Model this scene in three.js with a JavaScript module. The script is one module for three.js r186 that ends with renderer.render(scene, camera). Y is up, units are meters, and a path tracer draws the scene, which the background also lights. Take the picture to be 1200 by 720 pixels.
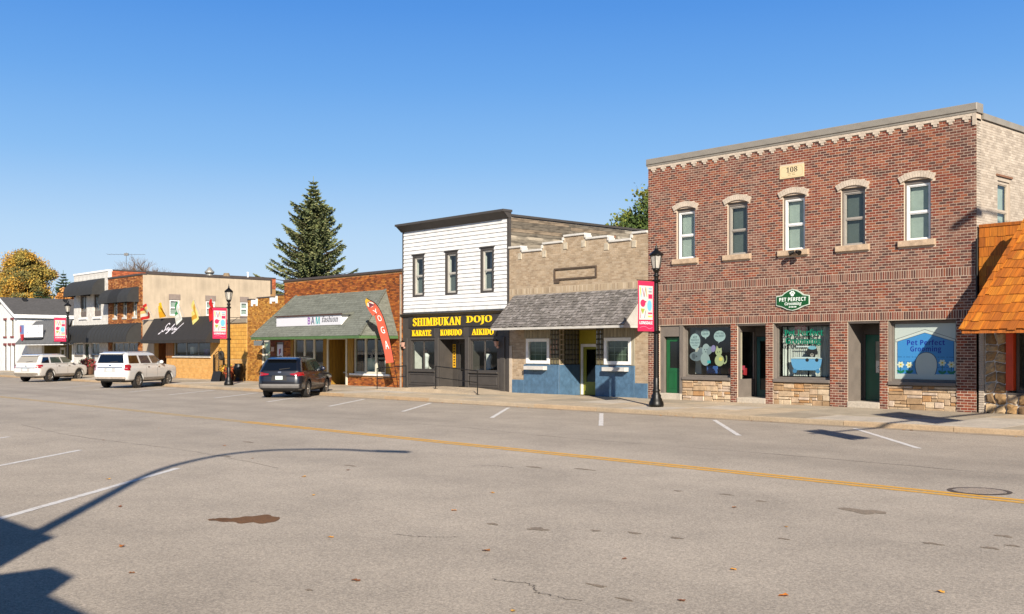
import * as THREE from 'three';
import { mergeGeometries, toCreasedNormals, mergeVertices } from 'three/addons/utils/BufferGeometryUtils.js';
import { FontLoader } from 'three/addons/loaders/FontLoader.js';
import { TextGeometry } from 'three/addons/geometries/TextGeometry.js';
import { Brush, Evaluator, SUBTRACTION } from 'three-bvh-csg';

// ---------------------------------------------------------------- camera, sky, sun, exposure
// x runs along the street, z = 0 is the line of shop fronts, +z is the street, y = 0 the road
const scene = new THREE.Scene();
const camera = new THREE.PerspectiveCamera(32.27, 1200 / 720, 0.1, 3000);
camera.position.set(0, 2.0, 30.8);
camera.rotation.set(0, THREE.MathUtils.degToRad(47.77), 0);
camera.setViewOffset(1200, 720, 0, -51, 1200, 720);      // shift lens: verticals stay upright

const EXPOSURE = 1.85;
const SUN = new THREE.Vector3(1.43, 0.88, 1).normalize();
{
  // clear autumn sky: pale at the horizon, deep blue above
  const W = 512, H = 256, data = new Float32Array(W * H * 4);
  const stops = [[-90, [0.30, 0.29, 0.27]], [-3, [0.34, 0.33, 0.31]], [0, [0.68, 0.80, 0.93]], [3, [0.60, 0.77, 0.945]], [6, [0.49, 0.70, 0.935]], [10, [0.265, 0.525, 0.90]], [14, [0.155, 0.40, 0.845]], [18, [0.092, 0.305, 0.78]], [28, [0.054, 0.175, 0.46]], [50, [0.038, 0.105, 0.27]], [90, [0.03, 0.078, 0.2]]];
  for (let j = 0; j < H; j++) {
    const el = (j + 0.5) / H * 180 - 90;
    let k = 0; while (k < stops.length - 2 && stops[k + 1][0] < el) k++;
    const [e0, c0] = stops[k], [e1, c1] = stops[k + 1], t = Math.min(1, Math.max(0, (el - e0) / (e1 - e0)));
    for (let i = 0; i < W; i++) for (let c = 0; c < 4; c++) data[(j * W + i) * 4 + c] = c === 3 ? 1 : (c0[c] + (c1[c] - c0[c]) * t) / EXPOSURE;
  }
  const sky = new THREE.DataTexture(data, W, H, THREE.RGBAFormat, THREE.FloatType);
  sky.mapping = THREE.EquirectangularReflectionMapping; sky.magFilter = THREE.LinearFilter; sky.minFilter = THREE.LinearFilter; sky.needsUpdate = true;
  scene.background = sky; scene.environment = sky;
}
const sun = new THREE.DirectionalLight(new THREE.Color(1.0, 0.915, 0.80), 4.75);
sun.position.copy(SUN).multiplyScalar(160).add(new THREE.Vector3(-45, 0, 5));
sun.target.position.set(-45, 0, 5);
sun.castShadow = true; sun.shadow.mapSize.set(4096, 4096);
Object.assign(sun.shadow.camera, { left: -90, right: 90, top: 60, bottom: -60, near: 1, far: 400 });
scene.add(sun, sun.target);

const renderer = new THREE.WebGLRenderer({ antialias: true });
renderer.toneMapping = THREE.LinearToneMapping;
renderer.toneMappingExposure = EXPOSURE;
renderer.shadowMap.enabled = true;

// ---------------------------------------------------------------- helpers
function rngOf(seed) { let s = seed >>> 0; return () => { s = (s + 0x6D2B79F5) >>> 0; let t = Math.imul(s ^ (s >>> 15), 1 | s); t = (t + Math.imul(t ^ (t >>> 7), 61 | t)) ^ t; return ((t ^ (t >>> 14)) >>> 0) / 4294967296; }; }
const rnd = rngOf(71);
const rr = (a, b, r = rnd) => a + (b - a) * r();
const pickOf = (a, r = rnd) => a[Math.floor(r() * a.length) % a.length];
const V = (x, y, z) => new THREE.Vector3(x, y, z);
const lin = (r, g, b) => { const c = new THREE.Color().setRGB(r / 255, g / 255, b / 255, THREE.SRGBColorSpace); return [c.r, c.g, c.b]; };
const names = {};
function numbered(n) { names[n] = (names[n] ?? -1) + 1; return names[n] ? n + '_' + String(names[n]).padStart(3, '0') : n; }

class MB {                                                   // collects faces, uv in metres
  constructor() { this.p = []; this.n = []; this.u = []; this.c = []; }
  tri(a, b, c, ua, ub, uc, col) {
    const e = [b[0] - a[0], b[1] - a[1], b[2] - a[2]], f = [c[0] - a[0], c[1] - a[1], c[2] - a[2]];
    let n = [e[1] * f[2] - e[2] * f[1], e[2] * f[0] - e[0] * f[2], e[0] * f[1] - e[1] * f[0]]; const l = Math.hypot(...n) || 1; n = n.map(v => v / l);
    this.p.push(...a, ...b, ...c); for (let i = 0; i < 3; i++) { this.n.push(...n); this.c.push(...(col || [1, 1, 1])); }
    if (!ua) { const w = Math.abs(n[0]) > 0.7 ? q => [q[2], q[1]] : Math.abs(n[1]) > 0.7 ? q => [q[0], q[2]] : q => [q[0], q[1]]; ua = w(a); ub = w(b); uc = w(c); }
    this.u.push(...ua, ...ub, ...uc); return this;
  }
  quad(a, b, c, d, uv, col) { if (uv) { this.tri(a, b, c, uv[0], uv[1], uv[2], col); this.tri(a, c, d, uv[0], uv[2], uv[3], col); } else { this.tri(a, b, c, null, null, null, col); this.tri(a, c, d, null, null, null, col); } return this; }
  hex(q, col, skip = '') {                                   // eight corners: back 0-3, front 4-7, each counter-clockwise seen from the front
    const F = { f: [4, 5, 6, 7], b: [1, 0, 3, 2], l: [0, 4, 7, 3], r: [5, 1, 2, 6], t: [7, 6, 2, 3], d: [0, 1, 5, 4] };
    for (const k in F) if (!skip.includes(k)) this.quad(...F[k].map(i => q[i]), null, col); return this;
  }
  box(x0, x1, y0, y1, z0, z1, col, skip) { return this.hex([[x0, y0, z0], [x1, y0, z0], [x1, y1, z0], [x0, y1, z0], [x0, y0, z1], [x1, y0, z1], [x1, y1, z1], [x0, y1, z1]], col, skip); }
  frame(x0, x1, y0, y1, w, z0, z1, wb = w, wt = w) { return this.box(x0, x0 + w, y0, y1, z0, z1).box(x1 - w, x1, y0, y1, z0, z1).box(x0 + w, x1 - w, y1 - wt, y1, z0, z1).box(x0 + w, x1 - w, y0, y0 + wb, z0, z1); }
  chbox(x0, x1, y0, y1, z0, z1, ch, col) {                   // box with its front edges chamfered
    this.hex([[x0, y0, z0], [x1, y0, z0], [x1, y1, z0], [x0, y1, z0], [x0, y0, z1 - ch], [x1, y0, z1 - ch], [x1, y1, z1 - ch], [x0, y1, z1 - ch]], col, 'f');
    return this.hex([[x0, y0, z1 - ch], [x1, y0, z1 - ch], [x1, y1, z1 - ch], [x0, y1, z1 - ch], [x0 + ch, y0 + ch, z1], [x1 - ch, y0 + ch, z1], [x1 - ch, y1 - ch, z1], [x0 + ch, y1 - ch, z1]], col, 'b');
  }
  tube(a, b, ra, rb = ra, n = 8, col) {
    a = V(...a); b = V(...b); const d = b.clone().sub(a).normalize(), s = Math.abs(d.y) < 0.95 ? V(0, 1, 0) : V(1, 0, 0), u = s.clone().cross(d).normalize(), v = d.clone().cross(u);
    const P = (c, r, k) => { const t = k / n * Math.PI * 2; return [c.x + r * (u.x * Math.cos(t) + v.x * Math.sin(t)), c.y + r * (u.y * Math.cos(t) + v.y * Math.sin(t)), c.z + r * (u.z * Math.cos(t) + v.z * Math.sin(t))]; };
    for (let k = 0; k < n; k++) { this.quad(P(a, ra, k), P(a, ra, k + 1), P(b, rb, k + 1), P(b, rb, k), null, col); this.tri([b.x, b.y, b.z], P(b, rb, k), P(b, rb, k + 1), 0, 0, 0, col); this.tri([a.x, a.y, a.z], P(a, ra, k + 1), P(a, ra, k), 0, 0, 0, col); }
    return this;
  }
  geo() {
    const g = new THREE.BufferGeometry();
    g.setAttribute('position', new THREE.Float32BufferAttribute(this.p, 3)); g.setAttribute('normal', new THREE.Float32BufferAttribute(this.n, 3));
    g.setAttribute('uv', new THREE.Float32BufferAttribute(this.u, 2)); g.setAttribute('color', new THREE.Float32BufferAttribute(this.c, 3)); return g;
  }
}
const mb = () => new MB();
const boxG = (...a) => mb().box(...a).geo();
function shade(o) { o.castShadow = true; o.receiveShadow = true; return o; }
function part(name, geo, m, parent, label) {
  const o = shade(new THREE.Mesh(geo instanceof MB ? geo.geo() : geo, m)); o.name = name;
  if (label) o.userData.label = label;
  parent.add(o); return o;
}
function thing(name, label, category, pos = [0, 0, 0], turn = 0, group) {
  const o = new THREE.Group(); o.name = numbered(name); o.position.set(...pos); o.rotation.y = turn;
  o.userData = { label, category }; if (group) o.userData.group = group; scene.add(o); return o;
}
function one(name, label, category, geo, m, group) { const o = part(numbered(name), geo, m, scene); o.userData = { label, category }; if (group) o.userData.group = group; return o; }
function struct(name, geo, m) { const o = part(numbered(name), geo, m, scene); o.userData.kind = 'structure'; return o; }
function smooth(g, deg = 40) { return toCreasedNormals(g, deg * Math.PI / 180); }
function lathe(pts, n = 20) { return new THREE.LatheGeometry(pts.map(p => new THREE.Vector2(p[0], p[1])), n); }
function wallShape(pts, holes, depth, z1 = 0) {               // an upright slab whose front face lies at z1
  const s = new THREE.Shape(pts.map(p => new THREE.Vector2(...p)));
  for (const h of holes) s.holes.push(new THREE.Path([[h[0], h[2]], [h[0], h[3]], [h[1], h[3]], [h[1], h[2]]].map(p => new THREE.Vector2(...p))));
  const g = new THREE.ExtrudeGeometry(s, { depth, bevelEnabled: false }); g.translate(0, 0, z1 - depth); return g;
}
function tubePath(pts, r, seg = 24, rad = 8) { return new THREE.TubeGeometry(new THREE.CatmullRomCurve3(pts.map(p => V(...p))), seg, r, rad, false); }

// ---------------------------------------------------------------- textures
function hash2(x, y, s) { let h = Math.imul(x | 0, 374761393) ^ Math.imul(y | 0, 668265263) ^ Math.imul(s | 0, 1274126177); h = Math.imul(h ^ (h >>> 13), 1274126177); return ((h ^ (h >>> 16)) >>> 0) / 4294967296; }
function vnoise(u, v, px, py, s) {                            // tileable value noise, u v in 0..1, px py cells
  const x = u * px, y = v * py, i = Math.floor(x), j = Math.floor(y); let a = x - i, b = y - j; a = a * a * (3 - 2 * a); b = b * b * (3 - 2 * b);
  const H = (m, n) => hash2(((m % px) + px) % px, ((n % py) + py) % py, s);
  return (H(i, j) * (1 - a) + H(i + 1, j) * a) * (1 - b) + (H(i, j + 1) * (1 - a) + H(i + 1, j + 1) * a) * b;
}
const fbm = (u, v, p, q, s, o = 4) => { let t = 0, w = 0.5, n = 0; for (let k = 0; k < o; k++) { t += w * vnoise(u, v, p << k, q << k, s + k); n += w; w *= 0.55; } return t / n; };
function tex(size, metres, fn) {                             // fn(u, v) -> [r, g, b, height], colours in sRGB 0..255
  const w = size, h = size, d = new Uint8Array(w * h * 4), b = new Uint8Array(w * h * 4);
  for (let j = 0; j < h; j++) for (let i = 0; i < w; i++) { const c = fn(i / w, j / h), k = (j * w + i) * 4; for (let q = 0; q < 3; q++) { d[k + q] = Math.max(0, Math.min(255, c[q])); b[k + q] = Math.max(0, Math.min(255, c[3] * 255)); } d[k + 3] = b[k + 3] = 255; }
  const mk = (a, srgb) => { const t = new THREE.DataTexture(a, w, h); t.wrapS = t.wrapT = THREE.RepeatWrapping; t.magFilter = THREE.LinearFilter; t.minFilter = THREE.LinearMipmapLinearFilter; t.generateMipmaps = true; if (srgb) t.colorSpace = THREE.SRGBColorSpace; const m = Array.isArray(metres) ? metres : [metres, metres]; t.repeat.set(1 / m[0], 1 / m[1]); t.needsUpdate = true; return t; };
  return { map: mk(d, true), bumpMap: mk(b, false) };
}
function mat(hex, rough = 0.8, o = {}) { return new THREE.MeshStandardMaterial({ color: hex, roughness: rough, ...o }); }
function tmat(t, rough, bump, o = {}) { return new THREE.MeshStandardMaterial({ map: t.map, bumpMap: t.bumpMap, bumpScale: bump, roughness: rough, ...o }); }
function canvasTex(w, h, draw) { const c = document.createElement('canvas'); c.width = w; c.height = h; const g = c.getContext('2d'); draw(g, w, h); const t = new THREE.CanvasTexture(c); t.colorSpace = THREE.SRGBColorSpace; return t; }
const G3 = (base, amp) => (n) => base.map(v => v * (1 + amp * (n - 0.5)));
// plain speckled tones used for plaster, concrete, painted wood, cloth
function grainTex(size, m, base, amps, seed) {
  return tex(size, m, (u, v) => { const a = fbm(u, v, 4, 4, seed), b = vnoise(u, v, 64, 64, seed + 9), c = hash2(u * size, v * size, seed); const k = 1 + amps[0] * (a - 0.5) + amps[1] * (b - 0.5) + amps[2] * (c - 0.5); return [base[0] * k, base[1] * k, base[2] * k, 0.5 + 0.3 * (b - 0.5) + 0.5 * (c - 0.5)]; });
}
const T = {};
T.asphalt = tex(1024, 4.0, (u, v) => {
  const c = hash2(u * 1024, v * 1024, 3), b = vnoise(u, v, 256, 256, 4), a = fbm(u, v, 5, 5, 5, 5), d = vnoise(u, v, 420, 420, 8);
  let k = 1.01 + 0.26 * (c - 0.5) + 0.24 * (b - 0.5) + 0.16 * (a - 0.5); if (d > 0.88) k *= 0.8; if (d < 0.10) k *= 1.18;
  return [158 * k, 146 * k, 130 * k, 0.5 + 0.35 * (b - 0.5) + 0.4 * (c - 0.5)];
});
T.concrete = grainTex(512, 2.2, [178, 167, 150], [0.22, 0.10, 0.12], 21);
T.stucco = tex(512, 3.4, (u, v) => { const a = fbm(u, v, 3, 3, 31, 5), s = fbm(u, v, 24, 3, 35, 3), b = vnoise(u, v, 120, 120, 33), c = hash2(u * 512, v * 512, 34); let k = 0.99 + 0.26 * (a - 0.5) + 0.10 * (s - 0.5) + 0.06 * (c - 0.5); if (a > 0.64) k *= 0.94; return [178 * k, 161 * k, 137 * k, 0.5 + 0.5 * (b - 0.5) + 0.3 * (c - 0.5)]; });
T.grain = tex(512, 1.2, (u, v) => { const a = fbm(u, v, 40, 2, 41, 3), b = vnoise(u, v, 150, 6, 44), c = hash2(u * 512, v * 512, 45), k = 0.93 + 0.42 * (a - 0.5) + 0.22 * (b - 0.5) + 0.06 * (c - 0.5); return [240 * k, 240 * k, 240 * k, 0.5 + 0.6 * (a - 0.5) + 0.3 * (b - 0.5)]; });
T.grainH = tex(512, 1.6, (u, v) => { const a = fbm(u, v, 2, 30, 51, 3), b = vnoise(u, v, 8, 130, 54), p = fbm(u, v, 5, 12, 55), k = 0.93 + 0.55 * (a - 0.5) + 0.3 * (b - 0.5) + 0.65 * (p - 0.5); return [240 * k, 240 * k, 240 * k, 0.5 + 0.6 * (a - 0.5) + 0.3 * (b - 0.5)]; });
T.fine = grainTex(512, 0.9, [238, 238, 238], [0.14, 0.06, 0.07], 61);
T.rough = tex(512, 0.8, (u, v) => { const a = fbm(u, v, 6, 6, 71, 5), b = vnoise(u, v, 90, 90, 73), c = hash2(u * 512, v * 512, 74), k = 0.94 + 0.34 * (a - 0.5) + 0.16 * (b - 0.5) + 0.12 * (c - 0.5); return [242 * k, 242 * k, 242 * k, 0.5 + 0.7 * (a - 0.5) + 0.25 * (b - 0.5)]; });
T.shingle = tex(512, [2.4, 2.4], (u, v) => { const i = Math.floor(u * 24), j = Math.floor(v * 16), t = hash2(i + (j % 2) * 7, j, 81), c = hash2(u * 512, v * 512, 82), a = fbm(u, v, 4, 4, 83), k = 0.95 + 0.13 * (t - 0.5) + 0.12 * (c - 0.5) + 0.10 * (a - 0.5); return [240 * k, 240 * k, 240 * k, 0.5 + 0.4 * (c - 0.5)]; });
const tint = (t, hex, rough = 0.85, bump = 0.002, o = {}) => tmat(t, rough, bump, { color: hex, ...o });

const M = {
  mortar: tint(T.fine, '#c9b59f', 0.95, 0.001), brickV: tmat(T.fine, 0.9, 0.003, { vertexColors: true }),
  roughV: tmat(T.rough, 0.92, 0.004, { vertexColors: true }),
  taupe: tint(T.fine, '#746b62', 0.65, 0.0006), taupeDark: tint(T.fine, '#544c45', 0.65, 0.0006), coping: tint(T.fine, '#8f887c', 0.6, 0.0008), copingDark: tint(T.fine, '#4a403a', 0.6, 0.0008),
  white: tint(T.fine, '#f0eee8', 0.6, 0.0006), whiteDull: tint(T.fine, '#cfcac0', 0.8, 0.001), cream: tint(T.fine, '#b8a996', 0.85, 0.0015),
  stoneSill: tint(T.rough, '#c6ab8d', 0.9, 0.002), black: tint(T.fine, '#161514', 0.5, 0.0004), iron: mat('#15130f', 0.42, { metalness: 0.35 }),
  green: tint(T.fine, '#175a31', 0.45, 0.0005), greenDeep: tint(T.fine, '#0a5844', 0.4, 0.0005), blue: tint(T.rough, '#52728c', 0.55, 0.0012), yellowPaint: tint(T.fine, '#a89a2c', 0.6, 0.0006),
  charcoal: tint(T.fine, '#45403b', 0.65, 0.0007), charcoalDeep: tint(T.fine, '#332f2c', 0.65, 0.0007), yellowLetter: mat('#f2c70f', 0.45), awning: tint(T.fine, '#24221f', 0.85, 0.0012), roofTar: tint(T.rough, '#4b4946', 0.95, 0.003),
  interior: mat('#6a645b', 0.9), floorIn: mat('#4a4239', 0.8), blind: tint(T.fine, '#a9b0a4', 0.85, 0.0005), blindDark: tint(T.fine, '#5c625c', 0.85, 0.0005), curtain: tint(T.grain, '#d8d6cd', 0.9, 0.002),
  concrete: tmat(T.concrete, 0.93, 0.002), stucco: tmat(T.stucco, 0.94, 0.003), redPost: tint(T.fine, '#c8410f', 0.5, 0.0005),
  glass: new THREE.MeshPhysicalMaterial({ color: '#e8f0ee', roughness: 0.02, transmission: 1, thickness: 0, ior: 1.5, side: THREE.DoubleSide }),
};
// ---------------------------------------------------------------- the setting: ground, road, pavements
const KERB_Z = 5.25, NEAR_KERB_Z = 29.4;
const walkY = z => 0.19 - 0.06 * Math.min(1, Math.max(0, z / KERB_Z));     // far pavement falls towards the kerb
struct('ground', new THREE.PlaneGeometry(2400, 2400).rotateX(-Math.PI / 2).translate(0, -0.05, 0), tint(T.rough, '#6f6a55', 1, 0.01));
{
  // one asphalt sheet with worn lanes: the tone wanders along the wheel tracks and old patches
  const x0 = -300, x1 = 120, z0 = KERB_Z - 0.2, z1 = NEAR_KERB_Z + 0.1, nx = 420, nz = 48, m = mb(), r = rngOf(5);
  const tone = (x, z) => { const n = fbm((x + 300) / 420, z / 420, 34, 34, 91, 5), s = fbm((x + 300) / 420, z / 60, 20, 34, 95, 3); let k = 1.0 + 0.34 * (n - 0.5) + 0.26 * (s - 0.5); for (const c of [12.1, 14.0, 18.7, 20.5]) k -= 0.085 * Math.exp(-(((z - c) / 0.55) ** 2)) * (0.6 + 0.8 * s); return k; };
  const g = new THREE.PlaneGeometry(x1 - x0, z1 - z0, nx * 2, nz * 2).rotateX(-Math.PI / 2).translate((x0 + x1) / 2, 0, (z0 + z1) / 2);
  const p = g.attributes.position, u = g.attributes.uv, c = new Float32Array(p.count * 3);
  for (let i = 0; i < p.count; i++) { const x = p.getX(i), z = p.getZ(i), k = tone(x, z); u.setXY(i, x, z); c[i * 3] = k; c[i * 3 + 1] = k; c[i * 3 + 2] = k; }
  g.setAttribute('color', new THREE.BufferAttribute(c, 3));
  const road = struct('road', g, tmat(T.asphalt, 0.9, 0.004, { vertexColors: true }));

  // painted lines, worn at their edges
  const wornStrip = (a, b, w, y, seed) => {                  // a, b = [x, z]; a strip with a ragged outline
    const q = rngOf(seed), d = [b[0] - a[0], b[1] - a[1]], l = Math.hypot(...d), nx_ = -d[1] / l, nz_ = d[0] / l, n = Math.max(2, Math.round(l / 0.12)), s = mb();
    let pl = null, pr = null;
    for (let i = 0; i <= n; i++) { const t = i / n, x = a[0] + d[0] * t, z = a[1] + d[1] * t, e = w / 2 + rr(-0.012, 0.006, q), f = w / 2 + rr(-0.012, 0.006, q); const L = [x + nx_ * e, y, z + nz_ * e], R = [x - nx_ * f, y, z - nz_ * f]; if (pl) s.quad(pl, L, R, pr); pl = L; pr = R; }
    return s;
  };
  const paintT = c => tex(256, 0.7, (u, v) => { const a = fbm(u, v, 6, 6, 101, 4), h = hash2(u * 256, v * 256, 102), k = 1 + 0.16 * (a - 0.5) + 0.10 * (h - 0.5), wear = a > 0.58 ? Math.min(1, (a - 0.58) * 5) * 0.55 : 0; return [c[0] * k * (1 - wear) + 150 * wear, c[1] * k * (1 - wear) + 141 * wear, c[2] * k * (1 - wear) + 130 * wear, 0.5]; });
  const white = tmat(paintT([208, 203, 196]), 0.8, 0), yellow = tmat(paintT([214, 158, 52]), 0.75, 0);
  const faded = tmat(paintT([184, 156, 108]), 0.8, 0);
  for (const z of [16.24, 16.47]) { part('centre_line', wornStrip([-27, z], [60, z], 0.15, 0.004, 7 + z), yellow, road); part('centre_line', wornStrip([-300, z], [-27, z], 0.14, 0.004, 9 + z), faded, road, 'centre line worn pale'); }
  for (let k = 0; k < 12; k++) { const xe = -10.45 - 4.42 * k; part('parking_line', wornStrip([xe - 3.8, 6.0], [xe, 10.1], 0.13, 0.004, 31 + k), white, road); }
  for (let k = 0; k < 9; k++) { const xe = -17.15 - 4.45 * k; part('parking_line', wornStrip([xe, 22.9], [xe + 5.2, 28.4], 0.125, 0.004, 61 + k), white, road); }
  // blots of spilt liquid and tar on the asphalt, flat shapes with outlines of their own
  const blot = (cx, cz, a, b, seed, n = 26) => { const q = rngOf(seed), s = mb(), P = []; let ph = rr(0, 6, q), ph2 = rr(0, 6, q); for (let i = 0; i < n; i++) { const t = i / n * 6.2832, k = 1 + 0.22 * Math.sin(3 * t + ph) + 0.15 * Math.sin(5 * t + ph2) + rr(-0.13, 0.13, q); P.push([cx + a * k * Math.cos(t), 0.0035, cz + b * k * Math.sin(t)]); } for (let i = 0; i < n; i++) s.tri([cx, 0.0035, cz], P[(i + 1) % n], P[i]); return s; };
  const oil = tint(T.asphalt, '#d0c8be', 0.85, 0.003);
  const wet = new THREE.MeshStandardMaterial({ map: T.asphalt.map, bumpMap: T.asphalt.bumpMap, bumpScale: 0.002, color: '#a87d48', roughness: 0.85 });
  { const s = mb(), q = rngOf(17), n = 60, ang = 0.92, P = []; // long in the direction across the view, fatter at one end
    for (let i = 0; i < n; i++) { const t = i / n * 6.2832, u = Math.cos(t), v = Math.sin(t) * (0.30 + 0.55 * Math.max(0, (u + 0.25))) * (1 + 0.35 * Math.sin(t * 7) * Math.sin(t * 3 + 1)) + rr(-0.05, 0.05, q), L = 0.42, w = 0.5; P.push([-11.42 + (u * L * 0.66) + v * w * 0.75, 0.0035, 24.72 - u * L * 0.75 + v * w * 0.66]); }
    for (let i = 0; i < n; i++) s.tri([-11.42, 0.0035, 24.72], P[i], P[(i + 1) % n]); part('wet_stain', s, wet, road, 'brown wet stain on the asphalt'); }
  for (const [x, z, a, b] of [[-6.84, 18.7, 0.42, 0.2], [-8.6, 22.6, 0.17, 0.1], [-9.2, 22.75, 0.12, 0.06], [-7.7, 22.0, 0.12, 0.05], [-7.2, 21.9, 0.1, 0.05], [-8.1, 22.2, 0.09, 0.05], [-5.2, 20.2, 0.16, 0.05], [-4.7, 20.0, 0.12, 0.06], [-13.2, 18.3, 0.24, 0.07], [-12.4, 17.9, 0.3, 0.06], [-9.6, 18.9, 0.1, 0.05], [-8.9, 18.7, 0.14, 0.05], [-8.2, 18.9, 0.11, 0.05], [-4.9, 19.2, 0.13, 0.06], [-4.6, 19.7, 0.1, 0.05], [-15.5, 20.5, 0.2, 0.05], [-6.2, 24.2, 0.14, 0.04], [-5.7, 24.4, 0.12, 0.03], [-18.5, 21.3, 0.2, 0.06], [-21.0, 19.5, 0.3, 0.07], [-7.7, 26.1, 0.05, 0.03], [-6.4, 21.1, 0.1, 0.04]])
    part('oil_blot', blot(x, z, a * 0.72, b * 0.8, 200 + x * 10 + z), oil, road);
  for (const [pts, w] of [[[[-7.0, 24.7], [-6.6, 24.6], [-6.35, 24.75], [-5.9, 24.7]], 0.012], [[[-14.2, 19.3], [-13.9, 18.7], [-13.4, 18.6]], 0.016], [[[-9.4, 24.0], [-9.0, 23.8], [-8.8, 23.55]], 0.012], [[[-27, 13.5], [-22, 13.2], [-17, 13.55], [-12, 13.3], [-6, 13.4]], 0.014], [[[-30, 21.4], [-25, 21.7], [-20, 21.35], [-16, 21.6]], 0.012]]) {
    const s = mb(), q = rngOf(300 + pts[0][0]); let pv = null; const cv = new THREE.CatmullRomCurve3(pts.map(p => V(p[0], 0, p[1]))), n = 40;
    for (let i = 0; i <= n; i++) { const p = cv.getPoint(i / n), e = w * rr(0.2, 1, q), o = rr(-0.03, 0.03, q), a = [p.x, 0.003, p.z + o - e], b = [p.x, 0.003, p.z + o + e]; if (pv) s.quad(pv[0], pv[1], b, a); pv = [a, b]; }
    part('crack', s, mat('#5b544c', 0.95), road);
  }
}
{ // manhole
  const t = thing('manhole_cover', 'round cast iron manhole cover sunk beside the yellow centre line', 'manhole', [-6.7, 0, 15.75]);
  part('ring', new THREE.RingGeometry(0.36, 0.43, 40).rotateX(-Math.PI / 2).translate(0, 0.0045, 0), tint(T.rough, '#5d5045', 0.8, 0.003), t);
  part('lid', new THREE.CircleGeometry(0.35, 40).rotateX(-Math.PI / 2).translate(0, 0.006, 0), tint(T.rough, '#a3968a', 0.85, 0.004), t);
  const b = mb(); for (let i = -4; i <= 4; i++) for (let j = -4; j <= 4; j++) if (Math.hypot(i, j) < 4.3) b.box(i * 0.07 - 0.02, i * 0.07 + 0.02, 0.006, 0.011, j * 0.07 - 0.02, j * 0.07 + 0.02);
  part('studs', b, tint(T.rough, '#9a8d80', 0.8, 0.002), t).userData.kind = 'stuff';
}
{ // far pavement: slabs with open joints on a bed, kerb stones in front
  const bed = struct('pavement', mb().hex([[-300, -0.1, -14], [60, -0.1, -14], [60, 0.17, -14], [-300, 0.17, -14], [-300, -0.1, KERB_Z - 0.16], [60, -0.1, KERB_Z - 0.16], [60, 0.112, KERB_Z - 0.16], [-300, 0.112, KERB_Z - 0.16]], null), tint(T.concrete, '#8d877c', 0.95, 0.002));
  const tones = ['#ffffff', '#f3ece0', '#e6e2d8', '#fff4e2', '#d9d4ca'].map(c => tmat(T.concrete, 0.93, 0.0025, { color: c })), q = rngOf(9), rows = [[0.02, 1.72], [1.735, 3.42], [3.435, KERB_Z - 0.175]];
  const slab = rows.map(([a, b]) => { const w = 1.735; return mb().hex([[0, 0.1, a], [w, 0.1, a], [w, walkY(a), a], [0, walkY(a), a], [0, 0.1, b], [w, 0.1, b], [w, walkY(b), b], [0, walkY(b), b]], null, 'd').geo(); });
  for (let k = 0; k < 56; k++) for (let j = 0; j < 3; j++) { const o = part('paving_slab', slab[j], pickOf(tones, q), bed); o.position.set(-102 + k * 1.75, rr(-0.004, 0.004, q), 0); }
  const kerb = mb().hex([[0, -0.06, 0], [2.98, -0.06, 0], [2.98, 0.128, 0], [0, 0.128, 0], [0, -0.06, 0.16], [2.98, -0.06, 0.16], [2.98, 0.106, 0.16], [0, 0.106, 0.16]], null, 'b').quad([0, 0.106, 0.16], [2.98, 0.106, 0.16], [2.98, 0.128, 0.125], [0, 0.128, 0.125]).geo();
  const kt = ['#f6e3cb', '#efd9bd', '#e9ddcc', '#f2e8da'].map(c => tmat(T.concrete, 0.93, 0.0025, { color: c }));
  for (let k = 0; k < 42; k++) { const o = part('kerb_stone', kerb, pickOf(kt, q), bed); o.position.set(-120 + k * 3, 0, KERB_Z - 0.16); }
  part('gutter', mb().quad([-300, 0.004, KERB_Z + 0.42], [60, 0.004, KERB_Z + 0.42], [60, 0.004, KERB_Z + 0.005], [-300, 0.004, KERB_Z + 0.005]), tint(T.concrete, '#d5cabc', 0.95, 0.002), bed);
  // ramp and landing up to the martial arts door
  const m = mb(), P = [[-41.3, 0.17], [-38.7, 0.335], [-36.3, 0.335], [-33.5, 0.17]], zb = 0.0, zf = 2.35;
  for (let i = 0; i < 3; i++) { const [a, ya] = P[i], [b, yb] = P[i + 1]; m.quad([a, ya, zf], [b, yb, zf], [b, yb, zb], [a, ya, zb]); m.quad([a, 0.08, zf], [b, 0.08, zf], [b, yb, zf], [a, ya, zf]); }
  part('entrance_ramp', m, tmat(T.concrete, 0.93, 0.0025, { color: '#fbf1e2' }), bed);
}
struct('near_pavement', mb().box(-300, 60, -0.04, 0.13, NEAR_KERB_Z, 60), tmat(T.concrete, 0.93, 0.002, { color: '#f3ece0' }));
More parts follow.
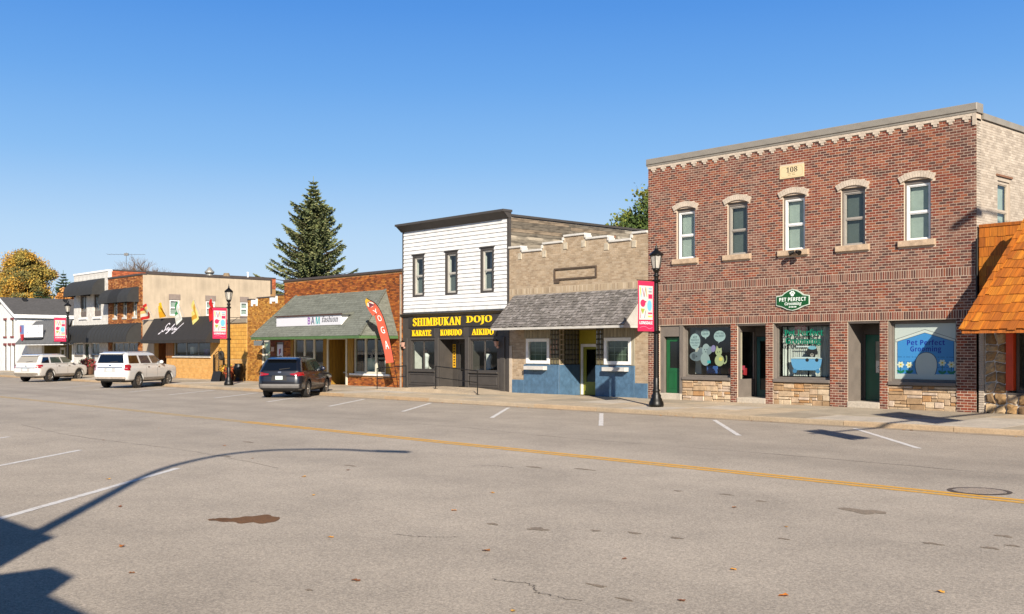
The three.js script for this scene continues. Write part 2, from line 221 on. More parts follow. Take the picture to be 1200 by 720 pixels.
{ // dry leaves lying about
  const q = rngOf(77), cols = ['#c07a26', '#a8631f', '#d09a3c', '#7d4a22', '#c98b2f', '#8a5a2a'].map(c => mat(c, 0.8, { side: THREE.DoubleSide }));
  const leaf = mb(), L = [[0, 0, 0], [0.35, 0.06, 0.3], [0.2, 0.1, 0.55], [0.45, 0.16, 0.9], [0, 0.03, 1.15], [-0.42, 0.14, 0.85], [-0.22, 0.08, 0.55], [-0.38, 0.12, 0.28]];
  for (let i = 1; i < 7; i++) leaf.tri([0, 0.02, 0.5], L[i + 1], L[i]); leaf.tri([0, 0.02, 0.5], L[1], L[0]); leaf.tri([0, 0.02, 0.5], L[0], L[7]);
  const lg = leaf.geo(), spots = [[-9.7, 24.6], [-7.6, 25.6], [-6.5, 26.2], [-6.1, 25.3], [-5.4, 25.9], [-5.0, 26.4], [-5.3, 24.1], [-4.6, 25.2], [-3.6, 24.8], [-3.2, 25.9], [-3.0, 24.3], [-12.7, 23.0], [-10.1, 22.4], [-14.6, 22.0], [-8.2, 23.9], [-4.1, 22.3], [-3.5, 21.4], [-5.6, 22.8], [-2.7, 23.0], [-16.3, 24.4], [-17.6, 21.2], [-20.4, 20.3], [-23.5, 21.7], [-2.2, 24.5], [-7.0, 20.4], [-8.0, 19.6], [-10.6, 26.5], [-9.2, 26.9], [-13.4, 25.4], [-15.1, 20.9], [-26.3, 19.2], [-11.2, 21.0], [-4.9, 23.4], [-6.7, 23.2], [-2.9, 26.6]];
  for (let i = 0; i < 44; i++) spots.push([rr(-44, -6, q), rr(5.35, 5.75, q)]);
  for (const [x, z] of spots) { const o = one('fallen_leaf', 'small dry curled leaf lying on the asphalt', 'leaf', lg, pickOf(cols, q), 'dry leaves scattered on the road'); const s = rr(0.05, 0.085, q); o.position.set(x + rr(-0.2, 0.2, q), 0.006, z); o.scale.set(s, s * rr(0.6, 1.6, q), s); o.rotation.y = rr(0, 6.28, q); }
}

// ---------------------------------------------------------------- builders shared by the buildings
const CAM = V(0, 2, 30.8);
function freeSpans(x0, x1, ya, yb, openings) {                // what is left of a course between openings
  let s = [[x0, x1]];
  for (const o of openings) { if (yb <= o[2] + 0.02 || ya >= o[3] - 0.02) continue; s = s.flatMap(([a, b]) => (o[1] <= a || o[0] >= b) ? [[a, b]] : [[a, o[0]], [o[1], b]].filter(t => t[1] - t[0] > 0.02)); }
  return s;
}
// real bricks standing proud of the mortar; axis 'x' = facing the street, 'z' = facing +x at plane x = o.plane
function brickwork(parent, regions, openings, o) {
  const { L = 0.2, H = 0.066, j = 0.016, z = 0, proud = 0.003, seed = 1, vertical = false, axis = 'x', plane = 0, indiv = 0, m = M.brickV, tones } = o, q = rngOf(seed), all = [];
  const pal = o.palette;
  for (const [x0, x1, y0, y1] of regions) {
    const bw = vertical ? H : L, bh = vertical ? y1 - y0 - j : H, step = bh + j, n = vertical ? 1 : Math.max(1, Math.round((y1 - y0) / step)), h = (y1 - y0) / n;
    for (let k = 0; k < n; k++) {
      const ya = y0 + k * h + j / 2, yb = y0 + (k + 1) * h - j / 2;
      for (const [a, b] of freeSpans(x0, x1, ya, yb, openings)) {
        let x = Math.floor((a - x0) / (bw + j)) * (bw + j) + x0 - (k % 2 && !vertical ? (bw + j) / 2 : 0);
        for (; x < b; x += bw + j) { let xa = Math.max(a, x + j / 2), xb = Math.min(b, x + bw + j / 2); if (xb - xa < 0.025) continue; if (b - xb < 0.04) xb = b; const col = pal((xa + xb) / 2, (ya + yb) / 2, q); all.push({ xa, xb, ya, yb, d: rr(0, 0.002, q), col, full: xb - xa > bw - 0.004 }); }
      }
    }
  }
  let loose = [];
  if (indiv) {
    const dist = b => axis === 'x' ? Math.hypot((b.xa + b.xb) / 2, 30.8) - 0.2 * b.ya : 1e3;
    loose = all.filter(b => b.full).sort((a, b) => dist(a) - dist(b)).slice(0, indiv); const set = new Set(loose); const gs = {};
    for (const b of loose) { const w = b.xb - b.xa, h = b.yb - b.ya, key = w.toFixed(3) + '_' + h.toFixed(4); gs[key] ??= mb().box(-w / 2, w / 2, -h / 2, h / 2, -0.012, proud + 0.002, null, 'b').geo(); const t = tones[Math.floor(q() * 997) % tones.length], o2 = part('brick', gs[key], b.tone || nearestTone(tones, b.col), parent); o2.position.set((b.xa + b.xb) / 2, (b.ya + b.yb) / 2, z + b.d); }
    for (let i = all.length - 1; i >= 0; i--) if (set.has(all[i])) all.splice(i, 1);
  }
  const s = mb();
  for (const b of all) {
    if (axis === 'x') s.box(b.xa, b.xb, b.ya, b.yb, z - 0.012, z + proud + b.d, b.col, 'b');
    else s.hex([[plane - 0.012, b.ya, b.xb], [plane - 0.012, b.ya, b.xa], [plane - 0.012, b.yb, b.xa], [plane - 0.012, b.yb, b.xb], [plane + proud + b.d, b.ya, b.xb], [plane + proud + b.d, b.ya, b.xa], [plane + proud + b.d, b.yb, b.xa], [plane + proud + b.d, b.yb, b.xb]], b.col, 'b');
  }
  const g = part('bricks', s, m, parent); g.userData.kind = 'stuff'; return g;
}
function nearestTone(tones, c) { let best = tones[0], d = 1e9; for (const t of tones) { const e = (t.color.r - c[0]) ** 2 + (t.color.g - c[1]) ** 2 + (t.color.b - c[2]) ** 2; if (e < d) { d = e; best = t; } } return best; }
const palOf = (list, v = 0.16) => (x, y, q) => { const c = pickOf(list, q), k = 1 + rr(-v, v, q); return [c[0] * k, c[1] * k, c[2] * k]; };

// a window: frame (part) with panes, meeting rail, blind and sill as its own pieces; local origin at bottom centre of the opening, outside face at z = 0
function win(parent, o) {
  const { x, y, w, h, z = 0, d = 0.09, f = 0.055, fm = M.white, style = 'hung', blind = null, sill = null, turn = 0, inset = 0.06, cols = 1, rows = 1, name = 'window', blindGap = 0.05, mulW = 0.03 } = o;
  const fr = mb().frame(-w / 2, w / 2, 0, h, f, -d, 0), x0 = -w / 2 + f, x1 = w / 2 - f, y0 = f, y1 = h - f, mid = (y0 + y1) / 2;
  const panes = [];
  if (style === 'hung') { fr.box(x0, x1, mid - 0.022, mid + 0.022, -d + 0.012, -0.012); fr.frame(x0, x1, y0, mid - 0.022, 0.028, -d + 0.02, -0.028); fr.frame(x0, x1, mid + 0.022, y1, 0.028, -d + 0.03, -0.018); panes.push([x0 + 0.028, x1 - 0.028, y0 + 0.028, mid - 0.05, -d / 2 - 0.006], [x0 + 0.028, x1 - 0.028, mid + 0.05, y1 - 0.028, -d / 2]); }
  else { for (let i = 1; i < cols; i++) { const xx = x0 + (x1 - x0) * i / cols; fr.box(xx - mulW / 2, xx + mulW / 2, y0, y1, -d + 0.015, -0.015); } for (let k = 1; k < rows; k++) { const yy = y0 + (y1 - y0) * k / rows; for (let i = 0; i < cols; i++) { const a = x0 + (x1 - x0) * i / cols + (i ? mulW / 2 : 0), b = x0 + (x1 - x0) * (i + 1) / cols - (i < cols - 1 ? mulW / 2 : 0); fr.box(a, b, yy - mulW / 2, yy + mulW / 2, -d + 0.02, -0.02); } } for (let i = 0; i < cols; i++) for (let k = 0; k < rows; k++) panes.push([x0 + (x1 - x0) * i / cols + (i ? mulW / 2 : 0), x0 + (x1 - x0) * (i + 1) / cols - (i < cols - 1 ? mulW / 2 : 0), y0 + (y1 - y0) * k / rows + (k ? mulW / 2 : 0), y0 + (y1 - y0) * (k + 1) / rows - (k < rows - 1 ? mulW / 2 : 0), -d / 2]); }
  const wn = part(name, fr, fm, parent); wn.position.set(x, y, z); wn.rotation.y = turn; if (turn) wn.position.set(...(o.pos)); else wn.position.z = z - inset;
  for (const [a, b, c, e, zz] of panes) part('pane', mb().quad([a, c, zz], [b, c, zz], [b, e, zz], [a, e, zz]), o.glass || M.glass, wn);
  if (blind) part('blind', mb().box(x0, x1, y0, y1, -d - blindGap - 0.01, -d - blindGap), blind, wn);
  if (sill) { const s = o.sillSize || [0.12, 0.14, 0.1]; part('sill', mb().chbox(-w / 2 - s[0], w / 2 + s[0], -s[1], 0, -0.02, s[2] + inset, 0.012), sill, wn); }
  return wn;
}
// side walls, back wall and roof of a block; the front is built separately
function shell(parent, x0, x1, top, depth, m, o = {}) {
  const { roofY = top - 0.35, z0 = -0.3, wt = 0.25, left = true, right = true, leftM = m, rightM = m } = o;
  if (left) part('side_wall', mb().box(x0, x0 + wt, 0, top, -depth, z0), leftM, parent);
  if (right) part('side_wall', mb().box(x1 - wt, x1, 0, top, -depth, z0), rightM, parent);
  part('back_wall', mb().box(x0 + wt, x1 - wt, 0, top, -depth, -depth + wt), m, parent);
  part('roof', mb().box(x0 + wt, x1 - wt, roofY - 0.2, roofY, -depth + wt, z0), M.roofTar, parent);
  part('interior', mb().box(x0 + wt, x1 - wt, 0.1, 0.24, -depth + wt, z0).box(x0 + wt, x1 - wt, 0.24, roofY - 0.2, -4.6, -4.5), M.interior, parent);
}
// a shop door: leaf with glazed light
function door(parent, o) {
  const { x, y, w, h, z, m, lightM = M.glass, light = [0.18, 0.82, 0.35, 0.9], frame = null, fw = 0.07, panels = false, name = 'door' } = o;
  const a = -w / 2, b = w / 2, [l0, l1, l2, l3] = [a + w * light[0], a + w * light[1], h * light[2], h * light[3]];
  const s = mb().box(a, l0, 0, h, -0.045, 0).box(l1, b, 0, h, -0.045, 0).box(l0, l1, 0, l2, -0.045, 0).box(l0, l1, l3, h, -0.045, 0);
  if (panels) for (const sx of [0, 1]) s.frame(a + w * (0.14 + 0.38 * sx), a + w * (0.48 + 0.38 * sx), h * 0.08, l2 - 0.12, 0.03, 0, 0.012);
  const d = part(name, s, m, parent); d.position.set(x, y, z);
  part('door_light', mb().quad([l0, l2, -0.022], [l1, l2, -0.022], [l1, l3, -0.022], [l0, l3, -0.022]), lightM, d);
  part('handle', mb().box(b - 0.1, b - 0.07, h * 0.42, h * 0.56, 0.002, 0.05), M.iron, d);
  if (frame) { const f = part('door_frame', mb().box(a - fw, a - 0.004, 0, h + fw, -0.07, 0.03).box(b + 0.004, b + fw, 0, h + fw, -0.07, 0.03).box(a - 0.004, b + 0.004, h + 0.004, h + fw, -0.07, 0.03), frame, parent); f.position.copy(d.position); }
  return d;
}
function printOn(parent, name, tx, x0, x1, y0, y1, z, o = {}) {  // flat print, lettering or poster
  const m = new THREE.MeshStandardMaterial({ map: tx, roughness: o.rough ?? 0.6, side: THREE.DoubleSide, ...(o.alpha ? { transparent: true, alphaTest: 0.5 } : {}) });
  return part(name, mb().quad([x0, y0, z], [x1, y0, z], [x1, y1, z], [x0, y1, z], [[0, 0], [1, 0], [1, 1], [0, 1]]), m, parent, o.label);
}
// overlapping courses of shingles on a sloping face given by four corners: bottom left, bottom right, top right, top left
function shingleFace(parent, bl, br, tr, tl, rows, width, m, o = {}) {
  const { seed = 1, thick = 0.018, lap = 0.35, jit = 0.012, indivMinX = null, name = 'shingle', gap = 0.006, tones = [m] } = o, q = rngOf(seed);
  bl = V(...bl); br = V(...br); tr = V(...tr); tl = V(...tl);
  const n = br.clone().sub(bl).cross(tl.clone().sub(bl)).normalize(), groups = tones.map(() => mb());
  for (let k = 0; k < rows; k++) {
    const t0 = k / rows, t1 = Math.min(1, (k + 1 + lap) / rows), L0 = bl.clone().lerp(tl, t0), R0 = br.clone().lerp(tr, t0), L1 = bl.clone().lerp(tl, t1), R1 = br.clone().lerp(tr, t1), len = L0.distanceTo(R0);
    let x = (k % 2) * -width * 0.5;
    while (x < len) {
      const w = width * rr(0.7, 1.3, q); let a = Math.max(0, x + gap / 2), b = Math.min(len, x + w - gap / 2); x += w; if (b - a < 0.03) continue;
      const dn = rr(-jit, jit, q), lift = thick * rr(0.75, 1.5, q), dir0 = R0.clone().sub(L0).normalize(), down = L0.clone().sub(L1).normalize();
      const A = L0.clone().addScaledVector(dir0, a).addScaledVector(down, dn), B = L0.clone().addScaledVector(dir0, b).addScaledVector(down, dn), f = t => L1.clone().lerp(R1, t), la = a / len, lb = b / len, D = f(la), C = f(lb);
      const P = (v, e) => { const u = v.clone().addScaledVector(n, e); return [u.x, u.y, u.z]; };
      const q8 = [P(A, 0.001), P(B, 0.001), P(C, -0.004), P(D, -0.004), P(A, lift + 0.004), P(B, lift + 0.004), P(C, 0.004), P(D, 0.004)];
      const ti = Math.floor(q() * tones.length) % tones.length, uo = rr(0, 5, q), vo = rr(0, 5, q), one_ = indivMinX === null || A.x < indivMinX;
      const s = one_ && indivMinX !== null ? mb() : groups[ti], ww = b - a, hh = A.distanceTo(D);
      s.quad(q8[4], q8[5], q8[6], q8[7], [[uo, vo], [uo + ww, vo], [uo + ww, vo + hh], [uo, vo + hh]]); s.quad(q8[0], q8[1], q8[5], q8[4]); s.quad(q8[1], q8[2], q8[6], q8[5]); s.quad(q8[3], q8[0], q8[4], q8[7]);
      if (one_ && indivMinX !== null) part(name, s, tones[ti], parent);
    }
  }
  groups.forEach((s, i) => { if (s.p.length) part(name + 's', s, tones[i], parent).userData.kind = 'stuff'; });
}
// squared rubble stones, each its own piece
function rubble(parent, x0, x1, y0, y1, z, tones, seed, cell = 0.098) {
  const q = rngOf(seed), nx = Math.round((x1 - x0) / cell), ny = Math.max(2, Math.round((y1 - y0) / cell)), cw = (x1 - x0) / nx, ch = (y1 - y0) / ny, used = Array.from({ length: ny }, () => new Array(nx).fill(false));
  part('stone_backing', mb().box(x0, x1, y0 - 0.15, y1, z - 0.25, z), tint(T.rough, '#8e7f69', 0.95, 0.003), parent);
  for (let j = 0; j < ny; j++) for (let i = 0; i < nx; i++) if (!used[j][i]) {
    let w = 1, h = q() < 0.5 ? 2 : 1; const W = 2 + Math.floor(q() * 5); while (w < W && i + w < nx && !used[j][i + w]) w++; if (i + w === nx - 1 && !used[j][nx - 1]) w++;
    if (j + h > ny) h = 1; for (let a = 0; a < w && h > 1; a++) if (used[j + 1][i + a]) h = 1;
    for (let b = 0; b < h; b++) for (let a = 0; a < w; a++) used[j + b][i + a] = true;
    const g = 0.007, J = () => rr(-0.009, 0.009, q), a0 = x0 + i * cw + g, a1 = x0 + (i + w) * cw - g, b0 = y0 + j * ch + g, b1 = y0 + (j + h) * ch - g, e = rr(0.014, 0.045, q), c = 0.012;
    const B = [[a0 + J() * 0.5, b0 + J() * 0.5], [a1 + J() * 0.5, b0 + J() * 0.5], [a1 + J() * 0.5, b1 + J() * 0.5], [a0 + J() * 0.5, b1 + J() * 0.5]], Fr = B.map(([x, y], k) => [x + (k === 0 || k === 3 ? c : -c) + J(), y + (k < 2 ? c : -c) + J() * 0.6, z + e + J()]);
    part('stone', mb().hex([...B.map(([x, y]) => [x, y, z - 0.002]), ...Fr], null, 'b'), pickOf(tones, q), parent);
  }
}
function rebase(g, x, y, z) { g.position.set(x, y, z); for (const c of g.children) c.position.sub(V(x, y, z)); return g; }
// ---------------------------------------------------------------- two-storey red brick building with the pet grooming shop
const petReds = [[130, 64, 40], [116, 52, 33], [140, 76, 48], [108, 54, 36], [144, 84, 56], [98, 56, 42], [84, 48, 38], [126, 58, 36]].map(c => lin(...c));
const petGreys = [[118, 74, 58], [106, 64, 50], [128, 84, 66], [96, 58, 46], [132, 90, 72], [84, 52, 43], [118, 60, 44]].map(c => lin(...c));
function petTone(x, y, q) { const n = vnoise((x + 30) / 20, y / 20, 26, 26, 401), grey = n + (y < 6.0 ? 0.16 : -0.20) > 0.5, c = pickOf(grey ? petGreys : petReds, q), k = 1 + rr(-0.14, 0.14, q); return [c[0] * k, c[1] * k, c[2] * k]; }
{
  const b = thing('brick_building', 'two-storey red brick building with cream corbels, five sash windows and pet grooming shopfronts', 'building');
  const X0 = -26.26, X1 = -13.8, TOP = 9.0, ups = [-24.48, -22.2, -19.93, -17.755, -15.61];
  const upHoles = ups.map(x => [x - 0.43, x + 0.43, 5.36, 7.2]);
  const shopHoles = [[-25.73, -22.48, 0, 2.93], [-22.21, -21.03, 0, 2.93], [-20.75, -18.57, 0, 2.93], [-17.95, -16.83, 0, 2.93], [-16.57, -14.39, 0, 2.93]];
  part('front_wall', wallShape([[X0, 0], [X0, TOP], [X1, TOP], [X1, 0]].map(p => p), [...upHoles, ...shopHoles.map(h => [h[0], h[1], 0.02, h[3]])], 0.3), M.mortar, b);
  const arches = ups.flatMap(x => [[x - 0.55, x + 0.55, 7.1, 7.31], [x - 0.42, x + 0.42, 7.3, 7.42]]), sills = ups.map(x => [x - 0.6, x + 0.6, 5.15, 5.37]);
  const op = [...upHoles, ...shopHoles, ...arches, ...sills, [-20.46, -19.52, 7.77, 8.2]];
  const tones = [...petReds, ...petGreys].map(c => tint(T.fine, new THREE.Color().setRGB(...c), 0.9, 0.003));
  brickwork(b, [[X0, X1, 0.16, 2.945], [X0, X1, 3.2, 4.2], [X0, X1, 4.46, 8.83]], op, { seed: 3, palette: petTone, indiv: 300, tones });
  brickwork(b, [[X0, X1, 2.945, 3.2], [X0, X1, 4.2, 4.46]], [], { seed: 4, vertical: true, palette: (x, y, q) => petTone(x, 5, q), proud: 0.004, j: 0.02, H: 0.058 });
  // side and back, the side towards the low building painted cream
  const creamPal = palOf([[184, 170, 152], [178, 164, 146], [190, 176, 158], [168, 154, 137]].map(c => lin(...c)), 0.05);
  part('side_wall', wallShape([[0.02, 0], [12, 0], [12, 8.78], [0.02, 8.78]], [[1.42, 2.28, 5.3, 7.12]], 0.25).rotateY(Math.PI / 2).translate(X1, 0, 0), M.cream, b);
  brickwork(b, [[-12, -0.02, 5.2, 8.72]], [[-2.3, -1.4, 5.3, 7.3]], { seed: 6, axis: 'z', plane: X1, palette: creamPal, proud: 0.005, j: 0.01 });
  part('side_wall', mb().box(X0, X0 + 0.25, 0, 8.78, -12, -0.3), M.mortar, b);
  part('back_wall', mb().box(X0 + 0.25, X1 - 0.25, 0, 8.78, -12, -11.75), M.mortar, b);
  part('roof', mb().box(X0 + 0.25, X1 - 0.25, 8.2, 8.4, -11.75, -0.3), M.roofTar, b);
  part('upper_floor', mb().box(X0 + 0.25, X1 - 0.25, 3.1, 3.3, -11.75, -0.3), M.interior, b);
  part('shop_interior', mb().box(X0 + 0.25, X1 - 0.25, 0.1, 0.26, -5, -0.3).box(X0 + 0.25, X1 - 0.25, 0.26, 3.1, -5.2, -5), M.interior, b);
  win(b, { x: 0, y: 0, w: 0.86, h: 1.82, turn: Math.PI / 2, pos: [X1 - 0.04, 5.3, -1.85], fm: M.cream, blind: M.blind, f: 0.09 });
  part('lintel', mb().box(X1 - 0.02, X1 + 0.05, 7.24, 7.3, -2.4, -1.3), tint(T.rough, '#8a6148', 0.9, 0.002), b);
  // coping and corbel table
  part('coping', mb().chbox(X0 - 0.05, X1 + 0.05, 9.0, 9.22, -0.34, 0.09, 0.02).box(X0 - 0.05, X1 + 0.05, 8.94, 9.0, -0.34, 0.06), M.coping, b);
  part('side_coping', mb().box(X1 - 0.28, X1 + 0.06, 8.79, 8.97, -12, -0.35), M.coping, b);
  const pale = tint(T.rough, '#d3c2ad', 0.9, 0.002);
  part('corbel_band', mb().box(X0, X1, 8.85, 8.935, 0.001, 0.045), pale, b);
  const dn = mb().box(-0.115, 0.115, 8.775, 8.848, 0.001, 0.04).box(-0.055, 0.055, 8.70, 8.774, 0.001, 0.034).geo();
  for (let k = 0; k < 26; k++) part('corbel', dn, pale, b).position.x = X0 + 0.28 + k * 0.476;
  part('corner_quoin', mb().box(X1 - 0.1, X1 + 0.012, 8.58, 8.93, 0.012, 0.05), M.cream, b);
  // sash windows under cream segmental arches
  for (let i = 0; i < 5; i++) {
    const x = ups[i];
    const w = win(b, { x, y: 5.36, w: 0.76, h: 1.72, inset: 0.1, f: 0.05, fm: i % 2 ? tint(T.fine, '#a19a8f', 0.6, 0.0006) : M.white, blind: i % 2 ? M.blindDark : M.blind, sill: null });
    part('casing', mb().box(-0.43, -0.382, 0, 1.84, -0.1, 0.02).box(0.382, 0.43, 0, 1.84, -0.1, 0.02).box(-0.382, 0.382, 1.722, 1.84, -0.1, 0.02), M.taupe, w);
    part('sill', mb().chbox(-0.59, 0.59, -0.19, -0.002, -0.05, 0.2, 0.015), M.stoneSill, w);
    const a = mb(), R = 1.05, cy = 7.27 - R, th0 = Math.asin(0.54 / (R + 0.05)), n = 13;
    for (let k = 0; k < n; k++) { const t0 = -th0 + 2 * th0 * (k + 0.06) / n, t1 = -th0 + 2 * th0 * (k + 0.94) / n, P = (t, r, zz) => [Math.sin(t) * r, cy + Math.cos(t) * r - 5.36, zz]; a.hex([P(t0, R, -0.02), P(t1, R, -0.02), P(t1, R + 0.19, -0.02), P(t0, R + 0.19, -0.02), P(t0, R, 0.05), P(t1, R, 0.05), P(t1, R + 0.19, 0.05), P(t0, R + 0.19, 0.05)], null, 'b'); }
    const ar = part('arch', a, pale, w); ar.position.z = 0.1;
  }
  // street number plaque
  const plaque = canvasTex(512, 256, (g, w, h) => { g.fillStyle = '#d3bd92'; g.fillRect(0, 0, w, h); const q = rngOf(8); for (let i = 0; i < 5000; i++) { g.fillStyle = `rgba(${q() < 0.5 ? '110,90,50' : '250,240,210'},0.10)`; g.fillRect(q() * w, q() * h, 3, 3); } g.strokeStyle = '#8b7a52'; g.lineWidth = 4; g.beginPath(); g.moveTo(60, 24); g.lineTo(w - 60, 24); g.lineTo(w - 24, 60); g.lineTo(w - 24, h - 60); g.lineTo(w - 60, h - 24); g.lineTo(60, h - 24); g.lineTo(24, h - 60); g.lineTo(24, 60); g.closePath(); g.stroke(); g.fillStyle = '#2a241a'; g.font = 'bold 150px serif'; g.textAlign = 'center'; g.fillText('108', w / 2 + 6, 140); g.fillStyle = '#9a8a62'; g.fillRect(170, 158, 80, 14); g.fillRect(268, 158, 60, 14); g.fillRect(176, 190, 64, 14); g.fillRect(262, 190, 74, 14); });
  const pq = part('number_plaque', mb().chbox(-20.46, -19.52, 7.77, 8.2, -0.01, 0.035, 0.008), tint(T.fine, '#cdb98f', 0.8, 0.001), b); printOn(pq, 'plaque_print', plaque, -20.45, -19.53, 7.78, 8.19, 0.037);
  // shopfronts
  const stones = ['#c9ae8c', '#bfa27e', '#d3bc9c', '#b69672', '#c4a98a', '#a98a66', '#cdb7a0', '#b98d5e'].map(c => tint(T.rough, c, 0.92, 0.004));
  const stoneAt = (x0, x1, seed) => rubble(b, x0, x1, 0.16, 0.92, -0.06, stones, seed);
  stoneAt(-24.66, -22.49, 11); stoneAt(-20.74, -18.58, 12); stoneAt(-16.56, -14.40, 13);
  const shopWin = (x0, x1, nm) => {
    const w = win(b, { x: (x0 + x1) / 2, y: 1.04, w: x1 - x0 - 0.02, h: 1.86, inset: 0.2, f: 0.07, d: 0.08, fm: M.taupe, style: 'fixed', name: 'shop_window' });
    for (const e of [-1, 1]) part('reveal', mb().box(e * ((x1 - x0) / 2 - 0.016) - 0.014, e * ((x1 - x0) / 2 - 0.016) + 0.014, 0, 1.885, 0.002, 0.17), M.taupe, w);
    part('sill', mb().chbox(-(x1 - x0) / 2 + 0.003, (x1 - x0) / 2 - 0.003, -0.11, -0.002, -0.1, 0.23, 0.012), M.taupe, w); part('head', mb().box(-(x1 - x0) / 2 + 0.003, (x1 - x0) / 2 - 0.003, 1.862, 1.888, -0.08, 0.15), M.taupeDark, w); return w;
  };
  const wA = shopWin(-24.66, -22.49), wB = shopWin(-20.74, -18.58), wC = shopWin(-16.56, -14.40);
  // window A: speech bubbles, two dogs and a cat cut from film on the glass
  const filmA = canvasTex(1024, 900, (g, w, h) => {
    g.clearRect(0, 0, w, h);
    const bub = (x, y, rx, ry, lines, tail) => { g.fillStyle = '#9fb0ae'; g.beginPath(); g.ellipse(x, y, rx, ry, 0, 0, 7); g.fill(); g.beginPath(); g.moveTo(x - 20, y + ry - 12); g.lineTo(x + tail, y + ry + 38); g.lineTo(x + 26, y + ry - 12); g.fill(); g.fillStyle = '#46555a'; g.textAlign = 'center'; lines.forEach((l, i) => { g.font = 'bold ' + l[1] + 'px sans-serif'; g.fillText(l[0], x, y - ry * 0.45 + 14 + i * 52); }); };
    bub(150, 250, 128, 160, [['PET', 62], ['PERFECT', 50], ['YOU ROCK', 46], ['OOOH!', 40]], 30); bub(405, 90, 105, 84, [['LET US', 50], ['GROW', 50]], 10); bub(745, 150, 138, 112, [["THEY'RE", 52], ['the BEST', 56]], -40);
    g.fillStyle = '#6c757b'; g.beginPath(); g.ellipse(170, 560, 150, 95, 0.1, 0, 7); g.fill(); g.beginPath(); g.ellipse(330, 510, 130, 130, 0.3, 0, 7); g.fill(); g.fillStyle = '#4d555b'; g.beginPath(); g.ellipse(120, 560, 46, 60, 0, 0, 7); g.fill(); g.fillStyle = '#2b3033'; g.beginPath(); g.ellipse(190, 560, 16, 18, 0, 0, 7); g.fill();
    g.fillStyle = '#97a3a2'; g.beginPath(); g.ellipse(420, 430, 95, 130, 0, 0, 7); g.fill(); g.beginPath(); g.ellipse(400, 620, 110, 130, -0.3, 0, 7); g.fill(); g.fillStyle = '#7e898c'; g.beginPath(); g.ellipse(505, 440, 60, 90, 0.5, 0, 7); g.fill(); g.fillStyle = '#40494c'; for (const [x, y] of [[385, 420], [440, 420], [412, 465]]) { g.beginPath(); g.arc(x, y, 13, 0, 7); g.fill(); } g.fillStyle = '#37a2a6'; g.fillRect(450, 640, 80, 60);
    g.fillStyle = '#8a7ba6'; g.beginPath(); g.ellipse(595, 400, 55, 70, 0.2, 0, 7); g.fill();
    g.fillStyle = '#a9ad80'; g.beginPath(); g.ellipse(740, 640, 110, 115, 0, 0, 7); g.fill(); g.beginPath(); g.ellipse(720, 470, 78, 78, 0, 0, 7); g.fill(); g.beginPath(); g.moveTo(655, 430); g.lineTo(680, 335); g.lineTo(725, 410); g.lineTo(790, 380); g.lineTo(795, 480); g.fill(); g.strokeStyle = '#a9ad80'; g.lineWidth = 30; g.beginPath(); g.moveTo(840, 700); g.quadraticCurveTo(940, 680, 905, 540); g.stroke(); g.fillStyle = '#d9c76a'; g.beginPath(); g.ellipse(770, 610, 46, 40, 0, 0, 7); g.fill(); g.fillStyle = '#2d3322'; for (const [x, y] of [[695, 470], [745, 465]]) { g.beginPath(); g.arc(x, y, 11, 0, 7); g.fill(); }
  });
  printOn(wA, 'window_film', filmA, -0.95, 0.95, 0.14, 1.74, -0.048, { alpha: true, label: 'speech bubbles, dogs and a cat on the shop window' });
  part('white_panel', mb().box(-0.99, -0.72, 0.1, 1.7, -0.5, -0.47), M.whiteDull, wA);
  // window B: upright blind slats behind green lettering and a bathtub with a dark dog
  for (let k = 0; k < 26; k++) { if ((k * 7) % 11 === 3) continue; const s = part('blind_slat', boxG(-0.036, 0.036, 0.1, 1.76, -0.002, 0.002), M.curtain, wB); s.position.set(-0.93 + k * 0.0735, 0, -0.24); s.rotation.y = 0.5 + 0.35 * Math.sin(k * 2.3); }
  const filmB = canvasTex(1024, 900, (g, w, h) => {
    g.clearRect(0, 0, w, h); g.textAlign = 'center'; g.lineWidth = 12; g.strokeStyle = '#0e6a52'; g.fillStyle = '#1f9d7c'; g.font = 'bold 148px serif'; for (const [t, x, y] of [['Pet Perfect', 480, 160], ['Grooming', 470, 310]]) { g.fillText(t, x, y, 880); g.strokeText(t, x, y, 880); }
    g.fillStyle = '#d5dad8'; g.fillRect(330, 352, 330, 22);
    g.fillStyle = '#2d2b2b'; g.beginPath(); g.ellipse(660, 480, 84, 100, 0, 0, 7); g.fill(); g.beginPath(); g.ellipse(575, 460, 34, 56, 0.4, 0, 7); g.fill(); g.beginPath(); g.ellipse(745, 460, 34, 56, -0.4, 0, 7); g.fill(); g.fillStyle = '#7fb3c4'; g.beginPath(); g.ellipse(665, 385, 86, 34, 0, 0, 7); g.fill(); g.fillStyle = '#a89c92'; g.beginPath(); g.ellipse(660, 520, 36, 34, 0, 0, 7); g.fill(); g.fillStyle = '#111'; for (const [x, y, r] of [[632, 470, 10], [690, 470, 10], [660, 508, 13]]) { g.beginPath(); g.arc(x, y, r, 0, 7); g.fill(); }
    g.fillStyle = '#cfd8d6'; g.beginPath(); g.ellipse(540, 585, 330, 30, 0, 0, 7); g.fill(); g.fillStyle = '#6ea6cf'; g.beginPath(); g.moveTo(215, 590); g.lineTo(865, 590); g.quadraticCurveTo(850, 780, 760, 800); g.lineTo(330, 800); g.quadraticCurveTo(235, 780, 215, 590); g.fill(); g.fillStyle = '#4d84ad'; for (const x of [300, 780]) { g.beginPath(); g.ellipse(x, 815, 46, 40, 0, 0, 7); g.fill(); } g.fillStyle = '#2d2b2b'; for (const x of [560, 760]) { g.beginPath(); g.ellipse(x, 610, 36, 34, 0, 0, 7); g.fill(); } g.strokeStyle = '#2a4a60'; g.lineWidth = 8; g.beginPath(); g.moveTo(215, 590); g.lineTo(865, 590); g.stroke();
  });
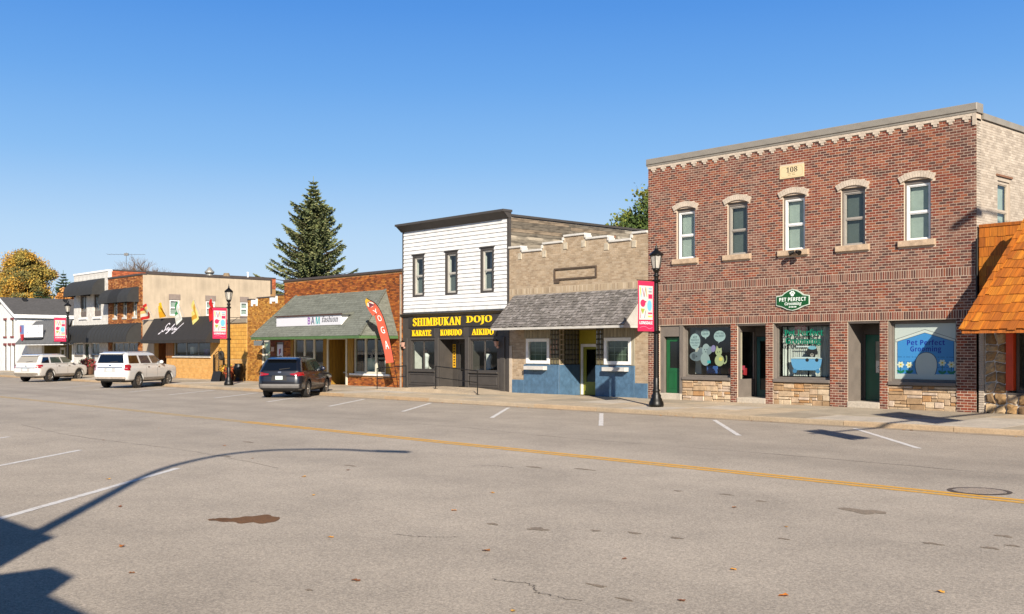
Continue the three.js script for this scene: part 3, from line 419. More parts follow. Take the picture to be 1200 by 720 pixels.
  printOn(wB, 'window_film', filmB, -0.93, 0.93, 0.12, 1.75, -0.048, { alpha: true, label: 'green lettering above a dog in a blue bathtub' });
  // window C: printed board with a blue doghouse filling the window
  const boardC = canvasTex(1024, 1000, (g, w, h) => {
    g.fillStyle = '#d6d4cf'; g.fillRect(0, 0, w, h); g.fillStyle = '#4b93d2'; g.beginPath(); g.moveTo(45, 905); g.lineTo(45, 300); g.lineTo(505, 150); g.lineTo(975, 300); g.lineTo(975, 905); g.fill();
    g.fillStyle = '#dedbd4'; g.strokeStyle = '#3c3f44'; g.lineWidth = 7; g.beginPath(); g.moveTo(15, 280); g.lineTo(505, 105); g.lineTo(1000, 285); g.lineTo(1000, 330); g.lineTo(505, 165); g.lineTo(15, 330); g.closePath(); g.fill(); g.stroke();
    g.strokeStyle = '#23527f'; g.lineWidth = 9; g.setLineDash([70, 24, 30, 18]); for (const y of [600, 690, 780]) { g.beginPath(); g.moveTo(50, y); g.lineTo(970, y); g.stroke(); } g.setLineDash([]); g.beginPath(); g.moveTo(45, 320); g.lineTo(45, 905); g.moveTo(975, 320); g.lineTo(975, 905); g.stroke();
    g.fillStyle = '#1b2fa0'; g.textAlign = 'center'; g.font = 'bold 128px sans-serif'; g.fillText('Pet Perfect', 515, 385, 640); g.fillText('Grooming', 515, 500, 520);
    g.fillStyle = '#d3d1cc'; g.strokeStyle = '#2c3a48'; g.lineWidth = 10; g.beginPath(); g.moveTo(390, 935); g.bezierCurveTo(300, 760, 340, 520, 525, 515); g.bezierCurveTo(720, 520, 745, 760, 660, 935); g.closePath(); g.fill(); g.stroke(); g.fillStyle = '#d6d4cf'; g.fillRect(0, 915, w, 85);
    for (const [x, y] of [[100, 740], [245, 745], [790, 700], [935, 730]]) { g.strokeStyle = '#1d6a4b'; g.lineWidth = 12; g.beginPath(); g.moveTo(x, y); g.lineTo(x - 4, 905); g.stroke(); g.fillStyle = '#1c7a58'; for (const s of [-1, 1]) { g.beginPath(); g.ellipse(x + s * 30, 868, 42, 22, s * -0.7, 0, 7); g.fill(); } g.fillStyle = '#eee6c8'; for (let k = 0; k < 6; k++) { g.beginPath(); g.ellipse(x + Math.cos(k * 1.047) * 36, y + Math.sin(k * 1.047) * 36, 24, 18, k * 1.047, 0, 7); g.fill(); } g.fillStyle = '#d9b53a'; g.beginPath(); g.arc(x, y, 18, 0, 7); g.fill(); }
  });
  part('board', mb().box(-0.99, 0.99, 0.075, 1.785, -0.075, -0.06), M.whiteDull, wC); printOn(wC, 'board_print', boardC, -0.985, 0.985, 0.08, 1.78, -0.057, { rough: 0.5, label: 'painted board of a blue doghouse with flowers' });
  // doors and entrances
  part('entrance_surround', mb().box(-25.727, -25.56, 0.2, 2.925, -0.2, -0.06).box(-24.78, -24.665, 0.2, 2.925, -0.2, -0.02).box(-25.56, -24.78, 2.52, 2.925, -0.2, -0.06), M.taupe, b);
  door(b, { x: -25.17, y: 0.42, w: 0.74, h: 2.06, z: -0.2, m: M.green, panels: true, light: [0.2, 0.86, 0.45, 0.93], lightM: mat('#171a18', 0.08), frame: null });
  part('step', mb().chbox(-25.727, -24.665, 0.15, 0.415, -0.3, 0.05, 0.015), M.concrete, b);
  part('recess_wall', mb().box(-22.207, -22.17, 0.2, 1.0, -0.98, -0.06).box(-22.207, -22.17, 2.66, 2.925, -0.98, -0.06).box(-22.207, -22.15, 1.0, 2.66, -0.12, -0.06).box(-22.207, -22.15, 1.0, 2.66, -0.98, -0.92).box(-21.07, -21.033, 0.2, 2.925, -0.98, -0.06), M.taupe, b);
  part('recess_pane', mb().quad([-22.19, 1.0, -0.12], [-22.19, 1.0, -0.92], [-22.19, 2.66, -0.92], [-22.19, 2.66, -0.12]), M.glass, b);
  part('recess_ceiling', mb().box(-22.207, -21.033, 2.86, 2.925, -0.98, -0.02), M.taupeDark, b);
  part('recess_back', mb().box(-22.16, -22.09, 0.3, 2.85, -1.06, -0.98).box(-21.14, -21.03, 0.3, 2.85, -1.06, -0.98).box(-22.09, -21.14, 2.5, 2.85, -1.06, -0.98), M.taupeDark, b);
  door(b, { x: -21.615, y: 0.36, w: 0.93, h: 2.12, z: -1.0, m: tint(T.fine, '#0c4a48', 0.4, 0.0005), light: [0.14, 0.86, 0.12, 0.93] });
  part('step', mb().chbox(-22.207, -21.033, 0.15, 0.36, -1.06, 0.03, 0.015), M.concrete, b);
  part('recess_wall', mb().box(-17.947, -17.91, 0.2, 2.925, -0.92, -0.04).box(-16.87, -16.833, 0.2, 2.925, -0.92, -0.04), M.taupe, b);
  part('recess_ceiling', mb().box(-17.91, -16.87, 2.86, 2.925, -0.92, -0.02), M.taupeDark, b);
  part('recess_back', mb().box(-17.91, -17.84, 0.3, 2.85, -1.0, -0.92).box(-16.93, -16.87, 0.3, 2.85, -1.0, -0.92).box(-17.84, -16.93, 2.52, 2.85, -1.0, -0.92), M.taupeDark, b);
  const dC = door(b, { x: -17.385, y: 0.37, w: 0.9, h: 2.14, z: -0.94, m: M.greenDeep, light: [0.36, 0.98, 0.42, 0.9], lightM: tint(T.rough, '#8f9080', 0.3, 0.001) });
  part('step', mb().chbox(-17.947, -16.833, 0.15, 0.37, -1.0, 0.03, 0.015), M.concrete, b);
  const nt = canvasTex(256, 256, (g, w, h) => { g.fillStyle = '#cfcbbf'; g.fillRect(0, 0, w, h); g.strokeStyle = '#4c5a5c'; g.lineWidth = 12; g.beginPath(); g.moveTo(20, 150); g.quadraticCurveTo(120, 40, 236, 140); g.quadraticCurveTo(120, 230, 40, 160); g.stroke(); });
  printOn(dC, 'notice', nt, -0.1, 0.42, 0.92, 1.3, -0.018);
  rebase(b, -20, 0, 0);
}
{ const t = thing('flood_lamp', 'small black flood lamp fixed to the brick under the middle upper window', 'lamp', [-19.72, 5.28, 0.22]); part('bracket', mb().box(-0.03, 0.03, -0.03, 0.03, -0.22, -0.02), M.iron, t); for (const s of [-1, 1]) part('shade', mb().tube([s * 0.04, 0, 0], [s * 0.2, -0.06, 0.08], 0.05, 0.085, 12), M.iron, t); }
{ // hanging sign plate
  const t = thing('shop_sign', 'green shaped PET PERFECT Grooming sign plate with white paw on red brick', 'sign', [-19.94, 3.69, 0.02]);
  const outline = k => { const s = new THREE.Shape(), P = [[-0.64, -0.18], [-0.64, 0.14], [-0.42, 0.17], [-0.33, 0.24], [-0.2, 0.31], [0, 0.37], [0.2, 0.31], [0.33, 0.24], [0.42, 0.17], [0.64, 0.14], [0.64, -0.18], [0.42, -0.23], [0.22, -0.32], [0, -0.36], [-0.22, -0.32], [-0.42, -0.23]]; P.forEach((p, i) => { const q = [p[0] - Math.sign(p[0]) * k, p[1] - Math.sign(p[1]) * k]; i ? s.lineTo(...q) : s.moveTo(...q); }); return s; };
  part('rim', new THREE.ExtrudeGeometry(outline(0), { depth: 0.03, bevelEnabled: false }), mat('#b9c4b4', 0.5), t);
  part('plate', new THREE.ExtrudeGeometry(outline(0.03), { depth: 0.012, bevelEnabled: false }).translate(0, 0, 0.0305), mat('#0b4a1e', 0.45), t);
  const tx = canvasTex(1024, 600, (g, w, h) => { g.clearRect(0, 0, w, h); g.fillStyle = '#e3e9e0'; g.textAlign = 'center'; g.font = 'bold 148px sans-serif'; g.fillText('PET PERFECT', w / 2, 340, 960); g.font = 'italic bold 120px serif'; g.fillText('Grooming', w / 2 + 10, 450, 560); for (const [x, l] of [[395, 60], [475, 80], [575, 70]]) g.fillRect(x, 490, l, 26); g.beginPath(); g.ellipse(w / 2, 160, 52, 44, 0, 0, 7); g.fill(); for (const [x, y] of [[-66, -36], [-26, -76], [26, -76], [66, -36]]) { g.beginPath(); g.ellipse(w / 2 + x, 150 + y, 22, 30, 0, 0, 7); g.fill(); } });
  printOn(t, 'lettering', tx, -0.6, 0.6, -0.35, 0.36, 0.0445, { alpha: true });
}
{ // low building on the right with stained shake canopy
  const b = thing('shake_roofed_building', 'low stone-faced building under a steep orange cedar shake canopy', 'building');
  const X0 = -13.72, X1 = -4.2, zE = 1.9, yE = 2.56, top = 5.6;
  const sh = ['#b8660c', '#b06008', '#c06f10', '#b4620a', '#a4580a', '#c47616'].map(c => tint(T.grain, c, 0.75, 0.004));
  part('front_wall', wallShape([[X0, 0], [X0, top - 0.05], [X1, top - 0.05], [X1, 0]], [[-12.95, -9.4, 0.78, 2.7]], 0.28, -0.05), M.whiteDull, b);
  part('ridge_board', mb().chbox(X0, X1, top - 0.04, top + 0.06, -0.3, 0.03, 0.01), sh[4], b);
  shingleFace(b, [X0, 2.5, -0.03], [-11.7, 2.5, -0.03], [-11.7, top - 0.04, 0.0], [X0, top - 0.04, 0.0], 11, 0.27, sh[0], { seed: 41, tones: sh, indivMinX: -10, name: 'shake', thick: 0.02 });
  const slopeTop = 0.75; // canopy: front slope with a raking left end
  shingleFace(b, [-13.36, yE, zE], [X1, yE, zE], [X1, top + 0.08, slopeTop], [-12.02, top + 0.08, slopeTop], 13, 0.27, sh[1], { seed: 42, tones: sh, indivMinX: -10.2, name: 'shake', thick: 0.03, jit: 0.028 });
  shingleFace(b, [-13.38, yE, 0.02], [-13.38, yE, zE], [-12.03, top + 0.08, slopeTop], [-12.03, top + 0.08, 0.02], 13, 0.27, sh[1], { seed: 43, tones: sh, name: 'end_shake', thick: 0.02 });
  part('deck', mb().quad([-13.33, yE, zE - 0.03], [X1, yE, zE - 0.03], [X1, top, slopeTop - 0.03], [-12.0, top, slopeTop - 0.03]).quad([-12.0, top, slopeTop - 0.03], [X1, top, slopeTop - 0.03], [X1, top, 0], [-12.0, top, 0]).quad([-13.33, yE - 0.02, 0], [X1, yE - 0.02, 0], [X1, yE - 0.02, zE - 0.03], [-13.33, yE - 0.02, zE - 0.03]), sh[4], b);
  { const g = mb(), A = V(-13.38, yE, zE), B = V(-12.02, top + 0.1, slopeTop), q = rngOf(44); for (let k = 0; k < 14; k++) { const p = A.clone().lerp(B, k / 14), r = A.clone().lerp(B, (k + 1.25) / 14); const m = mb().hex([[p.x - 0.05, p.y + 0.0, p.z - 0.03], [p.x + 0.1, p.y + 0.0, p.z + 0.03], [r.x + 0.1, r.y, r.z + 0.02], [r.x - 0.05, r.y, r.z - 0.04], [p.x - 0.05, p.y + 0.045, p.z + 0.05], [p.x + 0.11, p.y + 0.045, p.z + 0.05], [r.x + 0.11, r.y + 0.02, r.z + 0.035], [r.x - 0.05, r.y + 0.02, r.z + 0.035]]); part('hip_shake', m, pickOf(sh, q), b); } }
  part('fascia', mb().box(-13.36, X1, yE - 0.09, yE - 0.005, zE - 0.06, zE - 0.01), tint(T.grain, '#b5651f', 0.7, 0.001), b);
  part('gutter_pipe', tubePath([[X0 - 0.02, 5.25, 0.1], [X0 - 0.02, 4.6, 0.1], [X0 - 0.02, 3.2, 0.1], [X0 - 0.02, 2.5, 0.1]], 0.04, 12, 8), M.iron, b);
  // rough fieldstone facing, each stone its own piece
  const q = rngOf(45), ft = ['#a98a63', '#8f714c', '#bda27c', '#7d6446', '#c2ab8c', '#96774f'].map(c => tint(T.rough, c, 0.92, 0.008));
  const facing = (x0, x1, y0, y1, cx, cy) => { const nx = Math.max(1, Math.round((x1 - x0) / cx)), ny = Math.round((y1 - y0) / cy), G = []; for (let j = 0; j <= ny; j++) { G.push([]); for (let i = 0; i <= nx; i++) G[j].push([x0 + (x1 - x0) * i / nx + (i && i < nx ? rr(-0.09, 0.09, q) : 0), y0 + (y1 - y0) * j / ny + (j && j < ny ? rr(-0.08, 0.08, q) : 0)]); }
    for (let j = 0; j < ny; j++) for (let i = 0; i < nx; i++) { const c = [G[j][i], G[j][i + 1], G[j + 1][i + 1], G[j + 1][i]], mx = c.reduce((s, p) => s + p[0], 0) / 4, my = c.reduce((s, p) => s + p[1], 0) / 4, B = c.map(p => [p[0] + (mx - p[0]) * 0.04, p[1] + (my - p[1]) * 0.05, -0.052]); const m = mb(), N = 6, sd = Math.floor(q() * 999), hgt = rr(0.05, 0.09, q), D = (i2, j2) => { const u = i2 / N, v = j2 / N, x = (B[0][0] * (1 - u) + B[1][0] * u) * (1 - v) + (B[3][0] * (1 - u) + B[2][0] * u) * v, y = (B[0][1] * (1 - u) + B[1][1] * u) * (1 - v) + (B[3][1] * (1 - u) + B[2][1] * u) * v, e = (1 - (2 * u - 1) ** 6) * (1 - (2 * v - 1) ** 6), in_ = e > 0; return [x + (in_ ? (hash2(i2, j2, sd) - 0.5) * 0.035 : 0), y + (in_ ? (hash2(i2, j2, sd + 1) - 0.5) * 0.035 : 0), -0.051 + (e > 0 ? e * hgt + (hash2(i2, j2, sd + 2) - 0.5) * 0.045 : 0)]; }; for (let i2 = 0; i2 < N; i2++) for (let j2 = 0; j2 < N; j2++) m.quad(D(i2, j2), D(i2 + 1, j2), D(i2 + 1, j2 + 1), D(i2, j2 + 1)); part('fieldstone', smooth(m.geo(), 50), pickOf(ft, q), b); } };
  facing(-13.56, -12.96, 0.15, 2.52, 0.3, 0.3); facing(-12.96, -9.4, 0.15, 0.76, 0.36, 0.3);
  { const m = mb(), q2 = rngOf(46); for (let k = 0; k < 34; k++) m.box(X0, X0 + 0.14, 0.15 + k * 0.07, 0.205 + k * 0.07, -0.052, 0.012 + rr(0, 0.01, q2)); part('brick_edge', m, M.cream, b); }
  part('red_post', mb().chbox(-12.95, -12.74, 0.86, 2.5, -0.2, 0.03, 0.01), M.redPost, b);
  const w = win(b, { x: -11.07, y: 0.8, w: 3.3, h: 1.75, inset: 0.14, f: 0.08, fm: M.taupeDark, style: 'fixed', cols: 2, name: 'shop_window' });
  part('sill', mb().box(-1.86, 1.66, -0.1, -0.003, -0.05, 0.12), M.taupeDark, w);
  shell(b, X0, X1, top - 0.08, 12, M.whiteDull, { z0: -0.33, leftM: M.cream });
  rebase(b, -9, 0, 0);
}
const font = await new FontLoader().loadAsync('fonts/droid/droid_serif_bold.typeface.json');
function letters(parent, name, text, x0, x1, y0, y1, z, m, depth = 0.03) {
  const g = new TextGeometry(text, { font, size: 1, depth: 1, curveSegments: 4, bevelEnabled: false }); g.computeBoundingBox(); const b = g.boundingBox;
  g.translate(-b.min.x, -b.min.y, 0); g.scale((x1 - x0) / (b.max.x - b.min.x), (y1 - y0) / (b.max.y - b.min.y), depth); g.translate(x0, y0, z); return part(name, g, m, parent);
}
const tanPal = palOf([[172, 151, 124], [166, 144, 116], [177, 157, 131], [158, 136, 109]].map(c => lin(...c)), 0.06);
{ // ---------------------------------------------------------------- tan brick building with stepped parapet
  const b = thing('tan_brick_building', 'one-storey tan brick building with stepped white-capped parapet and blue panelled base', 'building');
  const X0 = -34.1, X1 = -26.27, steps = [[-34.1, -33.3, 6.4], [-33.3, -32.03, 6.18], [-32.03, -30.79, 6.42], [-30.79, -29.53, 6.64], [-29.53, -28.28, 6.44], [-28.28, -27.08, 6.23], [-27.08, -26.27, 6.46]];
  const P = [[X0, 0]]; for (const s of steps) P.push([s[0], s[2]], [s[1], s[2]]); P.push([X1, 0]);
  const entry = [-31.03, -28.95, 0.02, 2.86], wl = [-33.0, -31.6, 1.45, 2.5], wr = [-28.5, -27.1, 1.45, 2.5];
  part('front_wall', wallShape(P, [entry, wl, wr], 0.28), tint(T.fine, '#b3a086', 0.95, 0.002), b);
  const op = [[-33.14, -26.9, 0, 4.3]];
  brickwork(b, [[X0, X1, 0.16, 4.38], [X0, X1, 4.66, 6.0], ...steps.map(s => [s[0], s[1], 6.0, s[2] - 0.0])], [...op, ...steps.slice(1).flatMap((s, i) => [[s[0] - 0.16, s[0] + 0.16, 6.02, 6.7]])], { seed: 51, palette: tanPal, j: 0.014, H: 0.06 });
  brickwork(b, [[X0, X1, 4.40, 4.64]], [], { seed: 52, vertical: true, palette: palOf([[186, 168, 142], [174, 154, 126], [160, 140, 114]].map(c => lin(...c)), 0.1) });
  const pale = tint(T.rough, '#c9bca4', 0.9, 0.002);
  steps.forEach((s, i) => {
    part('parapet_cap', mb().chbox(s[0] + (i ? 0.02 : -0.03), s[1] - 0.02, s[2], s[2] + 0.09, -0.33, 0.06, 0.015), M.whiteDull, b);
    if (i) { const hi = Math.max(s[2], steps[i - 1][2]), lo = Math.min(s[2], steps[i - 1][2]); part('parapet_cap', mb().box(s[0] - 0.05, s[0] + 0.05, lo + 0.092, hi - 0.004, -0.3, 0.05), M.whiteDull, b); part('cap_stone', mb().chbox(s[0] - 0.11 + (hi === s[2] ? 0.12 : -0.12), s[0] + 0.11 + (hi === s[2] ? 0.12 : -0.12), lo - 0.28, lo - 0.01, -0.01, 0.03, 0.008), pale, b); }
  });
  part('sign_frame', mb().frame(-31.3, -28.9, 4.9, 5.38, 0.06, 0.012, 0.06).box(-31.3, -31.0, 4.78, 4.9, 0.012, 0.05), tint(T.rough, '#5d4c3c', 0.8, 0.003), b);
  // canopy of weathered shakes
  const zE = 1.36, yE = 2.95, yT = 4.36, xl = -33.74, xr = -26.3;
  const gs = ['#7c756f', '#88817b', '#6e6862', '#908983', '#767069'].map(c => tint(T.grain, c, 0.95, 0.004));
  shingleFace(b, [xl - 0.04, yE, zE], [xr, yE, zE], [xr, yT, 0.03], [xl, yT, 0.03], 13, 0.17, gs[0], { seed: 53, tones: gs, thick: 0.03, jit: 0.03, lap: 0.4 });
  for (const xx of [xr, xl]) part('canopy_end', xx === xr ? mb().tri([xr, yE, zE - 0.02], [xr, yE, 0.012], [xr, yT - 0.03, 0.012]) : mb().tri([xl, yE, zE - 0.02], [xl, yT - 0.03, 0.012], [xl, yE, 0.012]), tint(T.fine, '#b5b1a9', 0.8, 0.001), b);
  part('canopy_deck', mb().quad([xl, yE - 0.01, zE - 0.03], [xr - 0.01, yE - 0.01, zE - 0.03], [xr - 0.01, yT - 0.02, 0.012], [xl, yT - 0.02, 0.012]).quad([xl, yE - 0.07, 0.012], [xr - 0.01, yE - 0.07, 0.012], [xr - 0.01, yE - 0.07, zE - 0.03], [xl, yE - 0.07, zE - 0.03]), tint(T.grain, '#6b6256', 0.9, 0.001), b);
  part('fascia', mb().box(xl, xr + 0.01, yE - 0.1, yE - 0.005, zE - 0.028, zE + 0.02).box(xr - 0.01, xr + 0.015, yE - 0.1, yE - 0.005, 0.015, zE - 0.03), tint(T.fine, '#c3beb4', 0.7, 0.001), b);
  // front under the canopy: panels, blue base, windows, glass block, recessed door
  const sid = tint(T.grain, '#a49b84', 0.85, 0.002);
  for (const [x0, x1] of [[-33.14, -31.56], [-28.54, -26.92]]) { const n = 9, w = (x1 - x0) / n; const h0 = x0 < -30 ? wl : wr; for (let k = 0; k < n; k++) { const a = x0 + k * w + 0.005, c = x0 + (k + 1) * w - 0.005; if (c < h0[0] || a > h0[1]) part('board', boardG(a, c, 1.42, 2.88), sid, b); else part('board', boardG(a, c, h0[3] + 0.02, 2.88), sid, b); } }
  function boardG(a, c, y0, y1) { return mb().chbox(a, c, y0, y1, 0.002, 0.03, 0.005); }
  for (const [x0, x1, y1] of [[-33.88, -33.16, 0.75], [-33.14, -31.03, 1.41], [-28.96, -26.92, 1.41], [-26.9, -26.28, 0.75]]) part('blue_panel', mb().chbox(x0, x1, 0.14, y1, 0.003, 0.05, 0.006), M.blue, b);
  for (const h of [wl, wr]) { const w = win(b, { x: (h[0] + h[1]) / 2, y: h[2], w: h[1] - h[0], h: h[3] - h[2], inset: -0.05, d: 0.13, f: 0.13, fm: M.white, style: 'fixed', blind: tint(T.fine, '#4c5a48', 0.8, 0.0005) }); part('grille', mb().box(-0.2, -0.188, 0.13, 0.92, -0.072, -0.068).box(0.188, 0.2, 0.13, 0.92, -0.072, -0.068).box(-0.57, 0.57, 0.385, 0.397, -0.078, -0.074).box(-0.57, 0.57, 0.652, 0.664, -0.078, -0.074), tint(T.fine, '#9aa596', 0.7, 0.0005), w); const fb = part('flower_box', mb().chbox(-0.6, 0.6, -0.26, -0.1, 0.01, 0.24, 0.01), tint(T.fine, '#c6c2ba', 0.7, 0.001), w); }
  // glass block: squares in dark joints, straight and on the slanted return
  const gb = new THREE.MeshPhysicalMaterial({ color: '#5d563f', roughness: 0.22, metalness: 0, clearcoat: 0.6 });
  const blocks = (x0, z0, x1, z1, y0, y1) => { const L = Math.hypot(x1 - x0, z1 - z0), n = Math.max(2, Math.round(L / 0.2)), m = Math.round((y1 - y0) / 0.2), ux = (x1 - x0) / L, uz = (z1 - z0) / L, nx = -uz, nz = ux; for (let i = 0; i < n; i++) for (let j = 0; j < m; j++) { const a = (i + 0.06) * L / n, c = (i + 0.94) * L / n, ya = y0 + (j + 0.06) * (y1 - y0) / m, yb = y0 + (j + 0.94) * (y1 - y0) / m, md = (a + c) / 2; const Q = (t, y, e) => [x0 + ux * t + nx * e, y, z0 + uz * t + nz * e]; const s = mb(); s.hex([Q(a, ya, 0), Q(c, ya, 0), Q(c, yb, 0), Q(a, yb, 0), Q(a + 0.02, ya + 0.02, 0.02), Q(md, ya + 0.02, 0.038), Q(md, yb - 0.02, 0.038), Q(a + 0.02, yb - 0.02, 0.02)], null, 'br'); s.quad(Q(md, ya + 0.02, 0.038), Q(c - 0.02, ya + 0.02, 0.02), Q(c - 0.02, yb - 0.02, 0.02), Q(md, yb - 0.02, 0.038)); s.quad(Q(c, ya, 0), Q(c, yb, 0), Q(c - 0.02, yb - 0.02, 0.02), Q(c - 0.02, ya + 0.02, 0.02)); part('glass_block', s, gb, b); } };
  const dark = tint(T.fine, '#3a3228', 0.8, 0.001);
  for (const a of [[-31.55, -31.035, 1.42, 2.86, 0.002, 0.02], [-28.945, -28.55, 1.42, 2.86, 0.002, 0.02], [-31.12, -31.05, 0.14, 2.86, -1.3, -0.28]]) part('block_backing', boxG(...a), dark, b);
  blocks(-31.55, 0.02, -31.035, 0.02, 1.42, 2.86); blocks(-28.945, 0.02, -28.55, 0.02, 1.42, 2.86); blocks(-31.05, -0.02, -31.05, -1.19, 1.42, 2.86);
  part('blue_panel', mb().box(-31.049, -31.005, 0.14, 1.41, -1.19, -0.001), M.blue, b);
  part('entry_ceiling', mb().box(-31.02, -28.95, 2.861, 2.92, -1.3, -0.29), sid, b);
  part('yellow_surround', mb().box(-31.05, -30.92, 0.14, 2.85, -1.3, -1.2).box(-29.9, -28.9, 0.14, 2.85, -1.3, -1.2).box(-30.92, -29.9, 2.26, 2.85, -1.3, -1.2), M.yellowPaint, b);
  door(b, { x: -30.41, y: 0.16, w: 0.84, h: 1.99, z: -1.21, m: tint(T.fine, '#8d8d2e', 0.5, 0.0005), light: [0.2, 0.85, 0.27, 0.95], frame: M.white, fw: 0.12 });
  part('stucco_strip', mb().box(X0 + 0.02, -33.9, 0.14, 2.2, 0.012, 0.03), M.cream, b);
  part('entry_side', mb().box(-28.95, -28.91, 0.14, 2.86, -1.3, -0.28), M.blue, b);
  shell(b, X0, X1, 6.0, 12, tint(T.fine, '#9d8b72', 0.95, 0.002), { z0: -1.35, roofY: 5.5 });
  part('side_wall', mb().box(X0, X0 + 0.25, 0, 6.0, -1.35, -0.28).box(X1 - 0.25, X1, 0, 6.0, -1.35, -0.28), M.mortar, b);
  part('roof_front', mb().box(X0 + 0.25, X1 - 0.25, 5.3, 5.5, -1.35, -0.28).box(X0 + 0.25, -31.13, 2.95, 3.05, -1.35, -0.28), M.roofTar, b);
  rebase(b, -30.2, 0, 0);
}
{ const c = thing('chimney_stack', 'short orange brick chimney on the flat roof behind the stepped parapet', 'chimney', [-32.1, 5.5, -4.1]);
  brickwork(c, [[-0.2, 0.2, 0, 1.5]], [], { seed: 61, z: 0.2, palette: palOf([[170, 84, 48], [150, 70, 40], [182, 98, 60]].map(x => lin(...x))) });
  part('core', mb().box(-0.21, 0.21, 0, 1.52, -0.2, 0.195), tint(T.rough, '#9a5a3a', 0.95, 0.003), c); part('cap', mb().chbox(-0.24, 0.24, 1.522, 1.6, -0.24, 0.24, 0.02), tint(T.rough, '#a86a48', 0.9, 0.002), c); }
{ // ---------------------------------------------------------------- martial arts hall: white clapboard over charcoal shopfront
  const b = thing('clapboard_building', 'two-storey white clapboard building over a charcoal martial arts shopfront with yellow letters', 'building');
  const X0 = -41.84, X1 = -34.12, ups = [-40.56, -38.06, -35.54], holes = ups.map(x => [x - 0.34, x + 0.34, 4.66, 6.46]);
  part('front_wall', wallShape([[X0, 3.75], [X0, 7.8], [X1, 7.8], [X1, 3.75]], holes, 0.24, -0.02), M.whiteDull, b);
  const bt = ['#e4e2dd', '#dedcd7', '#e8e6e1'].map(c => tint(T.fine, c, 0.6, 0.0006)), q = rngOf(55), rows = 21, y0 = 3.83, y1 = 7.74, h = (y1 - y0) / rows, wop = ups.map(x => [x - 0.46, x + 0.46, 4.57, 6.57]);
  for (let k = 0; k < rows; k++) for (const [a, c] of freeSpans(X0 + 0.1, X1 - 0.1, y0 + k * h, y0 + (k + 1) * h, wop)) { const ya = y0 + k * h, yb = ya + h; part('clapboard', mb().hex([[a, ya, -0.02], [c, ya, -0.02], [c, yb + 0.012, -0.02], [a, yb + 0.012, -0.02], [a, ya, 0.044], [c, ya, 0.044], [c, yb + 0.012, 0.001], [a, yb + 0.012, 0.001]], null, 'b'), pickOf(bt, q), b); }
  part('corner_board', mb().box(X0, X0 + 0.1, 3.76, 7.75, -0.02, 0.035).box(X1 - 0.1, X1 + 0.02, 0.1, 7.75, -0.1, 0.035), M.charcoal, b);
  for (const x of ups) { const w = win(b, { x, y: 4.66, w: 0.66, h: 1.8, inset: 0.03, f: 0.06, d: 0.08, fm: tint(T.fine, '#b9b4a9', 0.6, 0.0006), blind: null }); part('casing', mb().box(-0.46, -0.332, -0.09, 1.9, 0.0, 0.06).box(0.332, 0.46, -0.09, 1.9, 0.0, 0.06).box(-0.332, 0.332, 1.802, 1.9, 0.0, 0.06).box(-0.332, 0.332, -0.09, -0.002, 0.0, 0.06), M.charcoal, w); part('cap', mb().box(-0.5, 0.5, 1.902, 1.95, 0, 0.1), M.charcoal, w); part('blind', mb().box(-0.26, 0.26, 0.08, 0.88, -0.16, -0.15), M.blindDark, w); part('blind', mb().box(-0.26, 0.26, 0.9, 1.73, -0.36, -0.35), mat('#5a6a80', 0.6), w); }
  part('cornice', mb().hex([[X0 - 0.06, 7.74, -0.1], [X1 + 0.04, 7.74, -0.1], [X1 + 0.04, 8.06, -0.1], [X0 - 0.06, 8.06, -0.1], [X0 - 0.06, 7.74, 0.06], [X1 + 0.04, 7.74, 0.06], [X1 + 0.06, 8.0, 0.36], [X0 - 0.08, 8.0, 0.36]]).box(X0 - 0.1, X1 + 0.08, 8.0, 8.1, -0.12, 0.42), M.charcoal, b);
  // shopfront: sign band, posts, bulkhead panels
  part('drip_moulding', mb().hex([[X0 - 0.02, 3.62, -0.1], [X1 + 0.02, 3.62, -0.1], [X1 + 0.02, 3.8, -0.1], [X0 - 0.02, 3.8, -0.1], [X0 - 0.02, 3.62, 0.07], [X1 + 0.02, 3.62, 0.07], [X1 + 0.02, 3.74, 0.2], [X0 - 0.02, 3.74, 0.2]]), M.charcoal, b);
  const sw = [[-41.2, -39.35], [-36.75, -34.9]];
  part('shopfront', wallShape([[X0, 0.1], [X0, 3.62], [X1, 3.62], [X1, 0.1]], [...sw.map(s => [s[0], s[1], 1.06, 2.5]), [-38.97, -37.1, 0.12, 2.52]], 0.24, 0.0), M.charcoal, b);
  part('sign_board', mb().chbox(-41.35, -34.75, 3.08, 3.62, 0.002, 0.04, 0.01), M.charcoalDeep, b);
  for (const [a, c] of [[-41.2, -39.3], [-38.95, -37.15], [-36.8, -34.9]]) part('sign_panel', mb().chbox(a, c, 2.62, 3.05, 0.002, 0.03, 0.01), M.charcoalDeep, b);
  letters(b, 'lettering', 'SHIMBUKAN', -40.95, -37.34, 3.16, 3.55, 0.041, M.yellowLetter); letters(b, 'lettering', 'DOJO', -36.95, -35.2, 3.16, 3.56, 0.041, M.yellowLetter);
  letters(b, 'lettering', 'KARATE', -41.04, -39.56, 2.69, 2.97, 0.031, M.yellowLetter); letters(b, 'lettering', 'KOBUDO', -38.85, -37.3, 2.69, 2.97, 0.031, M.yellowLetter); letters(b, 'lettering', 'AIKIDO', -36.56, -35.1, 2.69, 2.97, 0.031, M.yellowLetter);
  for (const [a, c] of sw) { win(b, { x: (a + c) / 2, y: 1.06, w: c - a, h: 1.44, inset: 0.06, f: 0.07, d: 0.08, fm: M.charcoal, style: 'fixed', cols: 2, mulW: 0.07, name: 'shop_window' }); part('sill', mb().chbox(a - 0.08, c + 0.08, 0.98, 1.058, 0.002, 0.09, 0.01), M.charcoal, b); part('bulkhead_panel', mb().frame(a - 0.1, c + 0.1, 0.36, 0.92, 0.06, 0.002, 0.03).chbox(a, c, 0.46, 0.82, 0.002, 0.022, 0.012), M.charcoal, b); }
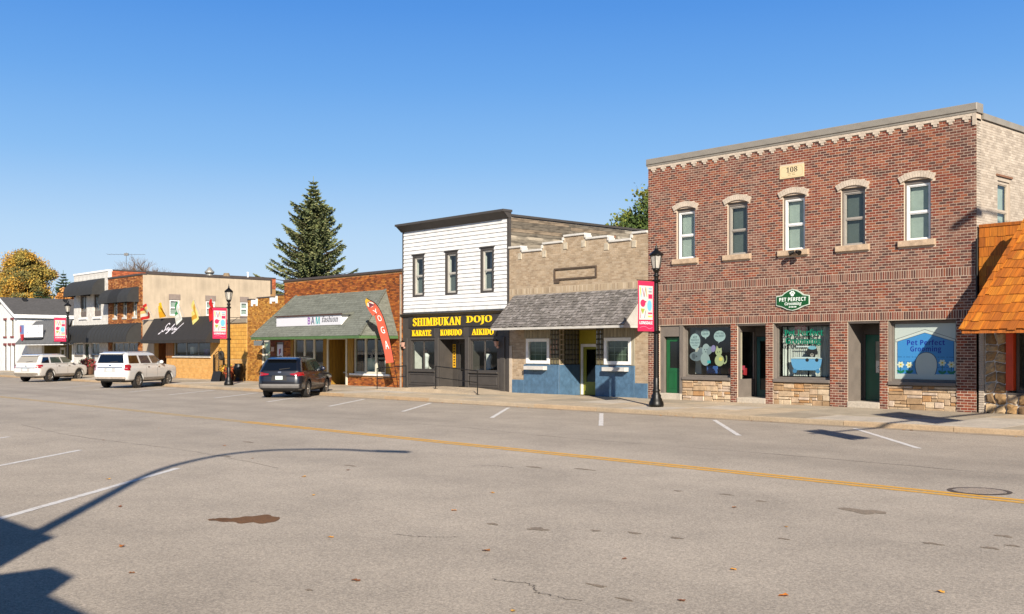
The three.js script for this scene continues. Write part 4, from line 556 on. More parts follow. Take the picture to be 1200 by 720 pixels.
  for (const x of [-41.58, -39.16, -36.93, -34.52]) part('pilaster', mb().chbox(x - 0.14, x + 0.14, 0.16, 2.6, 0.002, 0.05, 0.01).box(x - 0.09, x + 0.09, 0.36, 0.94, 0.051, 0.06), M.charcoal, b);
  part('recess', mb().box(-38.98, -38.96, 0.3, 2.54, -0.85, -0.24).box(-37.12, -37.08, 0.3, 2.54, -0.85, -0.24).box(-38.98, -37.08, 2.52, 2.56, -0.85, -0.24).box(-38.96, -38.6, 0.3, 2.52, -0.85, -0.78).box(-37.56, -37.12, 0.3, 2.52, -0.85, -0.78).box(-38.6, -37.56, 2.42, 2.52, -0.85, -0.78), M.charcoal, b);
  const dd = door(b, { x: -38.08, y: 0.33, w: 1.0, h: 2.08, z: -0.79, m: M.charcoal, light: [0.16, 0.84, 0.34, 0.94] });
  const bn = canvasTex(64, 512, (g, w, h) => { g.fillStyle = '#d9a520'; g.fillRect(0, 0, w, h); g.fillStyle = '#4b3208'; for (let k = 0; k < 8; k++) g.fillRect(16, 24 + k * 60, 32, 36); });
  printOn(b, 'door_banner', bn, -38.93, -38.7, 1.2, 2.3, -0.76, { label: 'narrow yellow hanging banner with dark marks' });
  for (const x of [-41.62, -34.75]) { const l = part('wall_lantern', mb().box(-0.05, 0.05, -0.02, 0.06, 0, 0.06).hex([[-0.05, 0.06, 0.06], [0.05, 0.06, 0.06], [0.08, 0.28, 0.04], [-0.08, 0.28, 0.04], [-0.05, 0.06, 0.16], [0.05, 0.06, 0.16], [0.08, 0.28, 0.2], [-0.08, 0.28, 0.2]]), mat('#b98f7c', 0.4), b); l.position.set(x, 2.12, 0.06); part('cap', mb().hex([[-0.09, 0.281, 0.03], [0.09, 0.281, 0.03], [0.02, 0.36, 0.1], [-0.02, 0.36, 0.1], [-0.09, 0.281, 0.21], [0.09, 0.281, 0.21], [0.02, 0.36, 0.14], [-0.02, 0.36, 0.14]]), M.iron, l); }
  // weathered board side, each plank its own piece
  const wt = ['#8a806f', '#6f6658', '#9f9685', '#665d50', '#a89c88', '#857561'].map(c => tint(T.grainH, c, 0.95, 0.004)), bh = 0.155;
  for (let k = 0, y = 5.3; y < 7.78; k++, y += bh) { let z = -0.1; while (z > -14) { const l = Math.min(14 + z, rr(2.6, 4.6, q)); const a = z, c = z - l; if (a - c > 0.1) part('weathered_plank', mb().hex([[X1 - 0.02, y, a], [X1 - 0.02, y, c], [X1 - 0.02, y + bh, c], [X1 - 0.02, y + bh, a], [X1 + 0.012 + rr(0, 0.008, q), y + 0.004, a - 0.004], [X1 + 0.012 + rr(0, 0.008, q), y + 0.004, c + 0.004], [X1 + 0.004, y + bh - 0.003, c + 0.004], [X1 + 0.004, y + bh - 0.003, a - 0.004]], null, 'b'), pickOf(wt, q), b); z -= l; } }
  part('side_eave', mb().box(X1 - 0.2, X1 + 0.06, 7.82, 7.92, -14, -0.12), M.charcoal, b);
  shell(b, X0, X1 - 0.02, 7.8, 14, M.whiteDull, { z0: -0.26, roofY: 7.6 });
  part('upper_floor', mb().box(X0 + 0.25, X1 - 0.27, 3.2, 3.5, -13.7, -0.26), M.interior, b);
  rebase(b, -38, 0, 0);
}
const amberPal = palOf([[176, 100, 34], [158, 84, 26], [190, 116, 44], [140, 72, 24], [168, 92, 38], [120, 62, 24]].map(c => lin(...c)), 0.16);
const goldPal = palOf([[196, 138, 54], [178, 118, 40], [206, 150, 66], [160, 102, 34], [186, 128, 56]].map(c => lin(...c)), 0.15);
const buffPal = palOf([[208, 156, 84], [203, 150, 79], [212, 161, 90]].map(c => lin(...c)), 0.04);
const amberMortar = tint(T.fine, '#a07a4e', 0.95, 0.003);
{ // ---------------------------------------------------------------- fashion shop: amber brick, green-grey shingled canopy
  const b = thing('fashion_shop_building', 'amber brick shop with a wide green-grey shingled canopy and BAM fashion sign', 'building');
  const X0 = -53.06, X1 = -41.86, holes = [[-52.1, -48.95, 0.83, 2.68], [-48.5, -46.7, 0.2, 2.66], [-46.1, -43.2, 0.83, 2.68]];
  part('front_wall', wallShape([[X0, 0], [X0, 5.86], [X1, 5.86], [X1, 0]], holes.map(h => [h[0], h[1], h[2], h[3]]), 0.28), amberMortar, b);
  brickwork(b, [[X0, X1, 0.16, 5.8]], [...holes, [-52.3, -42.85, 0.62, 3.0], [-51.6, -43.3, 3.0, 5.0]], { seed: 71, palette: amberPal, proud: 0.018, j: 0.014, m: M.roughV });
  part('coping', mb().chbox(X0 - 0.05, X1 + 0.02, 5.86, 5.99, -0.33, 0.06, 0.015), M.copingDark, b);
  // canopy with hipped ends
  const zE = 2.28, yE = 2.72, yT = 5.02, tl = -51.72, tr = -43.22, bl = -52.72, br = -42.2;
  const gs = ['#74766a', '#6e7064', '#787a6e'].map(c => tint(T.shingle, c, 0.95, 0.003));
  shingleFace(b, [bl, yE, zE], [br, yE, zE], [tr, yT, 0.03], [tl, yT, 0.03], 22, 0.9, gs[0], { seed: 72, tones: gs, thick: 0.009, jit: 0.003, gap: 0.002 });
  shingleFace(b, [br, yE, zE], [br, yE, 0.03], [tr, yT, 0.028], [tr, yT, 0.034], 22, 0.9, gs[0], { seed: 73, tones: gs, thick: 0.009, jit: 0.003, gap: 0.002 });
  shingleFace(b, [bl, yE, 0.03], [bl, yE, zE], [tl, yT, 0.034], [tl, yT, 0.028], 22, 0.9, gs[0], { seed: 74, tones: gs, thick: 0.009, jit: 0.003, gap: 0.002 });
  part('hip_caps', (() => { const s = mb(), q = rngOf(75); for (const [A, B] of [[V(br, yE + 0.02, zE), V(tr, yT + 0.02, 0.05)], [V(bl, yE + 0.02, zE), V(tl, yT + 0.02, 0.05)]]) for (let k = 0; k < 18; k++) { const p = A.clone().lerp(B, k / 18), r = A.clone().lerp(B, (k + 1.1) / 18); s.hex([[p.x - 0.09, p.y - 0.02, p.z], [p.x + 0.09, p.y - 0.02, p.z], [r.x + 0.09, r.y - 0.03, r.z], [r.x - 0.09, r.y - 0.03, r.z], [p.x - 0.08, p.y + 0.025, p.z + 0.03], [p.x + 0.08, p.y + 0.025, p.z + 0.03], [r.x + 0.08, r.y + 0.012, r.z + 0.02], [r.x - 0.08, r.y + 0.012, r.z + 0.02]]); } return s; })(), gs[1], b);
  part('canopy_deck', mb().quad([bl + 0.02, yE - 0.02, zE - 0.02], [br - 0.02, yE - 0.02, zE - 0.02], [tr, yT - 0.03, 0.02], [tl, yT - 0.03, 0.02]).quad([bl + 0.02, yE - 0.03, 0.02], [br - 0.02, yE - 0.03, 0.02], [br - 0.02, yE - 0.03, zE - 0.03], [bl + 0.02, yE - 0.03, zE - 0.03]), tint(T.grain, '#8a8168', 0.9, 0.001), b);
  const gf = tint(T.fine, '#4c6b3c', 0.7, 0.001);
  part('fascia', mb().box(bl, br, yE - 0.14, yE - 0.005, zE - 0.03, zE + 0.015).box(br - 0.03, br + 0.01, yE - 0.14, yE - 0.005, 0.02, zE - 0.032).box(bl - 0.01, bl + 0.03, yE - 0.14, yE - 0.005, 0.02, zE - 0.032), gf, b);
  // sign box on the canopy with its own little roof
  const sg = part('sign_box', mb().box(-50.85, -44.55, 3.28, 3.78, 1.0, 1.78), M.white, b, 'long white sign box lettered BAM fashion');
  part('sign_roof', mb().hex([[-50.9, 3.785, 0.6], [-44.4, 3.785, 0.6], [-44.4, 4.0, 0.6], [-50.9, 4.0, 0.6], [-50.95, 3.785, 1.84], [-44.35, 3.785, 1.84], [-44.35, 3.83, 1.84], [-50.95, 3.83, 1.84]]), gs[0], sg); part('sign_edge', mb().box(-50.95, -44.35, 3.782, 3.84, 1.842, 1.86), tint(T.fine, '#4a2f22', 0.7, 0.001), sg);
  const st = canvasTex(2048, 160, (g, w, h) => { g.fillStyle = '#cbcacd'; g.fillRect(0, 0, w, h); g.font = 'bold 168px sans-serif'; const L = (c, x, f) => { g.fillStyle = f; g.fillText(c, x, 142); }; L('B', 1020, '#7d4a96'); L('A', 1140, '#2e2a3a'); L('M', 1275, '#1f938f'); g.fillStyle = '#8a90a8'; g.beginPath(); for (let k = 0; k < 10; k++) { const a = k * 0.628 - 1.57, r = k % 2 ? 14 : 34; g[k ? 'lineTo' : 'moveTo'](1200 + r * Math.cos(a), 92 + r * Math.sin(a)); } g.fill(); g.fillStyle = '#25282c'; g.font = 'italic bold 128px serif'; g.fillText('fashion', 1470, 112, 520); });
  printOn(sg, 'sign_face', st, -50.84, -44.56, 3.285, 3.775, 1.783);
  // glazing
  const cream = tint(T.fine, '#d8d2bd', 0.6, 0.0006), mus = tint(T.grain, '#a87f2a', 0.75, 0.001);
  for (const [a, c] of [[-52.1, -48.95], [-46.1, -43.2]]) { win(b, { x: (a + c) / 2, y: 0.83, w: c - a, h: 1.85, inset: 0.04, f: 0.09, d: 0.1, fm: cream, style: 'fixed', cols: 3, mulW: 0.16, name: 'shop_window' }); part('sill', mb().chbox(a - 0.32, c + 0.32, 0.72, 0.826, -0.02, 0.08, 0.01), M.white, b); }
  for (const [a, c] of [[-52.3, -52.12], [-48.93, -48.52], [-46.68, -46.12], [-43.18, -42.86]]) part('mustard_panel', mb().chbox(a, c, 0.84, 2.68, 0.002, 0.03, 0.008).frame(a - 0.03, c + 0.03, 0.831, 2.7, 0.05, 0.031, 0.045), mus, b);
  part('entry_trim', mb().box(-48.56, -48.44, 0.2, 2.68, 0.002, 0.07).box(-46.76, -46.64, 0.2, 2.68, 0.002, 0.07).box(-48.44, -46.76, 2.58, 2.68, 0.002, 0.07), cream, b);
  part('entry_recess', mb().box(-48.5, -48.44, 0.2, 2.66, -1.0, -0.01).box(-46.76, -46.7, 0.2, 2.66, -1.0, -0.01).box(-48.44, -46.76, 0.2, 0.85, -1.0, -0.94).box(-48.44, -46.76, 2.4, 2.66, -1.0, -0.94).box(-47.68, -47.56, 0.85, 2.4, -1.0, -0.93), mus, b); part('entry_sill', mb().box(-48.44, -46.76, 0.78, 0.86, -0.93, -0.88), cream, b); part('entry_pane', mb().quad([-48.44, 0.86, -0.97], [-46.76, 0.86, -0.97], [-46.76, 2.4, -0.97], [-48.44, 2.4, -0.97]), tint(T.fine, '#a5811f', 0.35, 0.0005), b);
  part('downpipe', mb().box(X1 - 0.12, X1 - 0.05, 0.2, 5.7, 0.03, 0.09), tint(T.rough, '#a89a86', 0.9, 0.003), b);
  shell(b, X0, X1, 5.85, 14, amberMortar, { z0: -1.05 }); part('side_wall', mb().box(X0, X0 + 0.25, 0, 5.85, -1.05, -0.28).box(X1 - 0.25, X1, 0, 5.85, -1.05, -0.28), amberMortar, b); part('roof_front', mb().box(X0 + 0.25, X1 - 0.25, 5.3, 5.5, -1.05, -0.28), M.roofTar, b);
  rebase(b, -47.5, 0, 0);
}
{ // ---------------------------------------------------------------- low gold brick building with notched white-capped parapet
  const b = thing('gold_brick_building', 'low gold brick building with a notched parapet capped in white', 'building');
  const X0 = -57.33, X1 = -53.09, st = [[-57.33, -56.75, 4.98], [-56.75, -56.2, 4.72], [-56.2, -54.55, 5.04], [-54.55, -53.9, 4.8], [-53.9, -53.09, 5.12]];
  const P = [[X0, 0]]; for (const s of st) P.push([s[0], s[2]], [s[1], s[2]]); P.push([X1, 0]);
  const hw = [-55.7, -54.65, 0.9, 2.62], hd = [-54.1, -53.2, 0.2, 2.5];
  part('front_wall', wallShape(P, [hw, hd], 0.28), amberMortar, b);
  brickwork(b, st.map(s => [s[0], s[1], 0.16, s[2]]), [hw, [-54.62, -53.1, 0, 2.7]], { seed: 81, palette: goldPal, proud: 0.018, j: 0.014, m: M.roughV });
  st.forEach((s, i) => { part('parapet_cap', mb().chbox(s[0] + 0.01, s[1] - 0.01, s[2], s[2] + 0.08, -0.32, 0.05, 0.012), i % 2 ? M.white : M.copingDark, b); if (i) { const hi = Math.max(s[2], st[i - 1][2]), lo = Math.min(s[2], st[i - 1][2]); part('parapet_cap', mb().box(s[0] - 0.09, s[0] + 0.09, lo - 0.1, hi - 0.002, -0.3, 0.055), M.white, b); } });
  win(b, { x: -55.175, y: 0.9, w: 1.05, h: 1.72, f: 0.1, fm: tint(T.fine, '#d8d2bd', 0.6, 0.0006), blind: tint(T.fine, '#9fae90', 0.8, 0.0005) });
  brickwork(b, [[-54.62, -53.1, 0.16, 2.66]], [hd], { seed: 82, palette: palOf([[110, 44, 24], [96, 36, 20], [124, 56, 32]].map(c => lin(...c))), z: 0.004 });
  door(b, { x: -53.65, y: 0.2, w: 0.88, h: 2.28, z: -0.1, m: tint(T.fine, '#8e8a86', 0.5, 0.0005), light: [0.2, 0.8, 0.4, 0.9] });
  const po = canvasTex(128, 160, (g, w, h) => { g.fillStyle = '#cfcdd2'; g.fillRect(0, 0, w, h); g.fillStyle = '#a33a4a'; g.fillRect(40, 50, 26, 60); g.fillStyle = '#55425e'; g.fillRect(64, 44, 24, 50); g.fillStyle = '#8d8a94'; g.fillRect(36, 116, 56, 10); });
  part('poster_board', mb().box(-53.83, -53.2, 1.5, 2.35, 0.012, 0.03), M.whiteDull, b); printOn(b, 'poster', po, -53.81, -53.22, 1.52, 2.33, 0.032);
  part('notice', mb().box(-54.52, -54.2, 1.95, 2.2, 0.02, 0.03), mat('#b9a08c', 0.7), b);
  const hs = part('hanging_sign', mb().box(-54.85, -53.75, 2.28, 2.56, 0.9, 0.95), mat('#6b6e6c', 0.6), b); part('bracket', mb().box(-54.7, -54.67, 2.56, 2.68, 0.91, 0.94).box(-53.93, -53.9, 2.56, 2.68, 0.91, 0.94).box(-54.7, -53.9, 2.68, 2.71, 0.0, 0.94), M.iron, hs);
  shell(b, X0, X1, 4.6, 12, amberMortar, {});
  rebase(b, -55.2, 0, 0);
}
{ // ---------------------------------------------------------------- buff one-storey restaurant with black awning
  const b = thing('buff_restaurant_building', 'low buff brick restaurant front with a sloping black awning lettered in white script', 'building');
  const X0 = -72.36, X1 = -57.36, top = 4.05, holes = [[-70.45, -68.55, 0.2, 2.75], [-67.4, -62.15, 1.62, 2.72]];
  part('front_wall', wallShape([[X0, 0], [X0, top], [-61.2, top], [-61.2, 3.65], [X1, 3.65], [X1, 0]], holes, 0.28), tint(T.fine, '#cba56c', 0.95, 0.002), b);
  part('stucco_strip', mb().box(X0, -70.47, 0.14, top, 0.002, 0.03), M.stucco, b);
  brickwork(b, [[-68.5, X1, 0.16, 3.0]], [holes[1], [-61.05, -57.4, 1.48, 3.6]], { seed: 91, palette: buffPal, L: 0.29, H: 0.09 });
  { const q = rngOf(92), tn = ['#d09a42', '#cc953f', '#d49f48'].map(c => tint(T.fine, c, 0.85, 0.001)); for (let k = 0; k < 9; k++) { let x = -61.03 + (k % 2) * -0.3; while (x < -57.42) { const a = Math.max(-61.03, x + 0.008), c = Math.min(-57.42, x + 0.61); if (c - a > 0.05) part('block', mb().chbox(a, c, 1.5 + k * 0.232, 1.72 + k * 0.232, 0.002, 0.03, 0.008), pickOf(tn, q), b); x += 0.62; } } }
  part('cornice', mb().chbox(-61.2, X1, 3.65, 3.9, -0.3, 0.08, 0.02), tint(T.fine, '#958874', 0.8, 0.001), b); part('coping', mb().box(X0, -61.2, top, top + 0.08, -0.3, 0.05), M.coping, b);
  part('door_recess', mb().box(-70.45, -70.4, 0.2, 2.75, -0.9, -0.28).box(-68.6, -68.55, 0.2, 2.75, -0.9, -0.28).box(-70.4, -68.6, 0.2, 2.75, -0.96, -0.9), tint(T.grain, '#7d4a1e', 0.6, 0.001), b);
  part('pier', mb().chbox(-68.55, -67.42, 1.5, 2.75, 0.012, 0.05, 0.01), tint(T.grain, '#9c6428', 0.7, 0.001), b);
  win(b, { x: -64.775, y: 1.62, w: 5.25, h: 1.1, inset: 0.04, f: 0.07, fm: tint(T.fine, '#b9b7ae', 0.6, 0.0006), style: 'fixed', cols: 3, name: 'shop_window' }); part('sill', mb().chbox(-67.5, -62.05, 1.54, 1.618, 0.0, 0.1, 0.01), M.whiteDull, b);
  // awning with end panels and white script
  const zE = 1.0, yE = 2.68, yT = 4.18, xl = -70.4, xr = -60.75;
  const aw = part('awning', mb().quad([xl, yE, zE], [xr, yE, zE], [xr, yT, 0.06], [xl, yT, 0.06]).tri([xr, yE, zE], [xr, yE, 0.06], [xr, yT, 0.06]).tri([xl, yE, zE], [xl, yT, 0.06], [xl, yE, 0.06]).quad([xl, yE - 0.2, zE], [xr, yE - 0.2, zE], [xr, yE, zE], [xl, yE, zE]).quad([xr, yE - 0.2, zE], [xr, yE - 0.2, 0.06], [xr, yE, 0.06], [xr, yE, zE]).quad([xl, yE, zE], [xl, yE, 0.06], [xl, yE - 0.2, 0.06], [xl, yE - 0.2, zE]), tmat(T.fine, 0.85, 0.001, { color: '#2a2623', side: THREE.DoubleSide }), b);
  const sc = canvasTex(1024, 512, (g, w, h) => { g.clearRect(0, 0, w, h); g.strokeStyle = '#d6cfd2'; g.lineCap = 'round'; g.lineJoin = 'round'; const S = (pts, lw) => { g.lineWidth = lw; g.beginPath(); g.moveTo(...pts[0]); for (let i = 1; i < pts.length - 1; i++) { const m = [(pts[i][0] + pts[i + 1][0]) / 2, (pts[i][1] + pts[i + 1][1]) / 2]; g.quadraticCurveTo(...pts[i], ...m); } g.lineTo(...pts[pts.length - 1]); g.stroke(); };
    S([[330, 90], [300, 30], [230, 80], [215, 170], [260, 240], [250, 330], [190, 350], [150, 300]], 30); S([[270, 300], [330, 200], [370, 190], [330, 270], [350, 310], [400, 260], [440, 200], [410, 290], [430, 320]], 24); S([[430, 320], [520, 170], [560, 60], [510, 120], [470, 330], [420, 430], [380, 420], [440, 350], [540, 240]], 24); S([[540, 240], [580, 200], [560, 290], [600, 310], [640, 230], [670, 200], [650, 290], [690, 310]], 24); S([[690, 310], [730, 210], [720, 290], [760, 300], [820, 190], [900, 60]], 26); S([[790, 250], [740, 380], [690, 440], [650, 420], [720, 350]], 22); S([[180, 340], [120, 380], [60, 450], [130, 420]], 26); });
  const sp = printOn(aw, 'script_lettering', sc, -1.8, 1.8, -0.55, 0.55, 0, { alpha: true }); sp.position.set(-66.6, 3.42, 0.555); sp.rotation.x = -Math.atan2(0.94, 1.5);
  shell(b, X0, X1, 3.6, 14, M.stucco, { z0: -1.0, left: false, roofY: 3.55 }); part('side_wall', mb().box(X1 - 0.25, X1, 0, 3.6, -1.0, -0.28), amberMortar, b); part('roof_front', mb().box(X0 + 0.1, X1 - 0.25, 3.35, 3.55, -1.0, -0.28), M.roofTar, b);
  rebase(b, -65, 0, 0);
}
// rounded canvas awning running along x
function barrelAwning(parent, x0, x1, yT, yB, proj, m, name = 'awning', ribs = 0, ribM = null) {
  const n = 10, prof = []; for (let k = 0; k <= n; k++) { const t = k / n * Math.PI / 2; prof.push([0.02 + proj * Math.sin(t), yB + 0.16 + (yT - yB - 0.16) * Math.cos(t)]); } prof.push([0.02 + proj, yB]);
  const s = mb(); for (let k = 0; k < prof.length - 1; k++) { const [za, ya] = prof[k], [zb, yb] = prof[k + 1]; s.quad([x0, yb, zb], [x1, yb, zb], [x1, ya, za], [x0, ya, za]); s.tri([x1, yB, 0.02], [x1, ya, za], [x1, yb, zb]); s.tri([x0, yB, 0.02], [x0, yb, zb], [x0, ya, za]); }
  const o = part(name, smooth(s.geo(), 30), m, parent);
  for (let r = 0; r <= ribs; r++) { const x = x0 + (x1 - x0) * r / ribs, q = mb(); for (let k = 0; k < prof.length - 1; k++) { const [za, ya] = prof[k], [zb, yb] = prof[k + 1]; q.hex([[x - 0.02, yb - 0.01, zb - 0.01], [x + 0.02, yb - 0.01, zb - 0.01], [x + 0.02, ya - 0.01, za - 0.01], [x - 0.02, ya - 0.01, za - 0.01], [x - 0.015, yb + 0.004, zb + 0.014], [x + 0.015, yb + 0.004, zb + 0.014], [x + 0.015, ya + 0.014, za + 0.008], [x - 0.015, ya + 0.014, za + 0.008]], null, 'b'); } if (ribs) part('rib', q, ribM || m, o); }
  return o;
}
const awnM = tmat(T.fine, 0.8, 0.001, { color: '#1f1e1c', side: THREE.DoubleSide }), awnG = tmat(T.fine, 0.8, 0.001, { color: '#2e2e2d', side: THREE.DoubleSide });
{ // ---------------------------------------------------------------- two-storey brown brick building with stucco side
  const b = thing('brown_brick_building', 'two-storey brown brick building with black rounded awnings and a pale stucco side wall', 'building');
  const X0 = -78.58, X1 = -72.4, ups = [[-77.62, -76.9], [-75.9, -75.2], [-74.1, -73.4]], lows = [[-78.0, -73.2, 0.7, 2.6]];
  part('front_wall', wallShape([[X0, 0], [X0, 7.3], [X1, 7.3], [X1, 0]], [...ups.map(u => [u[0], u[1], 4.4, 6.0]), ...lows], 0.28), amberMortar, b);
  brickwork(b, [[X0, X1, 0.16, 7.25]], [...ups.map(u => [u[0] - 0.05, u[1] + 0.05, 4.25, 6.0]), lows[0]], { seed: 95, palette: palOf([[168, 100, 46], [150, 84, 36], [184, 118, 58], [128, 70, 34], [196, 134, 76]].map(c => lin(...c))), proud: 0.02, m: M.roughV, L: 0.26, H: 0.085 });
  for (const u of ups) win(b, { x: (u[0] + u[1]) / 2, y: 4.4, w: u[1] - u[0], h: 1.6, f: 0.09, fm: M.whiteDull, blind: M.curtain, sill: M.whiteDull, sillSize: [0.05, 0.14, 0.06] });
  win(b, { x: -75.6, y: 0.7, w: 4.8, h: 1.9, f: 0.08, inset: 0.1, fm: M.whiteDull, style: 'fixed', cols: 5, name: 'shop_window' });
  part('coping', mb().box(X0, X1 + 0.02, 7.3, 7.42, -0.32, 0.06), M.copingDark, b);
  part('side_wall', wallShape([[0.29, 0], [10, 0], [10, 7.36], [0.29, 7.36]], [[1.96, 2.7, 4.5, 5.62], [4.74, 5.45, 4.55, 5.62], [7.5, 8.1, 4.6, 5.62]], 0.25).rotateY(Math.PI / 2).translate(X1, 0, 0), M.stucco, b);
  part('stucco_return', mb().box(X1 - 0.25, X1 + 0.01, 0.14, 7.36, -0.285, -0.002), M.stucco, b);
  for (const [a, c, y] of [[1.96, 2.7, 4.5], [4.74, 5.45, 4.55], [7.5, 8.1, 4.6]]) { const w = win(b, { x: 0, y: 0, w: c - a, h: 5.62 - y, turn: Math.PI / 2, pos: [X1 - 0.03, y, -(a + c) / 2], f: 0.07, fm: M.white, blind: M.blind }); part('head_panel', mb().box(-(c - a) / 2 - 0.06, (c - a) / 2 + 0.06, 5.63 - y, 6.02 - y, 0.0, 0.06), tint(T.fine, '#8c7d72', 0.8, 0.001), w); if (a > 7) part('apron_panel', mb().box(-(c - a) / 2 - 0.06, (c - a) / 2 + 0.06, -0.35, -0.01, 0.0, 0.06), tint(T.fine, '#8c7d72', 0.8, 0.001), w); }
  part('side_coping', mb().box(X1 - 0.3, X1 + 0.06, 7.362, 7.5, -10.1, -0.34), M.copingDark, b); part('corner_trim', mb().box(X1 - 0.2, X1 + 0.05, 6.3, 7.36, -10.12, -10.02), M.copingDark, b);
  part('back_wall', mb().box(X0, X1 - 0.25, 0, 7.3, -10, -9.75), M.stucco, b); part('roof', mb().box(X0, X1 - 0.25, 6.9, 7.1, -9.75, -0.28), M.roofTar, b); part('interior', mb().box(X0, X1 - 0.25, 3.2, 3.5, -9.75, -0.28).box(X0, X1 - 0.25, 0.1, 6.9, -4.1, -4), M.interior, b);
  const w3 = 5.35 / 3; for (let k = 0; k < 3; k++) barrelAwning(b, -78.35 + k * w3, -78.35 + (k + 1) * w3 - 0.02, 6.5, 5.42, 0.85, k % 2 ? awnM : awnG);
  barrelAwning(b, -78.45, -72.62, 3.95, 2.58, 1.1, awnG, 'awning', 10, awnM);
  rebase(b, -75.5, 0, 0);
}
{ // ---------------------------------------------------------------- white two-storey building
  const b = thing('white_building', 'two-storey white painted building with black awnings and a red brick side', 'building');
  const X0 = -85.56, X1 = -78.62, ups = [[-84.2, -82.9], [-81.4, -80.0]], lw = [[-85.3, -83.65], [-82.0, -80.3]];
  part('front_wall', wallShape([[X0, 0], [X0, 7.9], [X1, 7.9], [X1, 0]], [...ups.map(u => [u[0], u[1], 4.6, 6.3]), ...lw.map(u => [u[0], u[1], 1.68, 2.58]), [-83.3, -82.4, 0.2, 2.5]], 0.28), tint(T.rough, '#e2ddd3', 0.9, 0.003), b);
  for (const u of ups) { const w = win(b, { x: (u[0] + u[1]) / 2, y: 4.6, w: u[1] - u[0], h: 1.7, f: 0.1, fm: tint(T.fine, '#6d625a', 0.7, 0.0006), style: 'fixed', cols: 3, mulW: 0.07, blind: M.curtain }); part('sill', mb().chbox(-0.8, 0.8, -0.2, -0.05, 0, 0.16, 0.01), M.white, w); part('apron', mb().box(-0.62, 0.62, 0.1, 0.42, 0.0, 0.02), tint(T.fine, '#6d625a', 0.7, 0.0006), w); }
  for (const u of lw) win(b, { x: (u[0] + u[1]) / 2, y: 1.68, w: u[1] - u[0], h: 0.9, f: 0.07, fm: M.white, style: 'fixed', cols: 2, sill: M.taupe, sillSize: [0.02, 0.16, 0.06] });
  door(b, { x: -82.85, y: 0.2, w: 0.88, h: 2.28, z: -0.12, m: tint(T.fine, '#4c5a44', 0.6, 0.0005), light: [0.2, 0.8, 0.35, 0.92], frame: M.taupe });
  part('coping', mb().box(X0 - 0.04, X1 + 0.02, 7.9, 8.04, -0.32, 0.05), M.white, b);
  part('side_wall', mb().box(X1 - 0.25, X1, 0, 7.95, -14, -0.285), amberMortar, b);
  brickwork(b, [[-14, -0.28, 7.1, 7.94]], [], { seed: 97, axis: 'z', plane: X1, palette: palOf([[172, 84, 48], [150, 68, 38], [186, 100, 62]].map(c => lin(...c))), L: 0.26, H: 0.085, proud: 0.01 });
  part('side_coping', mb().box(X1 - 0.3, X1 + 0.04, 7.952, 8.05, -14, -0.34), M.copingDark, b);
  part('side_wall', mb().box(X0, X0 + 0.25, 0, 7.9, -14, -0.28), M.white, b); part('back_wall', mb().box(X0 + 0.25, X1 - 0.25, 0, 7.9, -14, -13.75), M.white, b); part('roof', mb().box(X0 + 0.25, X1 - 0.25, 7.4, 7.6, -13.75, -0.28), M.roofTar, b); part('interior', mb().box(X0 + 0.25, X1 - 0.25, 3.2, 3.5, -13.75, -0.28).box(X0 + 0.25, X1 - 0.25, 0.1, 7.4, -4.1, -4), M.interior, b);
  barrelAwning(b, -85.15, -82.15, 7.4, 6.18, 0.95, awnG); barrelAwning(b, -82.05, -79.25, 7.42, 6.18, 0.95, awnG);
  barrelAwning(b, -85.3, -80.0, 3.95, 2.58, 1.0, awnM, 'awning', 8); barrelAwning(b, -79.95, -78.5, 3.95, 2.58, 1.1, awnG, 'awning', 2, awnM);
  const bs = part('blade_sign', mb().box(-84.9, -83.3, 2.85, 3.35, 1.1, 1.2), M.black, b); part('sign_lettering', mb().box(-84.75, -83.5, 2.98, 3.2, 1.201, 1.21), M.whiteDull, bs);
  rebase(b, -82, 0, 0);
}
